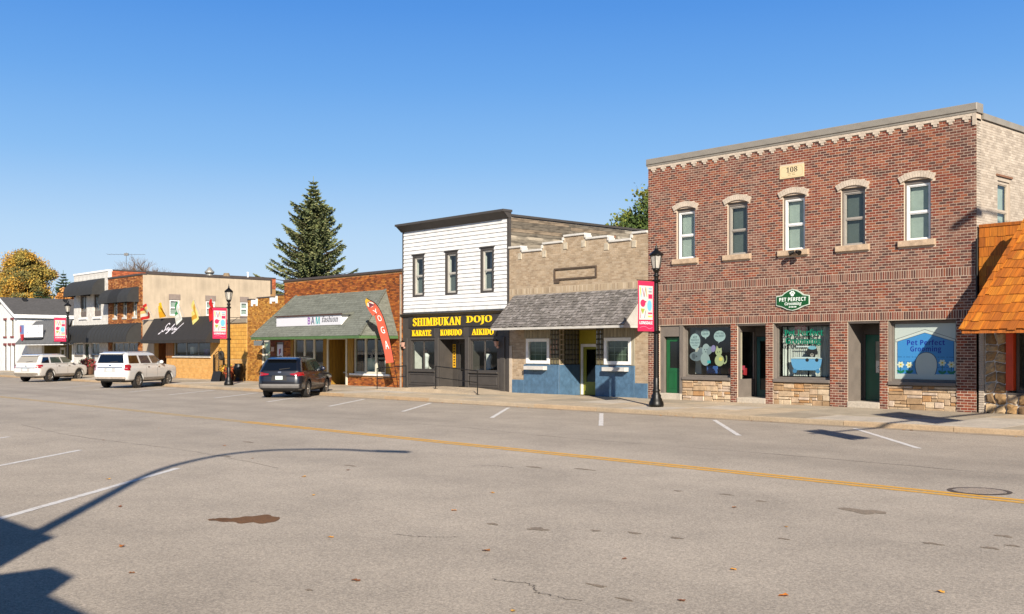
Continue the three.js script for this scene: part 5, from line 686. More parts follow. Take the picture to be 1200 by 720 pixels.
{ // ---------------------------------------------------------------- white gabled house with a one-storey shop beside it
  const b = thing('gabled_house', 'white clapboard gabled house with dark grey shingled roof at the far left', 'house');
  const XL = -107.2, XR = -99.4, XA = -103.3, yE = 5.2, yA = 6.75, D = 16, clap = tint(T.fine, '#e4e3df', 0.7, 0.001), wins = [[-102.9, -102.3], [-100.9, -100.3]];
  part('front_wall', wallShape([[XL, 0], [XL, yE], [XA, yA], [XR, yE], [XR, 0]], [...wins.map(w => [w[0], w[1], 3.3, 4.75]), ...[[-102.95, -102.3], [-101.6, -101.1], [-100.5, -99.9]].map(w => [w[0], w[1], 0.2, 2.45])], 0.2), clap, b);
  part('side_wall', mb().box(XR - 0.2, XR, 0, yE, -D, -0.2), clap, b); part('side_wall', mb().box(XL, XL + 0.2, 0, yE, -D, -0.2), clap, b); part('back_wall', mb().box(XL + 0.2, XR - 0.2, 0, yE, -D, -D + 0.2), clap, b);
  { const s = mb(); for (let k = 0; k < 46; k++) s.box(XL, XR, 0.16 + k * 0.11, 0.16 + k * 0.11 + 0.012, 0.001, 0.014); const s2 = mb(); for (let k = 0; k < 45; k++) s2.box(XR + 0.001, XR + 0.014, 0.16 + k * 0.11, 0.172 + k * 0.11, -D, -0.01); part('board_laps', s2, clap, b).userData.kind = 'stuff'; }
  const rf = tint(T.shingle, '#55524f', 0.95, 0.003);
  for (const s of [-1, 1]) { const xe = s < 0 ? XL - 0.3 : XR + 0.3, ye = yE - 0.12; const r = part('roof', mb().hex([[xe, ye, -D - 0.3], [XA, yA, -D - 0.3], [XA, yA + 0.14, -D - 0.3], [xe, ye + 0.14, -D - 0.3], [xe, ye, 0.35], [XA, yA, 0.35], [XA, yA + 0.14, 0.35], [xe, ye + 0.14, 0.35]].map(p => p)), rf, b); part('rake_board', mb().hex([[xe, ye - 0.12, 0.352], [XA, yA - 0.12, 0.352], [XA, yA + 0.15, 0.352], [xe, ye + 0.15, 0.352], [xe, ye - 0.12, 0.39], [XA, yA - 0.12, 0.39], [XA, yA + 0.15, 0.39], [xe, ye + 0.15, 0.39]]), M.white, r); }
  part('eave_board', mb().box(XR + 0.302, XR + 0.33, yE - 0.3, yE + 0.0, -D, 0.34), M.white, b);
  for (const [z, y] of [[-1.5, 6.5], [-5.2, 6.5]]) part('roof_vent', mb().box(-102.9, -102.3, 6.45, 6.85, z - 0.3, z), M.black, b); part('vent_pipe', mb().tube([-101.6, 6, -6.2], [-101.6, 7.0, -6.2], 0.07), M.whiteDull, b);
  const red = tint(T.fine, '#7d3a34', 0.7, 0.001);
  for (const w of wins) { const o = win(b, { x: (w[0] + w[1]) / 2, y: 3.3, w: w[1] - w[0], h: 1.45, f: 0.06, fm: tint(T.fine, '#78715f', 0.7, 0.0006), blind: M.blindDark }); part('head_trim', mb().box(-0.42, 0.42, 1.46, 1.64, 0.06, 0.12), red, o); part('sill', mb().box(-0.42, 0.42, -0.16, -0.01, 0.06, 0.14), red, o); }
  for (const [a, c] of [[-102.95, -102.3], [-101.6, -101.1], [-100.5, -99.9]]) { const o = door(b, { x: (a + c) / 2, y: 0.2, w: c - a - 0.02, h: 2.22, z: -0.08, m: tint(T.fine, '#6d655c', 0.7, 0.0006), light: [0.2, 0.8, 0.4, 0.9] }); part('head_trim', mb().box(-0.42, 0.42, 2.26, 2.46, 0.082, 0.14), red, o); }
  rebase(b, -103.3, 0, 0);
}
{ const b = thing('corner_shop', 'one-storey shop with grey awning and tall white sign letters next to the gabled house', 'shop');
  const X0 = -99.3, X1 = -85.7, wallM = tint(T.fine, '#e0ded8', 0.75, 0.001);
  part('front_wall', wallShape([[X0, 0], [X0, 4.4], [X1, 4.4], [X1, 0]], [[-92.95, -86.0, 0.2, 2.5]], 0.2), wallM, b);
  part('recess', mb().box(-93.0, -86.0, 0.2, 2.5, -1.3, -1.2).box(-93.0, -92.9, 0.2, 2.5, -1.2, -0.2).box(-86.05, -86.0, 0.2, 2.5, -1.2, -0.2).box(-93, -86, 2.5, 2.56, -1.2, -0.2), tint(T.fine, '#7c6c3f', 0.8, 0.001), b);
  for (const x of [-91.3, -88.5]) win(b, { x, y: 1.0, w: 1.1, h: 1.25, z: -1.06, f: 0.16, fm: M.whiteDull, blind: M.blindDark });
  part('awning', mb().quad([-96.6, 2.62, 1.0], [X1, 2.62, 1.0], [X1, 4.5, 0.08], [-94.2, 4.5, 0.08]).quad([-96.6, 2.5, 1.0], [X1, 2.5, 1.0], [X1, 2.62, 1.0], [-96.6, 2.62, 1.0]), tmat(T.shingle, 0.9, 0.002, { color: '#6a6a69', side: THREE.DoubleSide }), b);
  part('awning_edge', mb().box(-96.6, X1, 2.44, 2.5, 0.02, 1.0), M.white, b);
  part('roof', mb().box(X0, X1, 4.2, 4.38, -10, -0.2), M.roofTar, b); part('back_wall', mb().box(X0, X1, 0, 4.2, -10.2, -10), wallM, b); part('interior', mb().box(X0, X1, 0.1, 4.2, -4.1, -4), M.interior, b);
  rebase(b, -92.5, 0, 0);
  const s = thing('sign_letters', 'row of tall white sign letters with a red and blue shield above the grey awning', 'sign', [-92.2, 3.1, 0.95]);
  const q = rngOf(98); let x = -1.95; const W = [0.42, 0.54, 0.48, 0.4, 0.56, 0.5, 0.44]; W.forEach((w, i) => { const g = mb().box(x, x + w * 0.2, 0, 1.0, 0, 0.1).box(x + w * 0.66, x + w * 0.86, 0, 1.0, 0, 0.1); if (i % 3 !== 1) g.box(x + w * 0.2, x + w * 0.66, 0.86, 1.0, 0, 0.1); if (i % 2) g.box(x + w * 0.2, x + w * 0.66, 0.42, 0.56, 0, 0.1); part('letter', g, tint(T.fine, '#dfe0e2', 0.6, 0.0005), s); x += w * 0.86 + 0.24; });
  const e = part('emblem', mb().box(-3.05, -2.35, 0.3, 1.05, -0.02, 0.08), mat('#5f6f9c', 0.5), s); part('emblem_quarter', mb().box(-3.06, -2.72, 0.45, 0.95, 0.081, 0.09), mat('#a5304a', 0.5), e); part('shield', mb().hex([[-2.8, -0.25, -0.02], [-2.6, -0.25, -0.02], [-2.36, 0.28, -0.02], [-3.04, 0.28, -0.02], [-2.8, -0.25, 0.08], [-2.6, -0.25, 0.08], [-2.36, 0.28, 0.08], [-3.04, 0.28, 0.08]]), mat('#b3242f', 0.5), e); part('bracket', mb().box(-2.3, 2.1, -0.16, -0.06, -0.3, 0.02).box(-2.4, -2.3, -0.16, 0.4, -0.3, -0.02), M.iron, s);
}
// ---------------------------------------------------------------- street lamps with WELCOME banners
const bannerTex = canvasTex(512, 1024, (g, w, h) => {
  g.fillStyle = '#b81c46'; g.fillRect(0, 0, w, h); g.fillStyle = '#bdbab4'; g.fillRect(34, 96, w - 68, 694);
  const bar = (x0, y0, x1, y1, c, lw = 34) => { g.strokeStyle = c; g.lineWidth = lw; g.beginPath(); g.moveTo(x0, y0); g.lineTo(x1, y1); g.stroke(); };
  bar(70, 130, 90, 330, '#d8ab4a'); bar(90, 330, 140, 150, '#6fa6bc', 26); bar(140, 150, 180, 330, '#c9214f', 18); bar(180, 330, 240, 130, '#77777d', 24); bar(240, 130, 270, 320, '#c08f2a', 20);
  g.fillStyle = '#7fa8b4'; g.fillRect(330, 130, 120, 40); g.fillStyle = '#87878c'; g.fillRect(330, 195, 110, 36); g.fillStyle = '#c9214f'; g.fillRect(320, 265, 140, 92);
  g.beginPath(); g.arc(140, 455, 76, 0, 7); g.fill(); g.beginPath(); g.moveTo(180, 400); g.lineTo(260, 415); g.lineTo(190, 470); g.fill(); g.fillStyle = '#6db0c8'; g.beginPath(); g.ellipse(360, 500, 84, 110, 0, 0, 7); g.fill();
  bar(66, 760, 90, 570, '#c9214f', 14); g.fillStyle = '#8f9a3c'; g.beginPath(); g.moveTo(70, 560); g.lineTo(200, 570); g.lineTo(135, 680); g.fill(); bar(135, 680, 190, 760, '#9fc6d6', 18); bar(190, 760, 230, 600, '#55585c', 14); g.fillStyle = '#c9214f'; g.fillRect(310, 640, 150, 30); g.fillStyle = '#c6b24a'; g.fillRect(310, 706, 150, 28); g.fillStyle = '#b9b9bd'; g.fillRect(310, 755, 140, 22);
  g.fillStyle = '#e9e3e3'; g.textAlign = 'center'; g.font = 'bold 84px sans-serif'; g.fillText('LONSDALE', w / 2, 880, 440); g.strokeStyle = '#e58aa4'; g.lineWidth = 6; g.beginPath(); g.moveTo(60, 950); g.quadraticCurveTo(200, 900, 300, 950); g.quadraticCurveTo(380, 990, 460, 940); g.stroke();
});
const frost = new THREE.MeshPhysicalMaterial({ color: '#d8d3c8', roughness: 0.35, transmission: 0.55, thickness: 0, side: THREE.DoubleSide });
function streetLamp(x, z, label, basket) {
  const t = thing('street_lamp', label, 'street lamp', [x, walkY(z), z], 0, 'black street lamps along the kerb');
  const iron = M.iron;
  part('base', lathe([[0, 0], [0.24, 0], [0.25, 0.06], [0.235, 0.16], [0.2, 0.2], [0.19, 0.26], [0.155, 0.31], [0.16, 0.38], [0.12, 0.43], [0.115, 0.5], [0.13, 0.54], [0.1, 0.6], [0.095, 0.95], [0, 0.95]].map(p => p), 20), iron, t);
  part('pole', lathe([[0.088, 0.95], [0.085, 1.6], [0.078, 2.6], [0.07, 4.2], [0.07, 4.28], [0.1, 4.3], [0.1, 4.34], [0.06, 4.38], [0.06, 4.42], [0.12, 4.5], [0.12, 4.54], [0, 4.54]], 16), iron, t);
  // lantern: six tapering panes in an iron cage, roof and finial
  const lan = part('lantern', (() => { const s = mb(); for (let k = 0; k < 6; k++) { const a = k * Math.PI / 3; s.tube([0.125 * Math.cos(a), 4.54, 0.125 * Math.sin(a)], [0.205 * Math.cos(a), 4.98, 0.205 * Math.sin(a)], 0.012, 0.012, 6); const c = (k + 1) * Math.PI / 3; s.tube([0.205 * Math.cos(a), 4.98, 0.205 * Math.sin(a)], [0.205 * Math.cos(c), 4.98, 0.205 * Math.sin(c)], 0.013, 0.013, 6); s.tube([0.125 * Math.cos(a), 4.55, 0.125 * Math.sin(a)], [0.125 * Math.cos(c), 4.55, 0.125 * Math.sin(c)], 0.016, 0.016, 6); } return s; })(), iron, t);
  for (let k = 0; k < 6; k++) { const a = k * Math.PI / 3, c = a + Math.PI / 3, r0 = 0.12, r1 = 0.198; part('lantern_pane', mb().quad([r0 * Math.cos(c), 4.555, r0 * Math.sin(c)], [r0 * Math.cos(a), 4.555, r0 * Math.sin(a)], [r1 * Math.cos(a), 4.975, r1 * Math.sin(a)], [r1 * Math.cos(c), 4.975, r1 * Math.sin(c)]), frost, lan); }
  part('lantern_roof', lathe([[0, 4.985], [0.25, 4.985], [0.255, 5.01], [0.2, 5.06], [0.13, 5.12], [0.075, 5.16], [0.06, 5.2], [0.035, 5.23], [0.045, 5.27], [0.02, 5.31], [0.012, 5.4], [0, 5.43]].map(p => [p[0], p[1] - 0.1 + (p[1] < 5.02 ? 0.1 : 0.1)]), 6), iron, lan);
  part('bulb', new THREE.CapsuleGeometry(0.05, 0.16, 4, 10).translate(0, 4.72, 0), mat('#e6e1d4', 0.4), lan);
  const y1 = 4.12, y0 = 2.48; for (const yy of [y1 + 0.02, y0 - 0.02]) part('banner_arm', mb().tube([0, yy, 0.0], [0, yy, 0.98], 0.014).box(-0.09, 0.09, yy - 0.045, yy + 0.045, -0.09, 0.09), iron, t);
  { const s = mb(), n = 8; for (let i = 0; i < n; i++) for (let j = 0; j < n; j++) { const P = (a, c) => [0.035 * Math.sin(c * 3.1) * Math.sin(a * 3.14 + 0.6), y0 + (y1 - y0) * c, 0.93 - 0.82 * a]; s.quad(P(i / n, j / n), P((i + 1) / n, j / n), P((i + 1) / n, (j + 1) / n), P(i / n, (j + 1) / n), [[i / n, j / n], [(i + 1) / n, j / n], [(i + 1) / n, (j + 1) / n], [i / n, (j + 1) / n]]); }
    part('banner', smooth(s.geo(), 60), new THREE.MeshStandardMaterial({ map: bannerTex, roughness: 0.75, side: THREE.DoubleSide }), t, 'crimson and white WELCOME LONSDALE banner'); }
  if (basket) part('basket_arm', mb().tube([0, 3.62, -0.06], [0, 3.62, -1.1], 0.014).tube([0, 3.3, -0.06], [0, 3.6, -0.5], 0.012), iron, t);
  return t;
}
streetLamp(-22.72, 3.75, 'black street lamp with crimson WELCOME banner in front of the red brick building', false);
streetLamp(-52.05, 3.95, 'black street lamp with banner between the black-awning restaurant and fashion shop', true);
streetLamp(-75.9, 3.9, 'black street lamp with banner behind the farthest white car', true);

// ---------------------------------------------------------------- feather flag, awning flags, handrails
{
  const t = thing('feather_flag', 'leaning orange YOGA feather flag on a thin pole outside the fashion shop', 'flag', [-41.0, walkY(0.9), 0.9]);
  const pole = [[0, 0, 0], [0.03, 0.6, 0.12], [0.1, 1.6, 0.38], [0.17, 2.7, 0.72], [0.2, 3.5, 1.05], [0.16, 4.0, 1.4], [0.05, 4.25, 1.85]].map(p => V(...p)), cv = new THREE.CatmullRomCurve3(pole);
  part('pole', new THREE.TubeGeometry(cv, 40, 0.014, 6), M.iron, t); part('foot', mb().box(-0.35, 0.35, 0, 0.03, -0.04, 0.04).box(-0.04, 0.04, 0, 0.03, -0.3, -0.041).box(-0.04, 0.04, 0, 0.03, 0.041, 0.3), M.iron, t);
  const tx = canvasTex(160, 1024, (g, w, h) => { g.fillStyle = '#b9523c'; g.fillRect(0, 0, w, h); g.fillStyle = '#d8ad35'; g.beginPath(); g.moveTo(0, 0); g.lineTo(w, 0); g.lineTo(w, 110); g.quadraticCurveTo(80, 90, 0, 190); g.fill(); g.fillStyle = '#e8d3c4'; g.beginPath(); g.ellipse(80, 185, 62, 74, 0, 0, 7); g.fill(); g.fillStyle = '#6a3040'; g.beginPath(); g.moveTo(80, 120); g.lineTo(120, 210); g.lineTo(140, 250); g.lineTo(20, 250); g.lineTo(44, 210); g.fill(); g.beginPath(); g.arc(80, 118, 16, 0, 7); g.fill(); g.fillStyle = '#ece7e6'; g.textAlign = 'center'; g.font = '112px sans-serif'; ['Y', 'O', 'G', 'A'].forEach((c, i) => g.fillText(c, 80, 400 + i * 160)); });
  const s = mb(), n = 28, seam = [], free = []; for (let i = 0; i <= n; i++) { const u = 0.28 + 0.72 * i / n, p = cv.getPoint(u), w = 0.46 * (i > n * 0.72 ? Math.sqrt(Math.max(0, (n - i) / (n * 0.28))) : 1); seam.push([p.x, p.y, p.z]); const f = Math.sin(i * 0.5) * 0.04; free.push([p.x - w * 0.75 + f, p.y - (i > n * 0.6 ? 0.5 * w : 0.12 * w), p.z + w * 0.5]); }
  for (let i = 0; i < n; i++) s.quad(free[i], seam[i], seam[i + 1], free[i + 1], [[0, i / n], [1, i / n], [1, (i + 1) / n], [0, (i + 1) / n]]);
  part('cloth', smooth(s.geo(), 60), new THREE.MeshStandardMaterial({ map: tx, roughness: 0.8, side: THREE.DoubleSide }), t);
}
{
  const kinds = [
    ['red and yellow striped pennant flag at the left end of the restaurant awning', -70.5, 1.75, 1.05, [[196, 40, 34], [226, 190, 120], [216, 214, 200], [196, 40, 34]], 1.9, 0.55],
    ['small yellow flag above the left part of the restaurant awning', -68.15, 1.1, 0.5, [[222, 178, 30], [206, 150, 20]], 1.0, 0.4],
    ['white and green flag hanging in the middle of the restaurant awning', -65.75, 1.0, 0.95, [[60, 140, 84], [214, 216, 206], [196, 196, 186], [220, 224, 218]], 0.75, 1.35],
    ['pale yellow flag hanging on the right half of the restaurant awning', -63.35, 1.1, 1.0, [[220, 208, 120], [200, 150, 50], [226, 214, 130]], 0.75, 1.4],
    ['red flag behind the banner at the right end of the restaurant awning', -60.95, 0.9, 1.0, [[190, 28, 30], [206, 40, 36]], 0.85, 1.1]];
  for (const [label, x, rise, lean, cols, len, drop] of kinds) {
    const t = thing('awning_flag', label, 'flag', [x, 4.2, 0.06], 0, 'flags along the restaurant awning'), tip = V(0.5, 1.0, 0.7);
    part('staff', mb().tube([0, 0, 0], [tip.x, tip.y, tip.z], 0.016), M.whiteDull, t);
    const s = mb(), n = 10, m = cols.length * 3; const P = (a, c) => { const q = tip.clone().multiplyScalar(1 - 0.72 * c); return [q.x - 0.75 * len * a * (0.75 + 0.25 * c), q.y - 0.8 * drop * a * (0.9 + 0.2 * Math.sin(a * 5)) - 0.1 * a * c, q.z + 0.12 * Math.sin(a * 6 + c * 2)]; };
    for (let i = 0; i < n; i++) for (let j = 0; j < m; j++) s.quad(P((i + 1) / n, j / m), P(i / n, j / m), P(i / n, (j + 1) / m), P((i + 1) / n, (j + 1) / m), null, lin(...cols[Math.floor(j / 3)]));
    part('cloth', smooth(s.geo(), 60), new THREE.MeshStandardMaterial({ vertexColors: true, roughness: 0.8, side: THREE.DoubleSide }), t);
  }
}
for (const [x0, y0, x1, y1, label] of [[-40.75, 0.185, -38.5, 0.335, 'thin black handrail on the ramp left of the martial arts door'], [-36.35, 0.335, -33.55, 0.17, 'thin black handrail on the ramp right of the martial arts door']]) {
  const t = thing('handrail', label, 'railing', [x0, y0, 2.28], 0, 'handrails of the entrance ramp'), dx = x1 - x0, dy = y1 - y0;
  for (const [a, b] of [[0, 0], [dx, dy]]) { part('post', mb().tube([a, b - 0.05, 0], [a, b + 0.98, 0], 0.022), M.iron, t); part('foot_plate', mb().box(a - 0.06, a + 0.06, b, b + 0.012, -0.06, 0.06), M.iron, t); }
  part('top_rail', mb().tube([0, 0.98, 0], [dx, dy + 0.98, 0], 0.022), M.iron, t); part('mid_rail', mb().tube([0, 0.5, 0], [dx, dy + 0.5, 0], 0.018), M.iron, t);
}
// ---------------------------------------------------------------- things outside the restaurant and the white building
{
  const t = thing('iron_gate', 'black wrought iron arched gate against the buff brick wall', 'gate', [-60.55, 0.19, 0.25]), s = mb();
  for (const x of [-0.62, 0.62]) part('post', mb().box(x - 0.04, x + 0.04, 0, 1.55, -0.04, 0.04), M.iron, t);
  for (let k = -4; k <= 4; k++) { const x = k * 0.13; part('bar', mb().tube([x, 0.1, 0], [x, 1.35 + 0.28 * Math.cos(x * 2.2), 0], 0.011, 0.011, 6), M.iron, t); }
  const arc = r => { const m = mb(), n = 12; for (let k = 0; k < n; k++) { const a = Math.PI * k / n, c = Math.PI * (k + 1) / n; m.tube([r * Math.cos(a), 1.3 + 0.45 * r / 0.6 * Math.sin(a), 0], [r * Math.cos(c), 1.3 + 0.45 * r / 0.6 * Math.sin(c), 0], 0.02, 0.02, 6); } return m; };
  part('arch', arc(0.6), M.iron, t); part('arch', arc(0.42), M.iron, t); part('rail', mb().box(-0.58, 0.58, 0.1, 0.14, -0.02, 0.02), M.iron, t);
}
function leafBall(rad, n, seed, size, cols, squash = 1) { const s = mb(), q = rngOf(seed); for (let i = 0; i < n; i++) { const d = V(rr(-1, 1, q), rr(-0.6, 1, q), rr(-1, 1, q)).normalize(), p = d.clone().multiplyScalar(rad * rr(0.6, 1.05, q)); p.y *= squash; const a = V(rr(-1, 1, q), rr(-1, 1, q), rr(-1, 1, q)).normalize(), b = a.clone().cross(d).normalize().multiplyScalar(size * rr(0.5, 1.2, q)); a.multiplyScalar(size * rr(0.6, 1.2, q)); s.tri([p.x - b.x, p.y - b.y, p.z - b.z], [p.x + b.x, p.y + b.y, p.z + b.z], [p.x + a.x, p.y + a.y, p.z + a.z], 0, 0, 0, pickOf(cols, q)); } return s; }
const leafM = new THREE.MeshStandardMaterial({ vertexColors: true, roughness: 0.85, side: THREE.DoubleSide });
function planter(label, x, z, potM, cols, s, sq = 0.8) {
  const t = thing('planter', label, 'planter', [x, walkY(z), z], 0, 'planters by the shop fronts');
  part('pot', lathe([[0, 0], [0.2, 0], [0.23, 0.05], [0.28, 0.38], [0.31, 0.4], [0.31, 0.45], [0.27, 0.45], [0.26, 0.4], [0, 0.4]].map(p => [p[0] * s, p[1] * s]), 18), potM, t);
  const f = part('flowers', leafBall(0.42 * s, 420, Math.round(x * -7), 0.07 * s, cols.map(c => lin(...c)), sq), leafM, t); f.position.y = 0.55 * s; f.userData.kind = 'stuff'; return t;
}
planter('dark planter of red flowers by the white building door', -80.3, 0.8, tint(T.grain, '#5d3f2a', 0.8, 0.002), [[150, 40, 44], [170, 60, 62], [80, 60, 40], [110, 40, 40], [60, 80, 40]], 1.45);
planter('pot of yellow flowers beside the iron gate', -58.95, 0.55, M.black, [[210, 160, 40], [220, 180, 70], [180, 120, 30], [90, 90, 40]], 1.15);
planter('pot of rust red flowers under the boarded blocks', -58.15, 0.75, tint(T.fine, '#8a3b22', 0.7, 0.001), [[170, 60, 30], [190, 90, 40], [120, 40, 30], [90, 90, 40]], 1.0);
{ const t = thing('black_urn', 'tall black urn at the foot of the gold brick wall', 'urn', [-57.6, walkY(0.4), 0.45]); part('body', lathe([[0, 0], [0.24, 0], [0.26, 0.08], [0.16, 0.16], [0.2, 0.3], [0.33, 0.62], [0.3, 0.85], [0.22, 0.98], [0.28, 1.04], [0.22, 1.04], [0.18, 0.95], [0, 0.9]], 18), M.iron, t); }
{ const t = thing('dark_tub', 'round black tub standing next to the red flowered planter', 'tub', [-81.4, walkY(0.7), 0.7]); part('body', lathe([[0, 0], [0.4, 0], [0.46, 0.1], [0.48, 0.7], [0.5, 0.74], [0.44, 0.74], [0.42, 0.66], [0, 0.66]], 20), M.black, t); part('foliage', leafBall(0.42, 260, 5, 0.09, [[50, 60, 30], [70, 76, 40], [80, 60, 40]].map(c => lin(...c)), 0.8), leafM, t).position.y = 0.85; }
{ const t = thing('hanging_lantern_post', 'black post with a dark wreath standing behind the second street lamp', 'lantern post', [-58.75, walkY(1.1), 1.15]); part('post', mb().tube([0, 0, 0], [0, 1.75, 0], 0.028), M.iron, t); part('hook', tubePath([[0, 1.75, 0], [0.05, 1.9, 0], [0.25, 1.95, 0], [0.36, 1.8, 0]], 0.016, 16, 6), M.iron, t); part('wreath', new THREE.TorusGeometry(0.2, 0.09, 8, 18).translate(0.34, 1.52, 0), tint(T.rough, '#2a2622', 0.9, 0.01), t); part('base', mb().tube([0, 0, 0], [0, 0.05, 0], 0.24, 0.22, 16), M.iron, t); }
{ const t = thing('a_frame_board', 'small dark folding board behind the second street lamp', 'sign board', [-58.1, walkY(1.5), 1.55], 0.5); for (const s of [-1, 1]) part('panel', mb().hex([[-0.3, 0, s * 0.25 - 0.015], [0.3, 0, s * 0.25 - 0.015], [0.27, 0.6, s * 0.03 - 0.015], [-0.27, 0.6, s * 0.03 - 0.015], [-0.3, 0, s * 0.25 + 0.015], [0.3, 0, s * 0.25 + 0.015], [0.27, 0.6, s * 0.03 + 0.015], [-0.27, 0.6, s * 0.03 + 0.015]]), M.black, t); }
for (const [x, z, label] of [[-9.75, 4.6, 'green weed growing by the kerb near the shake canopy'], [-9.35, 4.72, 'second small weed by the kerb near the shake canopy']]) { const t = thing('weed', label, 'plant', [x, walkY(z), z], 0, 'weeds by the kerb'); const f = part('leaves', leafBall(0.12, 60, Math.round(-x * 31), 0.07, [[96, 120, 50], [120, 140, 60], [80, 100, 44]].map(c => lin(...c)), 1.3), leafM, t); f.position.y = 0.1; f.userData.kind = 'stuff'; }
// goods behind the shop glass
function mannequin(label, x, y, z, coat, skin) {
  const t = thing('mannequin', label, 'mannequin', [x, y, z], rr(-0.4, 0.4), 'mannequins in the shop windows');
  part('torso', lathe([[0, 0.75], [0.15, 0.75], [0.18, 0.9], [0.14, 1.1], [0.19, 1.32], [0.2, 1.42], [0.12, 1.5], [0.05, 1.53], [0, 1.53]], 14).scale(1.15, 1, 0.75), coat, t); part('skirt', lathe([[0, 0.3], [0.26, 0.3], [0.22, 0.55], [0.16, 0.76], [0, 0.76]], 14), coat, t); part('head', new THREE.SphereGeometry(0.1, 12, 10).scale(0.85, 1.2, 1).translate(0, 1.68, 0), skin, t); part('stand', mb().tube([0, 0, 0], [0, 0.3, 0], 0.03).tube([0, 0, 0], [0, 0.02, 0], 0.18, 0.18, 14), M.iron, t);
}
const cloth = c => tint(T.fine, c, 0.9, 0.002);
mannequin('dress form in a dark coat behind the left pane of the fashion shop', -51.4, 0.3, -0.9, cloth('#2b2a30'), M.cream); mannequin('dress form in red behind the fashion shop middle left pane', -50.2, 0.3, -0.9, cloth('#a33236'), M.cream); mannequin('dress form in pale cloth beside the fashion shop entrance', -49.4, 0.3, -0.8, cloth('#b7b0a6'), M.cream);
mannequin('dress form in teal in the right fashion shop window', -43.9, 0.3, -0.9, cloth('#2f7d70'), M.cream); mannequin('dress form in brown in the right fashion shop window', -44.9, 0.3, -1.0, cloth('#5d4330'), M.cream); mannequin('dress form in black by the right fashion shop entrance', -45.6, 0.3, -0.9, cloth('#1d1d20'), M.cream);
mannequin('white training suit on a stand in the left dojo window', -40.9, 0.35, -0.7, cloth('#d6d2cc'), mat('#7b5a48', 0.7)); mannequin('red training suit on a stand in the left dojo window', -40.0, 0.35, -0.9, cloth('#9c1f26'), mat('#7b5a48', 0.7)); mannequin('black training suit on a stand in the left dojo window', -39.6, 0.35, -0.8, cloth('#1c1c1e'), mat('#7b5a48', 0.7)); mannequin('white training suit on a stand in the right dojo window', -36.4, 0.35, -0.8, cloth('#d6d2cc'), mat('#7b5a48', 0.7)); mannequin('dark green training suit in the right dojo window', -35.3, 0.35, -0.9, cloth('#24382e'), mat('#7b5a48', 0.7));
for (const [x, y0, w, h, z, c, label] of [[-45.25, 0.86, 0.7, 0.75, -0.5, '#cfe0d0', 'pale green display board low in the fashion shop window'], [-43.75, 0.86, 0.5, 0.8, -0.45, '#d8d6cc', 'white display board low in the fashion shop window'], [-44.5, 1.55, 1.6, 0.1, -0.5, '#c9c3b2', 'pale shelf in the right fashion shop window'], [-50.6, 1.1, 1.4, 0.1, -0.5, '#b8b2a2', 'pale shelf in the left fashion shop window'], [-23.9, 1.15, 0.5, 0.28, -0.8, '#3b62a8', 'blue pet bed in the grooming shop window'], [-22.9, 1.12, 0.7, 0.25, -0.9, '#a8242c', 'red goods in the grooming shop window'], [-39.7, 1.1, 0.3, 0.5, -0.5, '#b4202a', 'red kick pad in the left dojo window'], [-35.6, 1.9, 0.5, 0.5, -1.1, '#274a7d', 'blue poster in the right dojo window'], [-64, 1.7, 0.5, 0.4, -0.6, '#704a8c', 'purple ornament in the restaurant window'], [-62.9, 1.8, 0.4, 0.5, -0.6, '#a8402c', 'red ornament in the restaurant window'], [-66, 1.75, 0.5, 0.5, -0.6, '#d8d6cc', 'white ornament in the restaurant window'], [-22.6, 1.3, 0.3, 0.16, -0.6, '#b93b52', 'pink goods behind the grooming shop side pane'], [-23.4, 1.05, 1.5, 0.05, -0.8, '#4a4038', 'dark shelf in the grooming shop window']])
  one('display_piece', label, 'display', mb().chbox(x - w / 2, x + w / 2, y0, y0 + h, z - 0.2, z, 0.02), cloth(c));
// ---------------------------------------------------------------- roof fittings
{ const t = thing('roof_vent', 'galvanised vent stack with a cowl on the stucco building roof', 'vent', [-75.2, 7.1, -6.4]); part('stack', mb().tube([0, 0, 0], [0, 0.75, 0], 0.26, 0.26, 14), mat('#9a978f', 0.5, { metalness: 0.6 }), t); part('cowl', lathe([[0, 0.75], [0.34, 0.75], [0.36, 0.9], [0.2, 1.05], [0.1, 1.2], [0, 1.25]], 14), mat('#a8a59b', 0.5, { metalness: 0.6 }), t); }
{ const t = thing('roof_vent', 'squat tan rooftop ventilator on the stucco building', 'vent', [-75.1, 7.1, -7.8]); part('box', mb().chbox(-0.45, 0.45, 0, 0.55, -0.45, 0.45, 0.03), tint(T.rough, '#a08c70', 0.8, 0.004), t); part('hood', mb().tube([-0.1, 0.55, 0], [-0.1, 0.85, 0], 0.3, 0.2, 12), tint(T.rough, '#8e7a60', 0.8, 0.004), t); }
{ const t = thing('roof_pipe', 'thin white pipe on the roof edge of the stucco building', 'pipe', [-75, 7.1, -9.5]); part('pipe', mb().tube([0, 0, 0], [0, 0.95, 0], 0.06), M.white, t); part('cap', mb().tube([0, 0.95, 0], [0, 1.0, 0], 0.1, 0.1, 10), M.white, t); }
{ const t = thing('television_antenna', 'old television antenna on a mast above the brown brick roof', 'antenna', [-84.3, 7.6, -3.7], 0.9), al = mat('#6f6d6a', 0.4, { metalness: 0.7 }); part('mast', mb().tube([0, 0, 0], [0, 2.3, 0], 0.02), al, t); part('boom', mb().tube([-1.5, 2.15, 0], [1.5, 2.15, 0], 0.012), al, t); for (let k = 0; k < 9; k++) part('element', mb().tube([-1.4 + k * 0.35, 2.15, -0.6 + k * 0.05], [-1.4 + k * 0.35, 2.15, 0.6 - k * 0.05], 0.006, 0.006, 5), al, t); part('box', mb().box(-0.16, 0.16, 2.05, 2.25, -0.08, 0.08), al, t); }
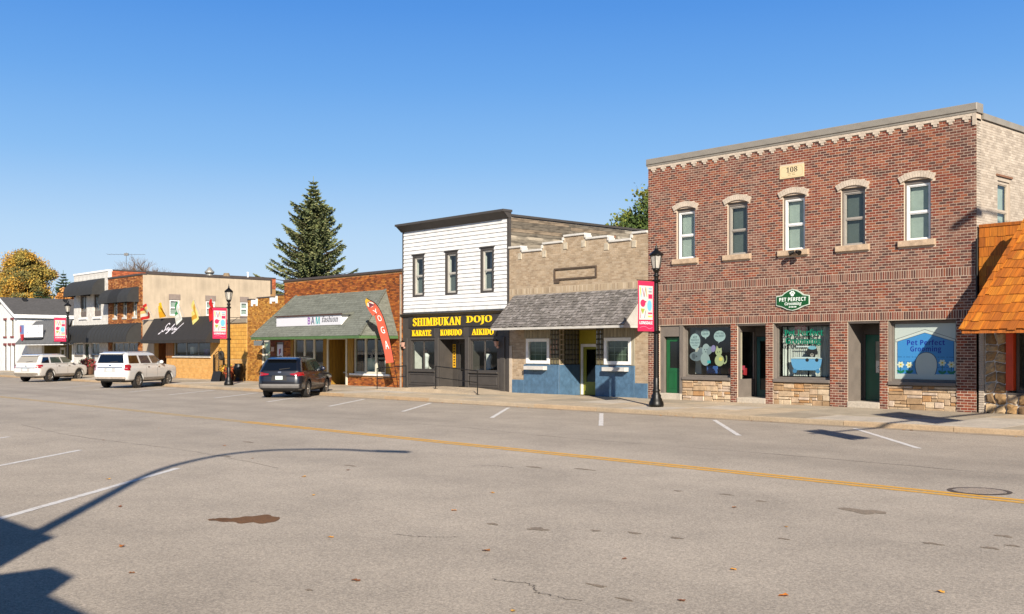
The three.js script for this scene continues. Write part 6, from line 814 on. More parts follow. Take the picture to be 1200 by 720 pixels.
// ---------------------------------------------------------------- parked cars, built from horizontal slices; x forward, z to the car's right
const evalr = new Evaluator(); evalr.attributes = ['position', 'normal', 'uv'];
const rubber = tint(T.fine, '#1b1a19', 0.9, 0.001), trim = tint(T.fine, '#23211f', 0.7, 0.001), chrome = mat('#b9b9b6', 0.22, { metalness: 0.9 }), rimM = mat('#8d8a84', 0.35, { metalness: 0.75 });
const tinted = new THREE.MeshPhysicalMaterial({ color: '#0b0d10', roughness: 0.06, clearcoat: 1, clearcoatRoughness: 0.03 }), seeThrough = new THREE.MeshPhysicalMaterial({ color: '#3a443c', roughness: 0.06, clearcoat: 1 });
const redLens = new THREE.MeshPhysicalMaterial({ color: '#8a0d12', roughness: 0.15, clearcoat: 1 }), plateM = mat('#b9c7c4', 0.5);
const paint = c => new THREE.MeshPhysicalMaterial({ color: c, roughness: 0.38, clearcoat: 0.9, clearcoatRoughness: 0.06, metalness: 0.05 });
function carAt(label, group, o, rrX, rrZ, hx, hz) {
  const { L, W, H, wr, wb, ro, belt, cowl, roofF, roofR, gc = 0.3, body, hoodY } = o, hw = W / 2, xr0 = -L / 2, xf0 = L / 2, rxl = xr0 + ro, fxl = rxl + wb;
  const K = [ // y, rear, front, half width, corner radius
    [gc, xr0 + 0.16, xf0 - 0.22, hw * 0.88, 0.25], [gc + 0.07, xr0 + 0.05, xf0 - 0.08, hw * 0.965, 0.28], [gc + 0.2, xr0, xf0 - 0.01, hw * 0.985, 0.3], [gc + 0.42, xr0 + 0.01, xf0, hw, 0.32], [belt * 0.84, xr0 + 0.05, xf0 - 0.03, hw * 0.992, 0.32],
    [hoodY - 0.06, xr0 + 0.07, xf0 - 0.09, hw * 0.985, 0.34], [hoodY, xr0 + 0.075, xf0 - 0.2, hw * 0.97, 0.36], [hoodY + 0.06, xr0 + 0.085, cowl + (xf0 - cowl) * 0.45, hw * 0.96, 0.34], [belt, xr0 + 0.1, cowl + 0.04, hw * 0.95, 0.24],
    [belt + 0.05, xr0 + 0.12, cowl - 0.03, hw * 0.93, 0.22], [H - 0.17, roofR - 0.1, roofF + 0.1, hw * 0.80, 0.22], [H - 0.1, roofR - 0.03, roofF + 0.0, hw * 0.765, 0.24], [H - 0.045, roofR + 0.09, roofF - 0.2, hw * 0.69, 0.26], [H - 0.015, roofR + 0.35, roofF - 0.5, hw * 0.52, 0.26], [H, roofR + 0.8, roofF - 0.8, hw * 0.25, 0.2]];
  const at = y => { let k = 0; while (k < K.length - 2 && K[k + 1][0] < y) k++; const t = Math.min(1, Math.max(0, (y - K[k][0]) / (K[k + 1][0] - K[k][0]))); return K[k].map((v, i) => v + (K[k + 1][i] - v) * t); };
  const outline = (xr, xf, w, r) => { const P = [], n = 7; r = Math.min(r, w * 0.9); for (const [cx, cz, a0] of [[xr + r, w - r, Math.PI / 2], [xr + r, -w + r, Math.PI], [xf - r, -w + r, Math.PI * 1.5], [xf - r, w - r, 0]]) for (let i = 0; i <= n; i++) { const a = a0 + (Math.PI / 2) * i / n; P.push([cx + r * Math.cos(a), cz + r * Math.sin(a)]); } return P; };
  const ys = []; for (let k = 0; k < K.length - 1; k++) { const m = k === 9 ? 6 : 2; for (let i = 0; i < m; i++) ys.push(K[k][0] + (K[k + 1][0] - K[k][0]) * i / m); } ys.push(H);
  const rings = ys.map(y => { const s = at(y); return outline(s[1], s[2], s[3], s[4]).map(p => [p[0], y, p[1]]); }), s = mb(), n = rings[0].length;
  for (let k = 0; k < rings.length - 1; k++) for (let i = 0; i < n; i++) { const j = (i + 1) % n; s.quad(rings[k][i], rings[k + 1][i], rings[k + 1][j], rings[k][j]); }
  for (let i = 0; i < n; i++) { const j = (i + 1) % n, T0 = rings[rings.length - 1], B0 = rings[0]; s.tri([(roofF + roofR) / 2, H, 0], T0[j], T0[i]); s.tri([0, ys[0], 0], B0[i], B0[j]); }
  let g = s.geo(); g.deleteAttribute('color');
  // wheel arches
  let br = new Brush(g); br.updateMatrixWorld();
  for (const x of [rxl, fxl]) for (const sd of [-1, 1]) { const c = new Brush(new THREE.CylinderGeometry(wr + 0.065, wr + 0.065, 0.5, 28).rotateX(Math.PI / 2)); c.position.set(x, wr + 0.01, sd * (hw - 0.05)); c.updateMatrixWorld(); br = evalr.evaluate(br, c, SUBTRACTION); br.updateMatrixWorld(); }
  const bg = smooth(br.geometry.index ? br.geometry.toNonIndexed() : br.geometry, 28); bg.clearGroups();
  const t = thing('parked_car', label, 'car', [0, 0, 0], Math.atan2(-hz, hx), group);
  part('body', bg, body, t);
  const bow = (v, w, r) => { const e = Math.abs(v) - (w - r); return e > 0 ? r - Math.sqrt(Math.max(0, r * r - e * e)) : 0; };
  const sideP = (x, y, sd, off) => { const [, xr, xf, w, r] = at(y), c = x < xr + r ? r - Math.sqrt(Math.max(0, r * r - (xr + r - x) ** 2)) : x > xf - r ? r - Math.sqrt(Math.max(0, r * r - (x - xf + r) ** 2)) : 0; return [x, y, sd * (w - c + off)]; };
  const rearP = (z, y, off) => { const [, xr, , w, r] = at(y); return [xr + bow(z, w, r) - off, y, z]; }, frontP = (z, y, off) => { const [, , xf, w, r] = at(y); return [xf - bow(z, w, r) + off, y, z]; };
  const patch = (fn, q, off, nu = 8, nv = 4) => { const m = mb(), B = (u, v) => [0, 1].map(i => (q[0][i] * (1 - u) + q[1][i] * u) * (1 - v) + (q[3][i] * (1 - u) + q[2][i] * u) * v); for (let i = 0; i < nu; i++) for (let j = 0; j < nv; j++) { const P = [[i, j], [i + 1, j], [i + 1, j + 1], [i, j + 1]].map(([a, b]) => { const c = B(a / nu, b / nv); return fn(c[0], c[1], off); }); m.quad(...P); } return m; };
  const join = (...ms) => { const m = mb(); for (const k of ms) { m.p.push(...k.p); m.n.push(...k.n); m.u.push(...k.u); m.c.push(...k.c); } return m; };
  const dbl = m => { const c = m.clone(); c.side = THREE.DoubleSide; return c; }, gl = dbl(tinted), sg = dbl(seeThrough), tr_ = dbl(trim), rl = dbl(redLens), bo = dbl(body);
  // glazing
  const yb = belt + 0.05, yt = H - 0.2;
  const rw = patch((z, y, f) => rearP(z, y, f), [[-hw * 0.74, yb + 0.02], [hw * 0.74, yb + 0.02], [hw * 0.64, yt + 0.02], [-hw * 0.64, yt + 0.02]], 0.006); part('rear_window', rw, o.rearGlass || gl, t);
  part('windscreen', patch(frontP, [[-hw * 0.8, yb + 0.02], [hw * 0.8, yb + 0.02], [hw * 0.66, yt + 0.02], [-hw * 0.66, yt + 0.02]], 0.006), gl, t);
  const xa = at(yb)[2], xat = at(yt)[2], xb = at(yb)[1], xbt = at(yt)[1], cuts = o.cuts; // window edges along the side as fractions
  for (const sd of [-1, 1]) for (let k = 0; k < cuts.length; k++) { const [a0, a1] = cuts[k], X = f => [xb + 0.12 + (xa - 0.22 - xb) * f, xbt + 0.12 + (xat - 0.26 - xbt) * f]; const [p0, q0] = X(a0), [p1, q1] = X(a1); const up = k === cuts.length - 1 ? 0 : 0; part('side_window', patch((x, y, f) => sideP(x, y, sd, f), [[p0, yb], [k ? p1 : p1, yb], [k === cuts.length - 1 ? q1 : (p1 + q1) / 2, yt], [k === 0 ? q0 : (p0 + q0) / 2, yt]], 0.006), k === 0 ? gl : (o.frontGlass || gl), t); }
  // lamps, bumper, cladding, plate, handles, seams
  for (const sd of [-1, 1]) { const tl = o.tail; part('tail_light', join(patch((z, y, f) => rearP(z, y, f), tl.rear.map(([a, y]) => [sd * a * hw, y]), 0.012), patch((x, y, f) => sideP(x, y, sd, f), tl.side.map(([a, y]) => [xr0 + a, y]), 0.012)), rl, t); if (tl.white) part('reverse_light', patch((z, y, f) => rearP(z, y, f), tl.white.map(([a, y]) => [sd * a * hw, y]), 0.016), dbl(mat('#d9c9c4', 0.3)), t); }
  part('bumper', join(patch(rearP, [[-hw * 0.96, gc + 0.05], [hw * 0.96, gc + 0.05], [hw * 0.98, o.bumpY], [-hw * 0.98, o.bumpY]], 0.015, 16, 3)), o.bumpM ? dbl(o.bumpM) : tr_, t); if (o.lowTrim) part('lower_trim', patch(rearP, [[-hw * 0.8, gc + 0.01], [hw * 0.8, gc + 0.01], [hw * 0.86, gc + 0.1], [-hw * 0.86, gc + 0.1]], 0.03, 12, 2), tr_, t);
  for (const sd of [-1, 1]) { part('sill_cladding', patch((x, y, f) => sideP(x, y, sd, f), [[rxl + wr + 0.06, gc + 0.02], [fxl - wr - 0.06, gc + 0.02], [fxl - wr - 0.06, gc + 0.17], [rxl + wr + 0.06, gc + 0.17]], 0.012, 10, 2), o.cladM ? dbl(o.cladM) : tr_, t);
    for (const x of [rxl, fxl]) { const m = mb(), N = 16; for (let k = 0; k < N; k++) { const a = Math.PI * (k / N) * 1.06 - 0.09, c = Math.PI * ((k + 1) / N) * 1.06 - 0.09, R0 = wr + 0.06, R1 = wr + 0.115; const P = (an, R, f) => { const y = wr + 0.01 + R * Math.sin(an), xx = x + R * Math.cos(an); return sideP(xx, Math.max(gc + 0.01, y), sd, f); }; m.quad(P(a, R0, 0.012), P(c, R0, 0.012), P(c, R1, 0.012), P(a, R1, 0.012)); } part('arch_lip', m, o.archM ? dbl(o.archM) : tr_, t); }
    part('seam', join(...o.seams.map(f => { const x = xr0 + L * f; return patch((a, y, e) => sideP(a, y, sd, e), [[x, gc + 0.2], [x + 0.012, gc + 0.2], [x + 0.012, belt], [x, belt]], 0.004, 1, 8); }), patch((a, y, e) => sideP(a, y, sd, e), [[rxl + 0.5, belt - 0.01], [cowl, belt - 0.01], [cowl, belt + 0.004], [rxl + 0.5, belt + 0.004]], 0.005, 10, 1)), tr_, t);
    for (const f of o.handles) { const [hx_, hy, hz_] = sideP(xr0 + L * f, belt - 0.14, sd, 0.02); part('door_handle', mb().chbox(-0.09, 0.09, -0.018, 0.018, -0.02, 0.02, 0.006), o.handleM || chrome, t).position.set(hx_, hy, hz_); }
    const [mx, my, mz] = sideP(cowl - 0.42, belt + 0.1, sd, 0.0); const mi = part('mirror', new THREE.SphereGeometry(0.13, 12, 10).scale(0.55, 0.75, 0.95), o.mirrorM || body, t); mi.position.set(mx, my, mz + sd * 0.1);
    part('roof_rail', mb().tube([roofR + 0.25, H + 0.005, sd * hw * 0.68], [roofF - 0.5, H + 0.005, sd * hw * 0.68], 0.022, 0.022, 6).tube([roofR + 0.28, H - 0.05, sd * hw * 0.69], [roofR + 0.28, H + 0.005, sd * hw * 0.68], 0.02, 0.02, 6).tube([roofF - 0.55, H - 0.05, sd * hw * 0.69], [roofF - 0.55, H + 0.005, sd * hw * 0.68], 0.02, 0.02, 6), o.railM || trim, t);
    part('head_light', patch((z, y, f) => frontP(z, y, f), [[sd * hw * 0.6, hoodY - 0.22], [sd * hw * 0.92, hoodY - 0.22], [sd * hw * 0.92, hoodY - 0.08], [sd * hw * 0.6, hoodY - 0.08]], 0.012), dbl(mat('#d6d6d2', 0.2)), t); }
  const pz = rearP(0, o.plateY, 0.02); part('number_plate', mb().box(-0.012, 0.0, -0.075, 0.075, -0.155, 0.155), plateM, t).position.set(pz[0], o.plateY, 0); part('plate_recess', patch(rearP, [[-0.34, o.plateY - 0.12], [0.34, o.plateY - 0.12], [0.3, o.plateY + 0.1], [-0.3, o.plateY + 0.1]], 0.008), dbl(o.recessM || trim), t);
  part('badge', patch(rearP, [[-0.07, o.plateY + 0.2], [0.07, o.plateY + 0.2], [0.07, o.plateY + 0.27], [-0.07, o.plateY + 0.27]], 0.014, 3, 2), dbl(chrome), t);
  if (o.chromeBar) part('tailgate_bar', patch(rearP, [[-hw * 0.7, o.plateY + 0.1], [hw * 0.7, o.plateY + 0.1], [hw * 0.7, o.plateY + 0.15], [-hw * 0.7, o.plateY + 0.15]], 0.014, 12, 1), dbl(chrome), t);
  part('spoiler', mb().hex([[roofR - 0.2, H - 0.13, -hw * 0.66], [roofR + 0.2, H - 0.06, -hw * 0.66], [roofR + 0.2, H - 0.025, -hw * 0.6], [roofR - 0.2, H - 0.09, -hw * 0.6], [roofR - 0.2, H - 0.13, hw * 0.66], [roofR + 0.2, H - 0.06, hw * 0.66], [roofR + 0.2, H - 0.025, hw * 0.6], [roofR - 0.2, H - 0.09, hw * 0.6]]), bo, t);
  part('rear_wiper', patch(rearP, [[-0.03, yb + 0.04], [0.42, yb + 0.1], [0.42, yb + 0.125], [-0.03, yb + 0.075]], 0.02, 4, 1), tr_, t);
  part('underside', mb().box(xr0 + 0.35, xf0 - 0.3, gc - 0.08, gc - 0.003, -hw * 0.62, hw * 0.62).tube([xr0 + 0.18, gc - 0.04, hw * 0.5], [xr0 + 0.34, gc - 0.04, hw * 0.5], 0.04), trim, t);
  // wheels
  for (const x of [rxl, fxl]) for (const sd of [-1, 1]) {
    const tw = 0.245, ty = part('wheel', lathe([[wr * 0.66, -tw / 2], [wr * 0.94, -tw / 2], [wr, -tw / 2 + 0.04], [wr, tw / 2 - 0.04], [wr * 0.94, tw / 2], [wr * 0.66, tw / 2], [wr * 0.64, tw / 2 - 0.05], [wr * 0.64, -tw / 2 + 0.05], [wr * 0.66, -tw / 2]], 32).rotateX(Math.PI / 2), rubber, t); ty.position.set(x, wr, sd * (hw - tw / 2 - 0.02));
    const rim = mb(); for (let k = 0; k < 6; k++) { const a = k * Math.PI / 3, ca = Math.cos(a), sa = Math.sin(a), px = -sa, py = ca, w0 = 0.055, w1 = 0.035, z0 = sd * (tw / 2 - 0.05), z1 = sd * (tw / 2 - 0.015); const Q = (r, w, z) => [ca * r + px * w, sa * r + py * w, z]; const c8 = [Q(0.04, -w0, z0), Q(0.04, w0, z0), Q(wr * 0.62, w1 * 1.6, z0), Q(wr * 0.62, -w1 * 1.6, z0), Q(0.04, -w0, z1), Q(0.04, w0, z1), Q(wr * 0.62, w1 * 1.6, z1), Q(wr * 0.62, -w1 * 1.6, z1)]; rim.hex(c8); }
    const rm = part('rim', join(rim, mb().tube([0, 0, sd * (tw / 2 - 0.06)], [0, 0, sd * (tw / 2 - 0.005)], 0.075, 0.065, 14)), dbl(o.rimM || rimM), ty);
    part('rim_ring', lathe([[wr * 0.56, -0.02], [wr * 0.655, -0.02], [wr * 0.655, 0.02], [wr * 0.58, 0.02], [wr * 0.56, -0.02]], 28).rotateX(Math.PI / 2).translate(0, 0, sd * (tw / 2 - 0.025)), dbl(o.rimM || rimM), ty); part('brake_disc', mb().tube([0, 0, sd * (tw / 2 - 0.11)], [0, 0, sd * (tw / 2 - 0.09)], wr * 0.6, wr * 0.6, 22), trim, ty);
  }
  // put the rear right tyre where it stands on the asphalt
  const c = Math.cos(t.rotation.y), sn = Math.sin(t.rotation.y), lx = rxl, lz = hw - 0.06; t.position.set(rrX - (lx * c + lz * sn), 0, rrZ - (-lx * sn + lz * c));
  return t;
}
const suvCuts = [[0.03, 0.27], [0.32, 0.62], [0.66, 1.0]];
const dusty = tint(T.rough, '#8d8375', 0.85, 0.001);
carAt('dark blue sport utility car parked in front of the fashion shop', 'cars parked at the kerb', { L: 4.95, W: 1.93, H: 1.73, wr: 0.37, wb: 2.85, ro: 1.08, belt: 1.1, hoodY: 0.98, cowl: 1.12, roofF: 0.42, roofR: -1.95, body: paint('#04060f'), cuts: [[0.05, 0.24], [0.29, 0.6], [0.64, 1.0]], tail: { rear: [[0.5, 0.98], [0.99, 0.92], [0.99, 1.1], [0.46, 1.03]], side: [[0.1, 0.92], [0.42, 1.02], [0.4, 1.08], [0.1, 1.1]] }, gc: 0.33, bumpY: 0.6, bumpM: tint(T.fine, '#6e6b68', 0.6, 0.001), lowTrim: true, archM: tint(T.fine, '#37332f', 0.7, 0.001), cladM: tint(T.rough, '#5b5048', 0.8, 0.001), seams: [0.34, 0.55], handles: [0.38, 0.58], handleM: paint('#0a1128'), plateY: 0.86, frontGlass: gl_(), mirrorM: paint('#0a1128') }, -39.35, 6.85, -0.67, -0.742);
function gl_() { const c = seeThrough.clone(); c.side = THREE.DoubleSide; return c; }
carAt('large white sport utility car parked in front of the black-awning restaurant', 'cars parked at the kerb', { L: 5.4, W: 2.05, H: 1.94, wr: 0.41, wb: 3.11, ro: 1.2, belt: 1.27, hoodY: 1.16, cowl: 1.2, roofF: 0.45, roofR: -2.35, body: paint('#cbc9c4'), cuts: [[0.02, 0.3], [0.35, 0.64], [0.68, 1.0]], tail: { rear: [[0.8, 0.95], [0.995, 0.95], [0.985, 1.26], [0.8, 1.26]], side: [[0.12, 0.95], [0.32, 0.95], [0.34, 1.26], [0.14, 1.26]] }, gc: 0.4, bumpY: 0.62, bumpM: tint(T.rough, '#b3a698', 0.7, 0.001), lowTrim: true, archM: paint('#bbb8b2'), cladM: tint(T.rough, '#a39a90', 0.7, 0.001), seams: [0.36, 0.57], handles: [0.4, 0.6], plateY: 0.98, chromeBar: true, recessM: paint('#a3a19c'), frontGlass: (() => { const c = seeThrough.clone(); c.color.set('#2a3440'); c.side = THREE.DoubleSide; return c; })(), railM: chrome }, -55.35, 7.5, -0.6, -0.8);
carAt('white sport utility car parked farthest left near the grey awning', 'cars parked at the kerb', { L: 5.0, W: 2.0, H: 1.78, wr: 0.385, wb: 2.86, ro: 1.12, belt: 1.16, hoodY: 1.04, cowl: 1.15, roofF: 0.4, roofR: -1.95, body: paint('#c6c2ba'), cuts: [[0.03, 0.26], [0.31, 0.62], [0.66, 1.0]], tail: { rear: [[0.72, 0.9], [0.99, 0.88], [0.99, 1.1], [0.78, 1.06]], side: [[0.1, 0.88], [0.3, 1.0], [0.4, 1.1], [0.1, 1.1]] }, gc: 0.35, bumpY: 0.6, bumpM: dusty, archM: dusty, cladM: dusty, seams: [0.35, 0.56], handles: [0.39, 0.59], plateY: 0.78, chromeBar: true, recessM: paint('#a39f98'), rearGlass: (() => { const c = seeThrough.clone(); c.color.set('#8b867c'); c.side = THREE.DoubleSide; return c; })(), frontGlass: gl_(), railM: chrome }, -69.9, 7.15, -0.55, -0.835);
carAt('black car mostly hidden at the left edge of the view', 'cars parked at the kerb', { L: 4.7, W: 1.85, H: 1.62, wr: 0.35, wb: 2.7, ro: 1.0, belt: 1.02, hoodY: 0.92, cowl: 1.05, roofF: 0.35, roofR: -1.6, body: paint('#15161a'), cuts: suvCuts, tail: { rear: [[0.6, 0.82], [0.98, 0.82], [0.98, 0.98], [0.6, 0.95]], side: [[0.1, 0.82], [0.3, 0.86], [0.3, 0.98], [0.1, 0.98]] }, bumpY: 0.5, seams: [0.35, 0.56], handles: [0.39, 0.59], plateY: 0.74 }, -85.9, 9.6, -0.45, -0.893);
// ---------------------------------------------------------------- trees behind the roofs
const barkM = tint(T.grain, '#5d4c3c', 0.95, 0.01);
function spruce(label, x, z, h, spread, seed, cols, density = 1) {
  const t = thing('spruce_tree', label, 'tree', [x, 0, z]), q = rngOf(seed), s = mb(), w = mb();
  part('trunk', mb().tube([0, -0.1, 0], [0, h * 0.5, 0], 0.022 * h, 0.013 * h, 10).tube([0, h * 0.5, 0], [0, h * 0.985, 0], 0.013 * h, 0.01, 8), barkM, t);
  const tw = (p, d, l, wd, col) => { const u = V(rr(-1, 1, q), rr(-1, 1, q), rr(-1, 1, q)).cross(d).normalize().multiplyScalar(wd), e = p.clone().addScaledVector(d, l); s.quad([p.x - u.x * 0.6, p.y - u.y * 0.6, p.z - u.z * 0.6], [p.x + u.x * 0.6, p.y + u.y * 0.6, p.z + u.z * 0.6], [e.x + u.x * 0.5, e.y + u.y * 0.5, e.z + u.z * 0.5], [e.x - u.x * 0.5, e.y - u.y * 0.5, e.z - u.z * 0.5], null, col); };
  for (let y = h * 0.12; y < h * 0.975; y += 0.36 + 0.014 * (h - y)) {
    const f = 1 - y / h, n = 6 + Math.floor(q() * 3), a0 = q() * 6.28;
    for (let k = 0; k < n; k++) {
      const a = a0 + k / n * 6.28 + rr(-0.3, 0.3, q); let L = spread * (f * 1.05 + 0.02) * rr(0.42, 1.2, q) + 0.18; if (q() < 0.08) L *= 1.2; if (f < 0.14) L *= 0.35 + 4 * f;
      const up = 0.6 - 0.95 * Math.min(1, f * 1.6) + rr(-0.15, 0.15, q), P = u => V(Math.cos(a) * L * u, y + L * (up * u * 0.42 + (f > 0.2 ? 0.36 * u * u : 0.1 * u)), Math.sin(a) * L * u);
      w.tube(P(0).toArray(), P(0.95).toArray(), 0.012 + 0.012 * L, 0.006, 4);
      const m = Math.max(3, Math.round(L / 0.13 * density));
      for (let i = 1; i <= m; i++) { const u = i / m, p = P(u), dir = P(Math.min(1, u + 0.02)).sub(P(u - 0.02)).normalize(), sd = V(-Math.sin(a), 0, Math.cos(a)); for (const g of [-1, 1]) { const d = dir.clone().multiplyScalar(0.7).addScaledVector(sd, g * rr(0.4, 0.95, q)).add(V(0, rr(-0.5, 0.16, q), 0)).normalize(), l = (0.34 + 0.3 * (1 - u)) * Math.min(1, 0.35 + L / 2.2) * rr(0.7, 1.3, q), c = pickOf(cols, q), kk = rr(0.75, 1.25, q); tw(p, d, l, 0.09, c.map(v => v * kk)); if (q() < 0.6) tw(p, V(d.x, d.y - 0.7, d.z).normalize(), l * 0.8, 0.09, c.map(v => v * kk * 0.9)); } if (i === m) tw(p, dir, 0.3, 0.06, pickOf(cols, q)); }
    }
  }
  tw(V(0, h * 0.96, 0), V(0, 1, 0), h * 0.05, 0.05, cols[0]);
  part('branches', w, barkM, t); part('crown', s, leafM, t); return t;
}
function broadleaf(label, x, z, lobes, seed, cols, o = {}) {       // lobes: [x, y, z, radius] about the trunk foot
  const { leaf = 0.16, n = 900, trunkR = 0.3, name = 'broadleaf_tree', stems = 1 } = o, t = thing(name, label, 'tree', [x, 0, z]), q = rngOf(seed), s = mb(), w = mb();
  const cy = lobes.reduce((a, l) => a + l[1], 0) / lobes.length; part('trunk', mb().tube([0, -0.1, 0], [rr(-0.2, 0.2, q), cy * 0.6, rr(-0.2, 0.2, q)], trunkR, trunkR * 0.6, 10), barkM, t);
  for (const [lx, ly, lz, R] of lobes) {
    w.tube([0, cy * 0.45, 0], [lx * 0.8, ly - R * 0.2, lz * 0.8], trunkR * 0.4, 0.04, 6);
    const sub = []; const nc = Math.round(9 + R * 6); for (let k = 0; k < nc; k++) { const d = V(rr(-1, 1, q), rr(-0.8, 1, q), rr(-1, 1, q)).normalize().multiplyScalar(R * rr(0.45, 1.0, q)); sub.push([lx + d.x, ly + d.y * 0.9, lz + d.z, R * rr(0.16, 0.34, q)]); w.tube([lx * 0.8, ly - R * 0.2, lz * 0.8], [lx + d.x, ly + d.y * 0.85, lz + d.z], 0.035, 0.012, 4); }
    for (const [sx, sy, sz, r] of sub) { const m = Math.round(n * r / nc * 2.2), base = pickOf(cols, q); for (let i = 0; i < m; i++) { const p = V(sx + r * (q() + q() + q() - 1.5) * 1.35, sy + r * (q() + q() + q() - 1.5) * 1.1, sz + r * (q() + q() + q() - 1.5) * 1.35), a = V(rr(-1, 1, q), rr(-1, 1, q), rr(-1, 1, q)).normalize(), b = V(rr(-1, 1, q), rr(-1, 1, q), rr(-1, 1, q)).cross(a).normalize(), L = leaf * rr(0.6, 1.3, q), kk = rr(0.7, 1.3, q), c = (q() < 0.75 ? base : pickOf(cols, q)).map(v => v * kk); const A = [p.x, p.y, p.z], B = [p.x + a.x * L * 0.5 + b.x * L * 0.35, p.y + a.y * L * 0.5 + b.y * L * 0.35, p.z + a.z * L * 0.5 + b.z * L * 0.35], C = [p.x + a.x * L, p.y + a.y * L, p.z + a.z * L], D = [p.x + a.x * L * 0.5 - b.x * L * 0.35, p.y + a.y * L * 0.5 - b.y * L * 0.35, p.z + a.z * L * 0.5 - b.z * L * 0.35]; s.quad(A, B, C, D, null, c); } }
  }
  part('branches', w, barkM, t); part('crown', s, leafM, t); return t;
}
const C3 = a => a.map(c => lin(...c));
const needle = C3([[106, 114, 68], [118, 122, 74], [92, 102, 62], [128, 128, 84], [78, 88, 56]]);
spruce('tall dark spruce rising behind the fashion shop roof', -90.6, -25, 19.0, 7.0, 301, needle, 2.1);
broadleaf('green leafy tree between the tan parapet and the red brick building', -47.5, -25, [[1.3, 10.2, 0, 2.9], [-0.6, 9.4, 1, 1.9], [2.5, 11.6, -0.5, 2.0], [-1.6, 8.4, 0.5, 1.5], [0.5, 7.9, 0, 2.0], [-4.2, 7.8, 0, 0.9]], 302, C3([[86, 100, 36], [106, 114, 42], [66, 84, 32], [122, 120, 48], [54, 72, 30]]), { n: 9000, leaf: 0.24 });
const gold = C3([[170, 130, 40], [150, 110, 32], [180, 142, 56], [132, 98, 36], [150, 132, 60], [122, 110, 54], [104, 100, 52]]);
broadleaf('large golden autumn tree behind the gabled house roof', -160, -20, [[0, 12.4, 0, 3.6], [2.4, 14.2, 1, 2.2], [-3.5, 11.4, 0, 3.0], [4.2, 10.8, 2, 2.6], [-1.2, 13.6, -1, 2.0], [6.2, 8.8, 2.5, 2.0], [1, 9, 0, 3.2]], 303, gold, { n: 12000, leaf: 0.24, trunkR: 0.45 });
broadleaf('second golden autumn tree at the left edge behind the house', -171, -17, [[0, 11.5, 0, 3.4], [2.4, 13.0, 0, 2.0], [-2.5, 12.5, 0, 2.4], [0, 8.4, 0, 3.2], [-4, 9, 0, 2.6]], 304, gold, { n: 9000, leaf: 0.24, trunkR: 0.4 });
broadleaf('small orange tree beside the far conifers', -134.5, -17, [[0, 8.9, 0, 1.2], [0.9, 8.2, 0, 1.0], [-0.9, 8.0, 0, 1.0]], 305, C3([[190, 130, 60], [176, 116, 52], [200, 150, 90]]), { n: 8000, leaf: 0.2, trunkR: 0.25 });
spruce('slim dark conifer behind the far roofs', -145, -20, 12.6, 3.6, 306, C3([[54, 74, 44], [64, 84, 50], [46, 64, 40]]), 1);
spruce('shorter dark conifer left of the slim one', -150, -18.5, 10.4, 4.2, 307, C3([[54, 74, 44], [64, 84, 50], [46, 64, 40]]), 1);
{ // bare tree
  const t = thing('bare_tree', 'leafless brown tree top showing above the brown brick roof', 'tree', [-118, 0, -20]), q = rngOf(308), s = mb();
  part('trunk', mb().tube([0, -0.1, 0], [0, 6.5, 0], 0.3, 0.2, 10), barkM, t);
  const grow = (p, d, l, r, n) => { const e = p.clone().addScaledVector(d, l); s.tube(p.toArray(), e.toArray(), r, r * 0.65, n > 3 ? 5 : 3); if (!n) return; const k = n > 3 ? 4 : 3; for (let i = 0; i < k; i++) grow(p.clone().lerp(e, rr(0.5, 1, q)), d.clone().add(V(rr(-0.8, 0.8, q), rr(-0.25, 0.6, q), rr(-0.8, 0.8, q))).normalize(), l * rr(0.6, 0.85, q), r * 0.6, n - 1); };
  for (let i = 0; i < 6; i++) grow(V(0, 5.8 + i * 0.12, 0), V(rr(-1.1, 1.1, q), 1, rr(-1.1, 1.1, q)).normalize(), 2.5, 0.11, 5);
  part('branches', s, tint(T.fine, '#6d5844', 0.95, 0.002), t);
}
// ---------------------------------------------------------------- the near side of the street, behind and beside the camera: what casts the shadows on the asphalt
{
  const brick = tint(T.rough, '#8a5440', 0.95, 0.004);
  const mk = (label, x0, x1, top, extra) => { const b = thing('near_side_building', label, 'building', [(x0 + x1) / 2, 0, 32.2], 0, 'buildings on the near side of the street'), h = (x1 - x0) / 2; part('wall', mb().box(-h, h, 0, top - 0.15, 0, 10), brick, b); part('coping', mb().box(-h, h, top - 0.148, top, -0.03, 10), M.coping, b); for (let x = -h + 2; x < h - 2; x += 4) { const w = part('shop_window', mb().frame(-1.3, 1.3, 0, 1.8, 0.08, -0.05, -0.002), M.taupe, b); w.position.set(x, 0.8, 0); part('pane', mb().quad([1.22, 0.08, -0.02], [-1.22, 0.08, -0.02], [-1.22, 1.72, -0.02], [1.22, 1.72, -0.02]), tinted, w); } if (extra) extra(b, h); return b; };
  mk('flat-roofed brick building on the near side, left of the camera', -44, -4.0, 4.75);
  mk('flat-roofed brick building on the near side, right of the camera', -3.17, 12, 3.88, (b, h) => part('corner_pier', mb().box(-h, -h + 0.55, 3.882, 4.27, 0.0, 0.55), brick, b));
}
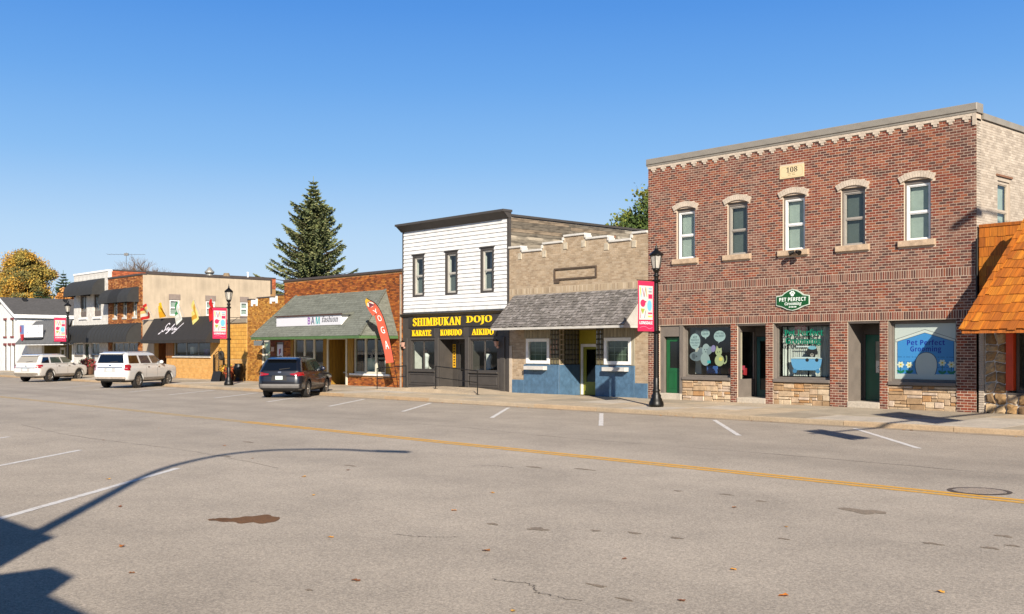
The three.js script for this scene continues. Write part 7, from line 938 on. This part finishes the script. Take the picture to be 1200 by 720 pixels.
{ // tall street light between those buildings, its arm reaching over the street
  const t = thing('arched_street_light', 'tall steel street light with an arched arm on the near side', 'street light', [-3.6, 0.13, 32.78]), st = mat('#5d5f60', 0.45, { metalness: 0.6 });
  part('pole', mb().tube([0, 0, 0], [0, 7.6, 0], 0.11, 0.09, 12), st, t); part('base', mb().tube([0, 0, 0], [0, 0.3, 0], 0.13, 0.12, 12), st, t);
  part('arm', tubePath([[0, 7.5, 0], [0, 7.85, -0.03], [0, 8.45, -0.2], [0, 9.12, -0.78], [0, 9.37, -1.58], [0, 9.22, -2.58], [0, 8.86, -3.6], [0, 8.42, -4.38]], 0.075, 40, 8), st, t);
  part('lamp_head', new THREE.CapsuleGeometry(0.11, 0.75, 4, 12).rotateX(Math.PI / 2 - 0.45).translate(0, 8.22, -4.85), st, t);
}
{ // signal mast at the crossing right of the view
  const t = thing('signal_mast', 'steel traffic signal mast with long arm, sign panel and luminaire at the crossing', 'traffic signal', [-3.0, walkY(4.3), 4.3]), st = mat('#6b6d6e', 0.45, { metalness: 0.6 });
  part('pole', mb().tube([0, 0, 0], [0, 12.3, 0], 0.14, 0.08, 14), st, t); part('arm', mb().tube([0, 6.45, 0], [0, 6.65, 11.8], 0.09, 0.05, 10), st, t);
  part('luminaire_arm', tubePath([[0, 11.6, 0], [0, 12.2, 0.6], [0, 12.55, 1.6], [0, 12.6, 3.0]], 0.045, 24, 8), st, t); part('luminaire', new THREE.CapsuleGeometry(0.17, 0.55, 4, 12).scale(1, 1, 0.6).rotateX(Math.PI / 2).translate(0, 12.55, 3.35), st, t);
  const sg = part('signal_head', mb().box(-0.16, 0.16, 5.75, 6.95, 10.95, 11.35), M.black, t); part('backplate', mb().box(-0.02, 0.0, 5.65, 7.05, 10.75, 10.948).box(-0.02, 0.0, 5.65, 7.05, 11.352, 11.55), M.black, sg); for (const [y, c] of [[6.72, '#6b1512'], [6.35, '#7a5a10'], [5.98, '#14532c']]) part('lens', mb().tube([0.16, y, 11.15], [0.2, y, 11.15], 0.13, 0.13, 16), mat(c, 0.3), sg);
  part('sign_panel', mb().box(-0.06, -0.03, 5.95, 7.75, 5.6, 7.2), mat('#2f5d3b', 0.5), t);
}
renderer.render(scene, camera);
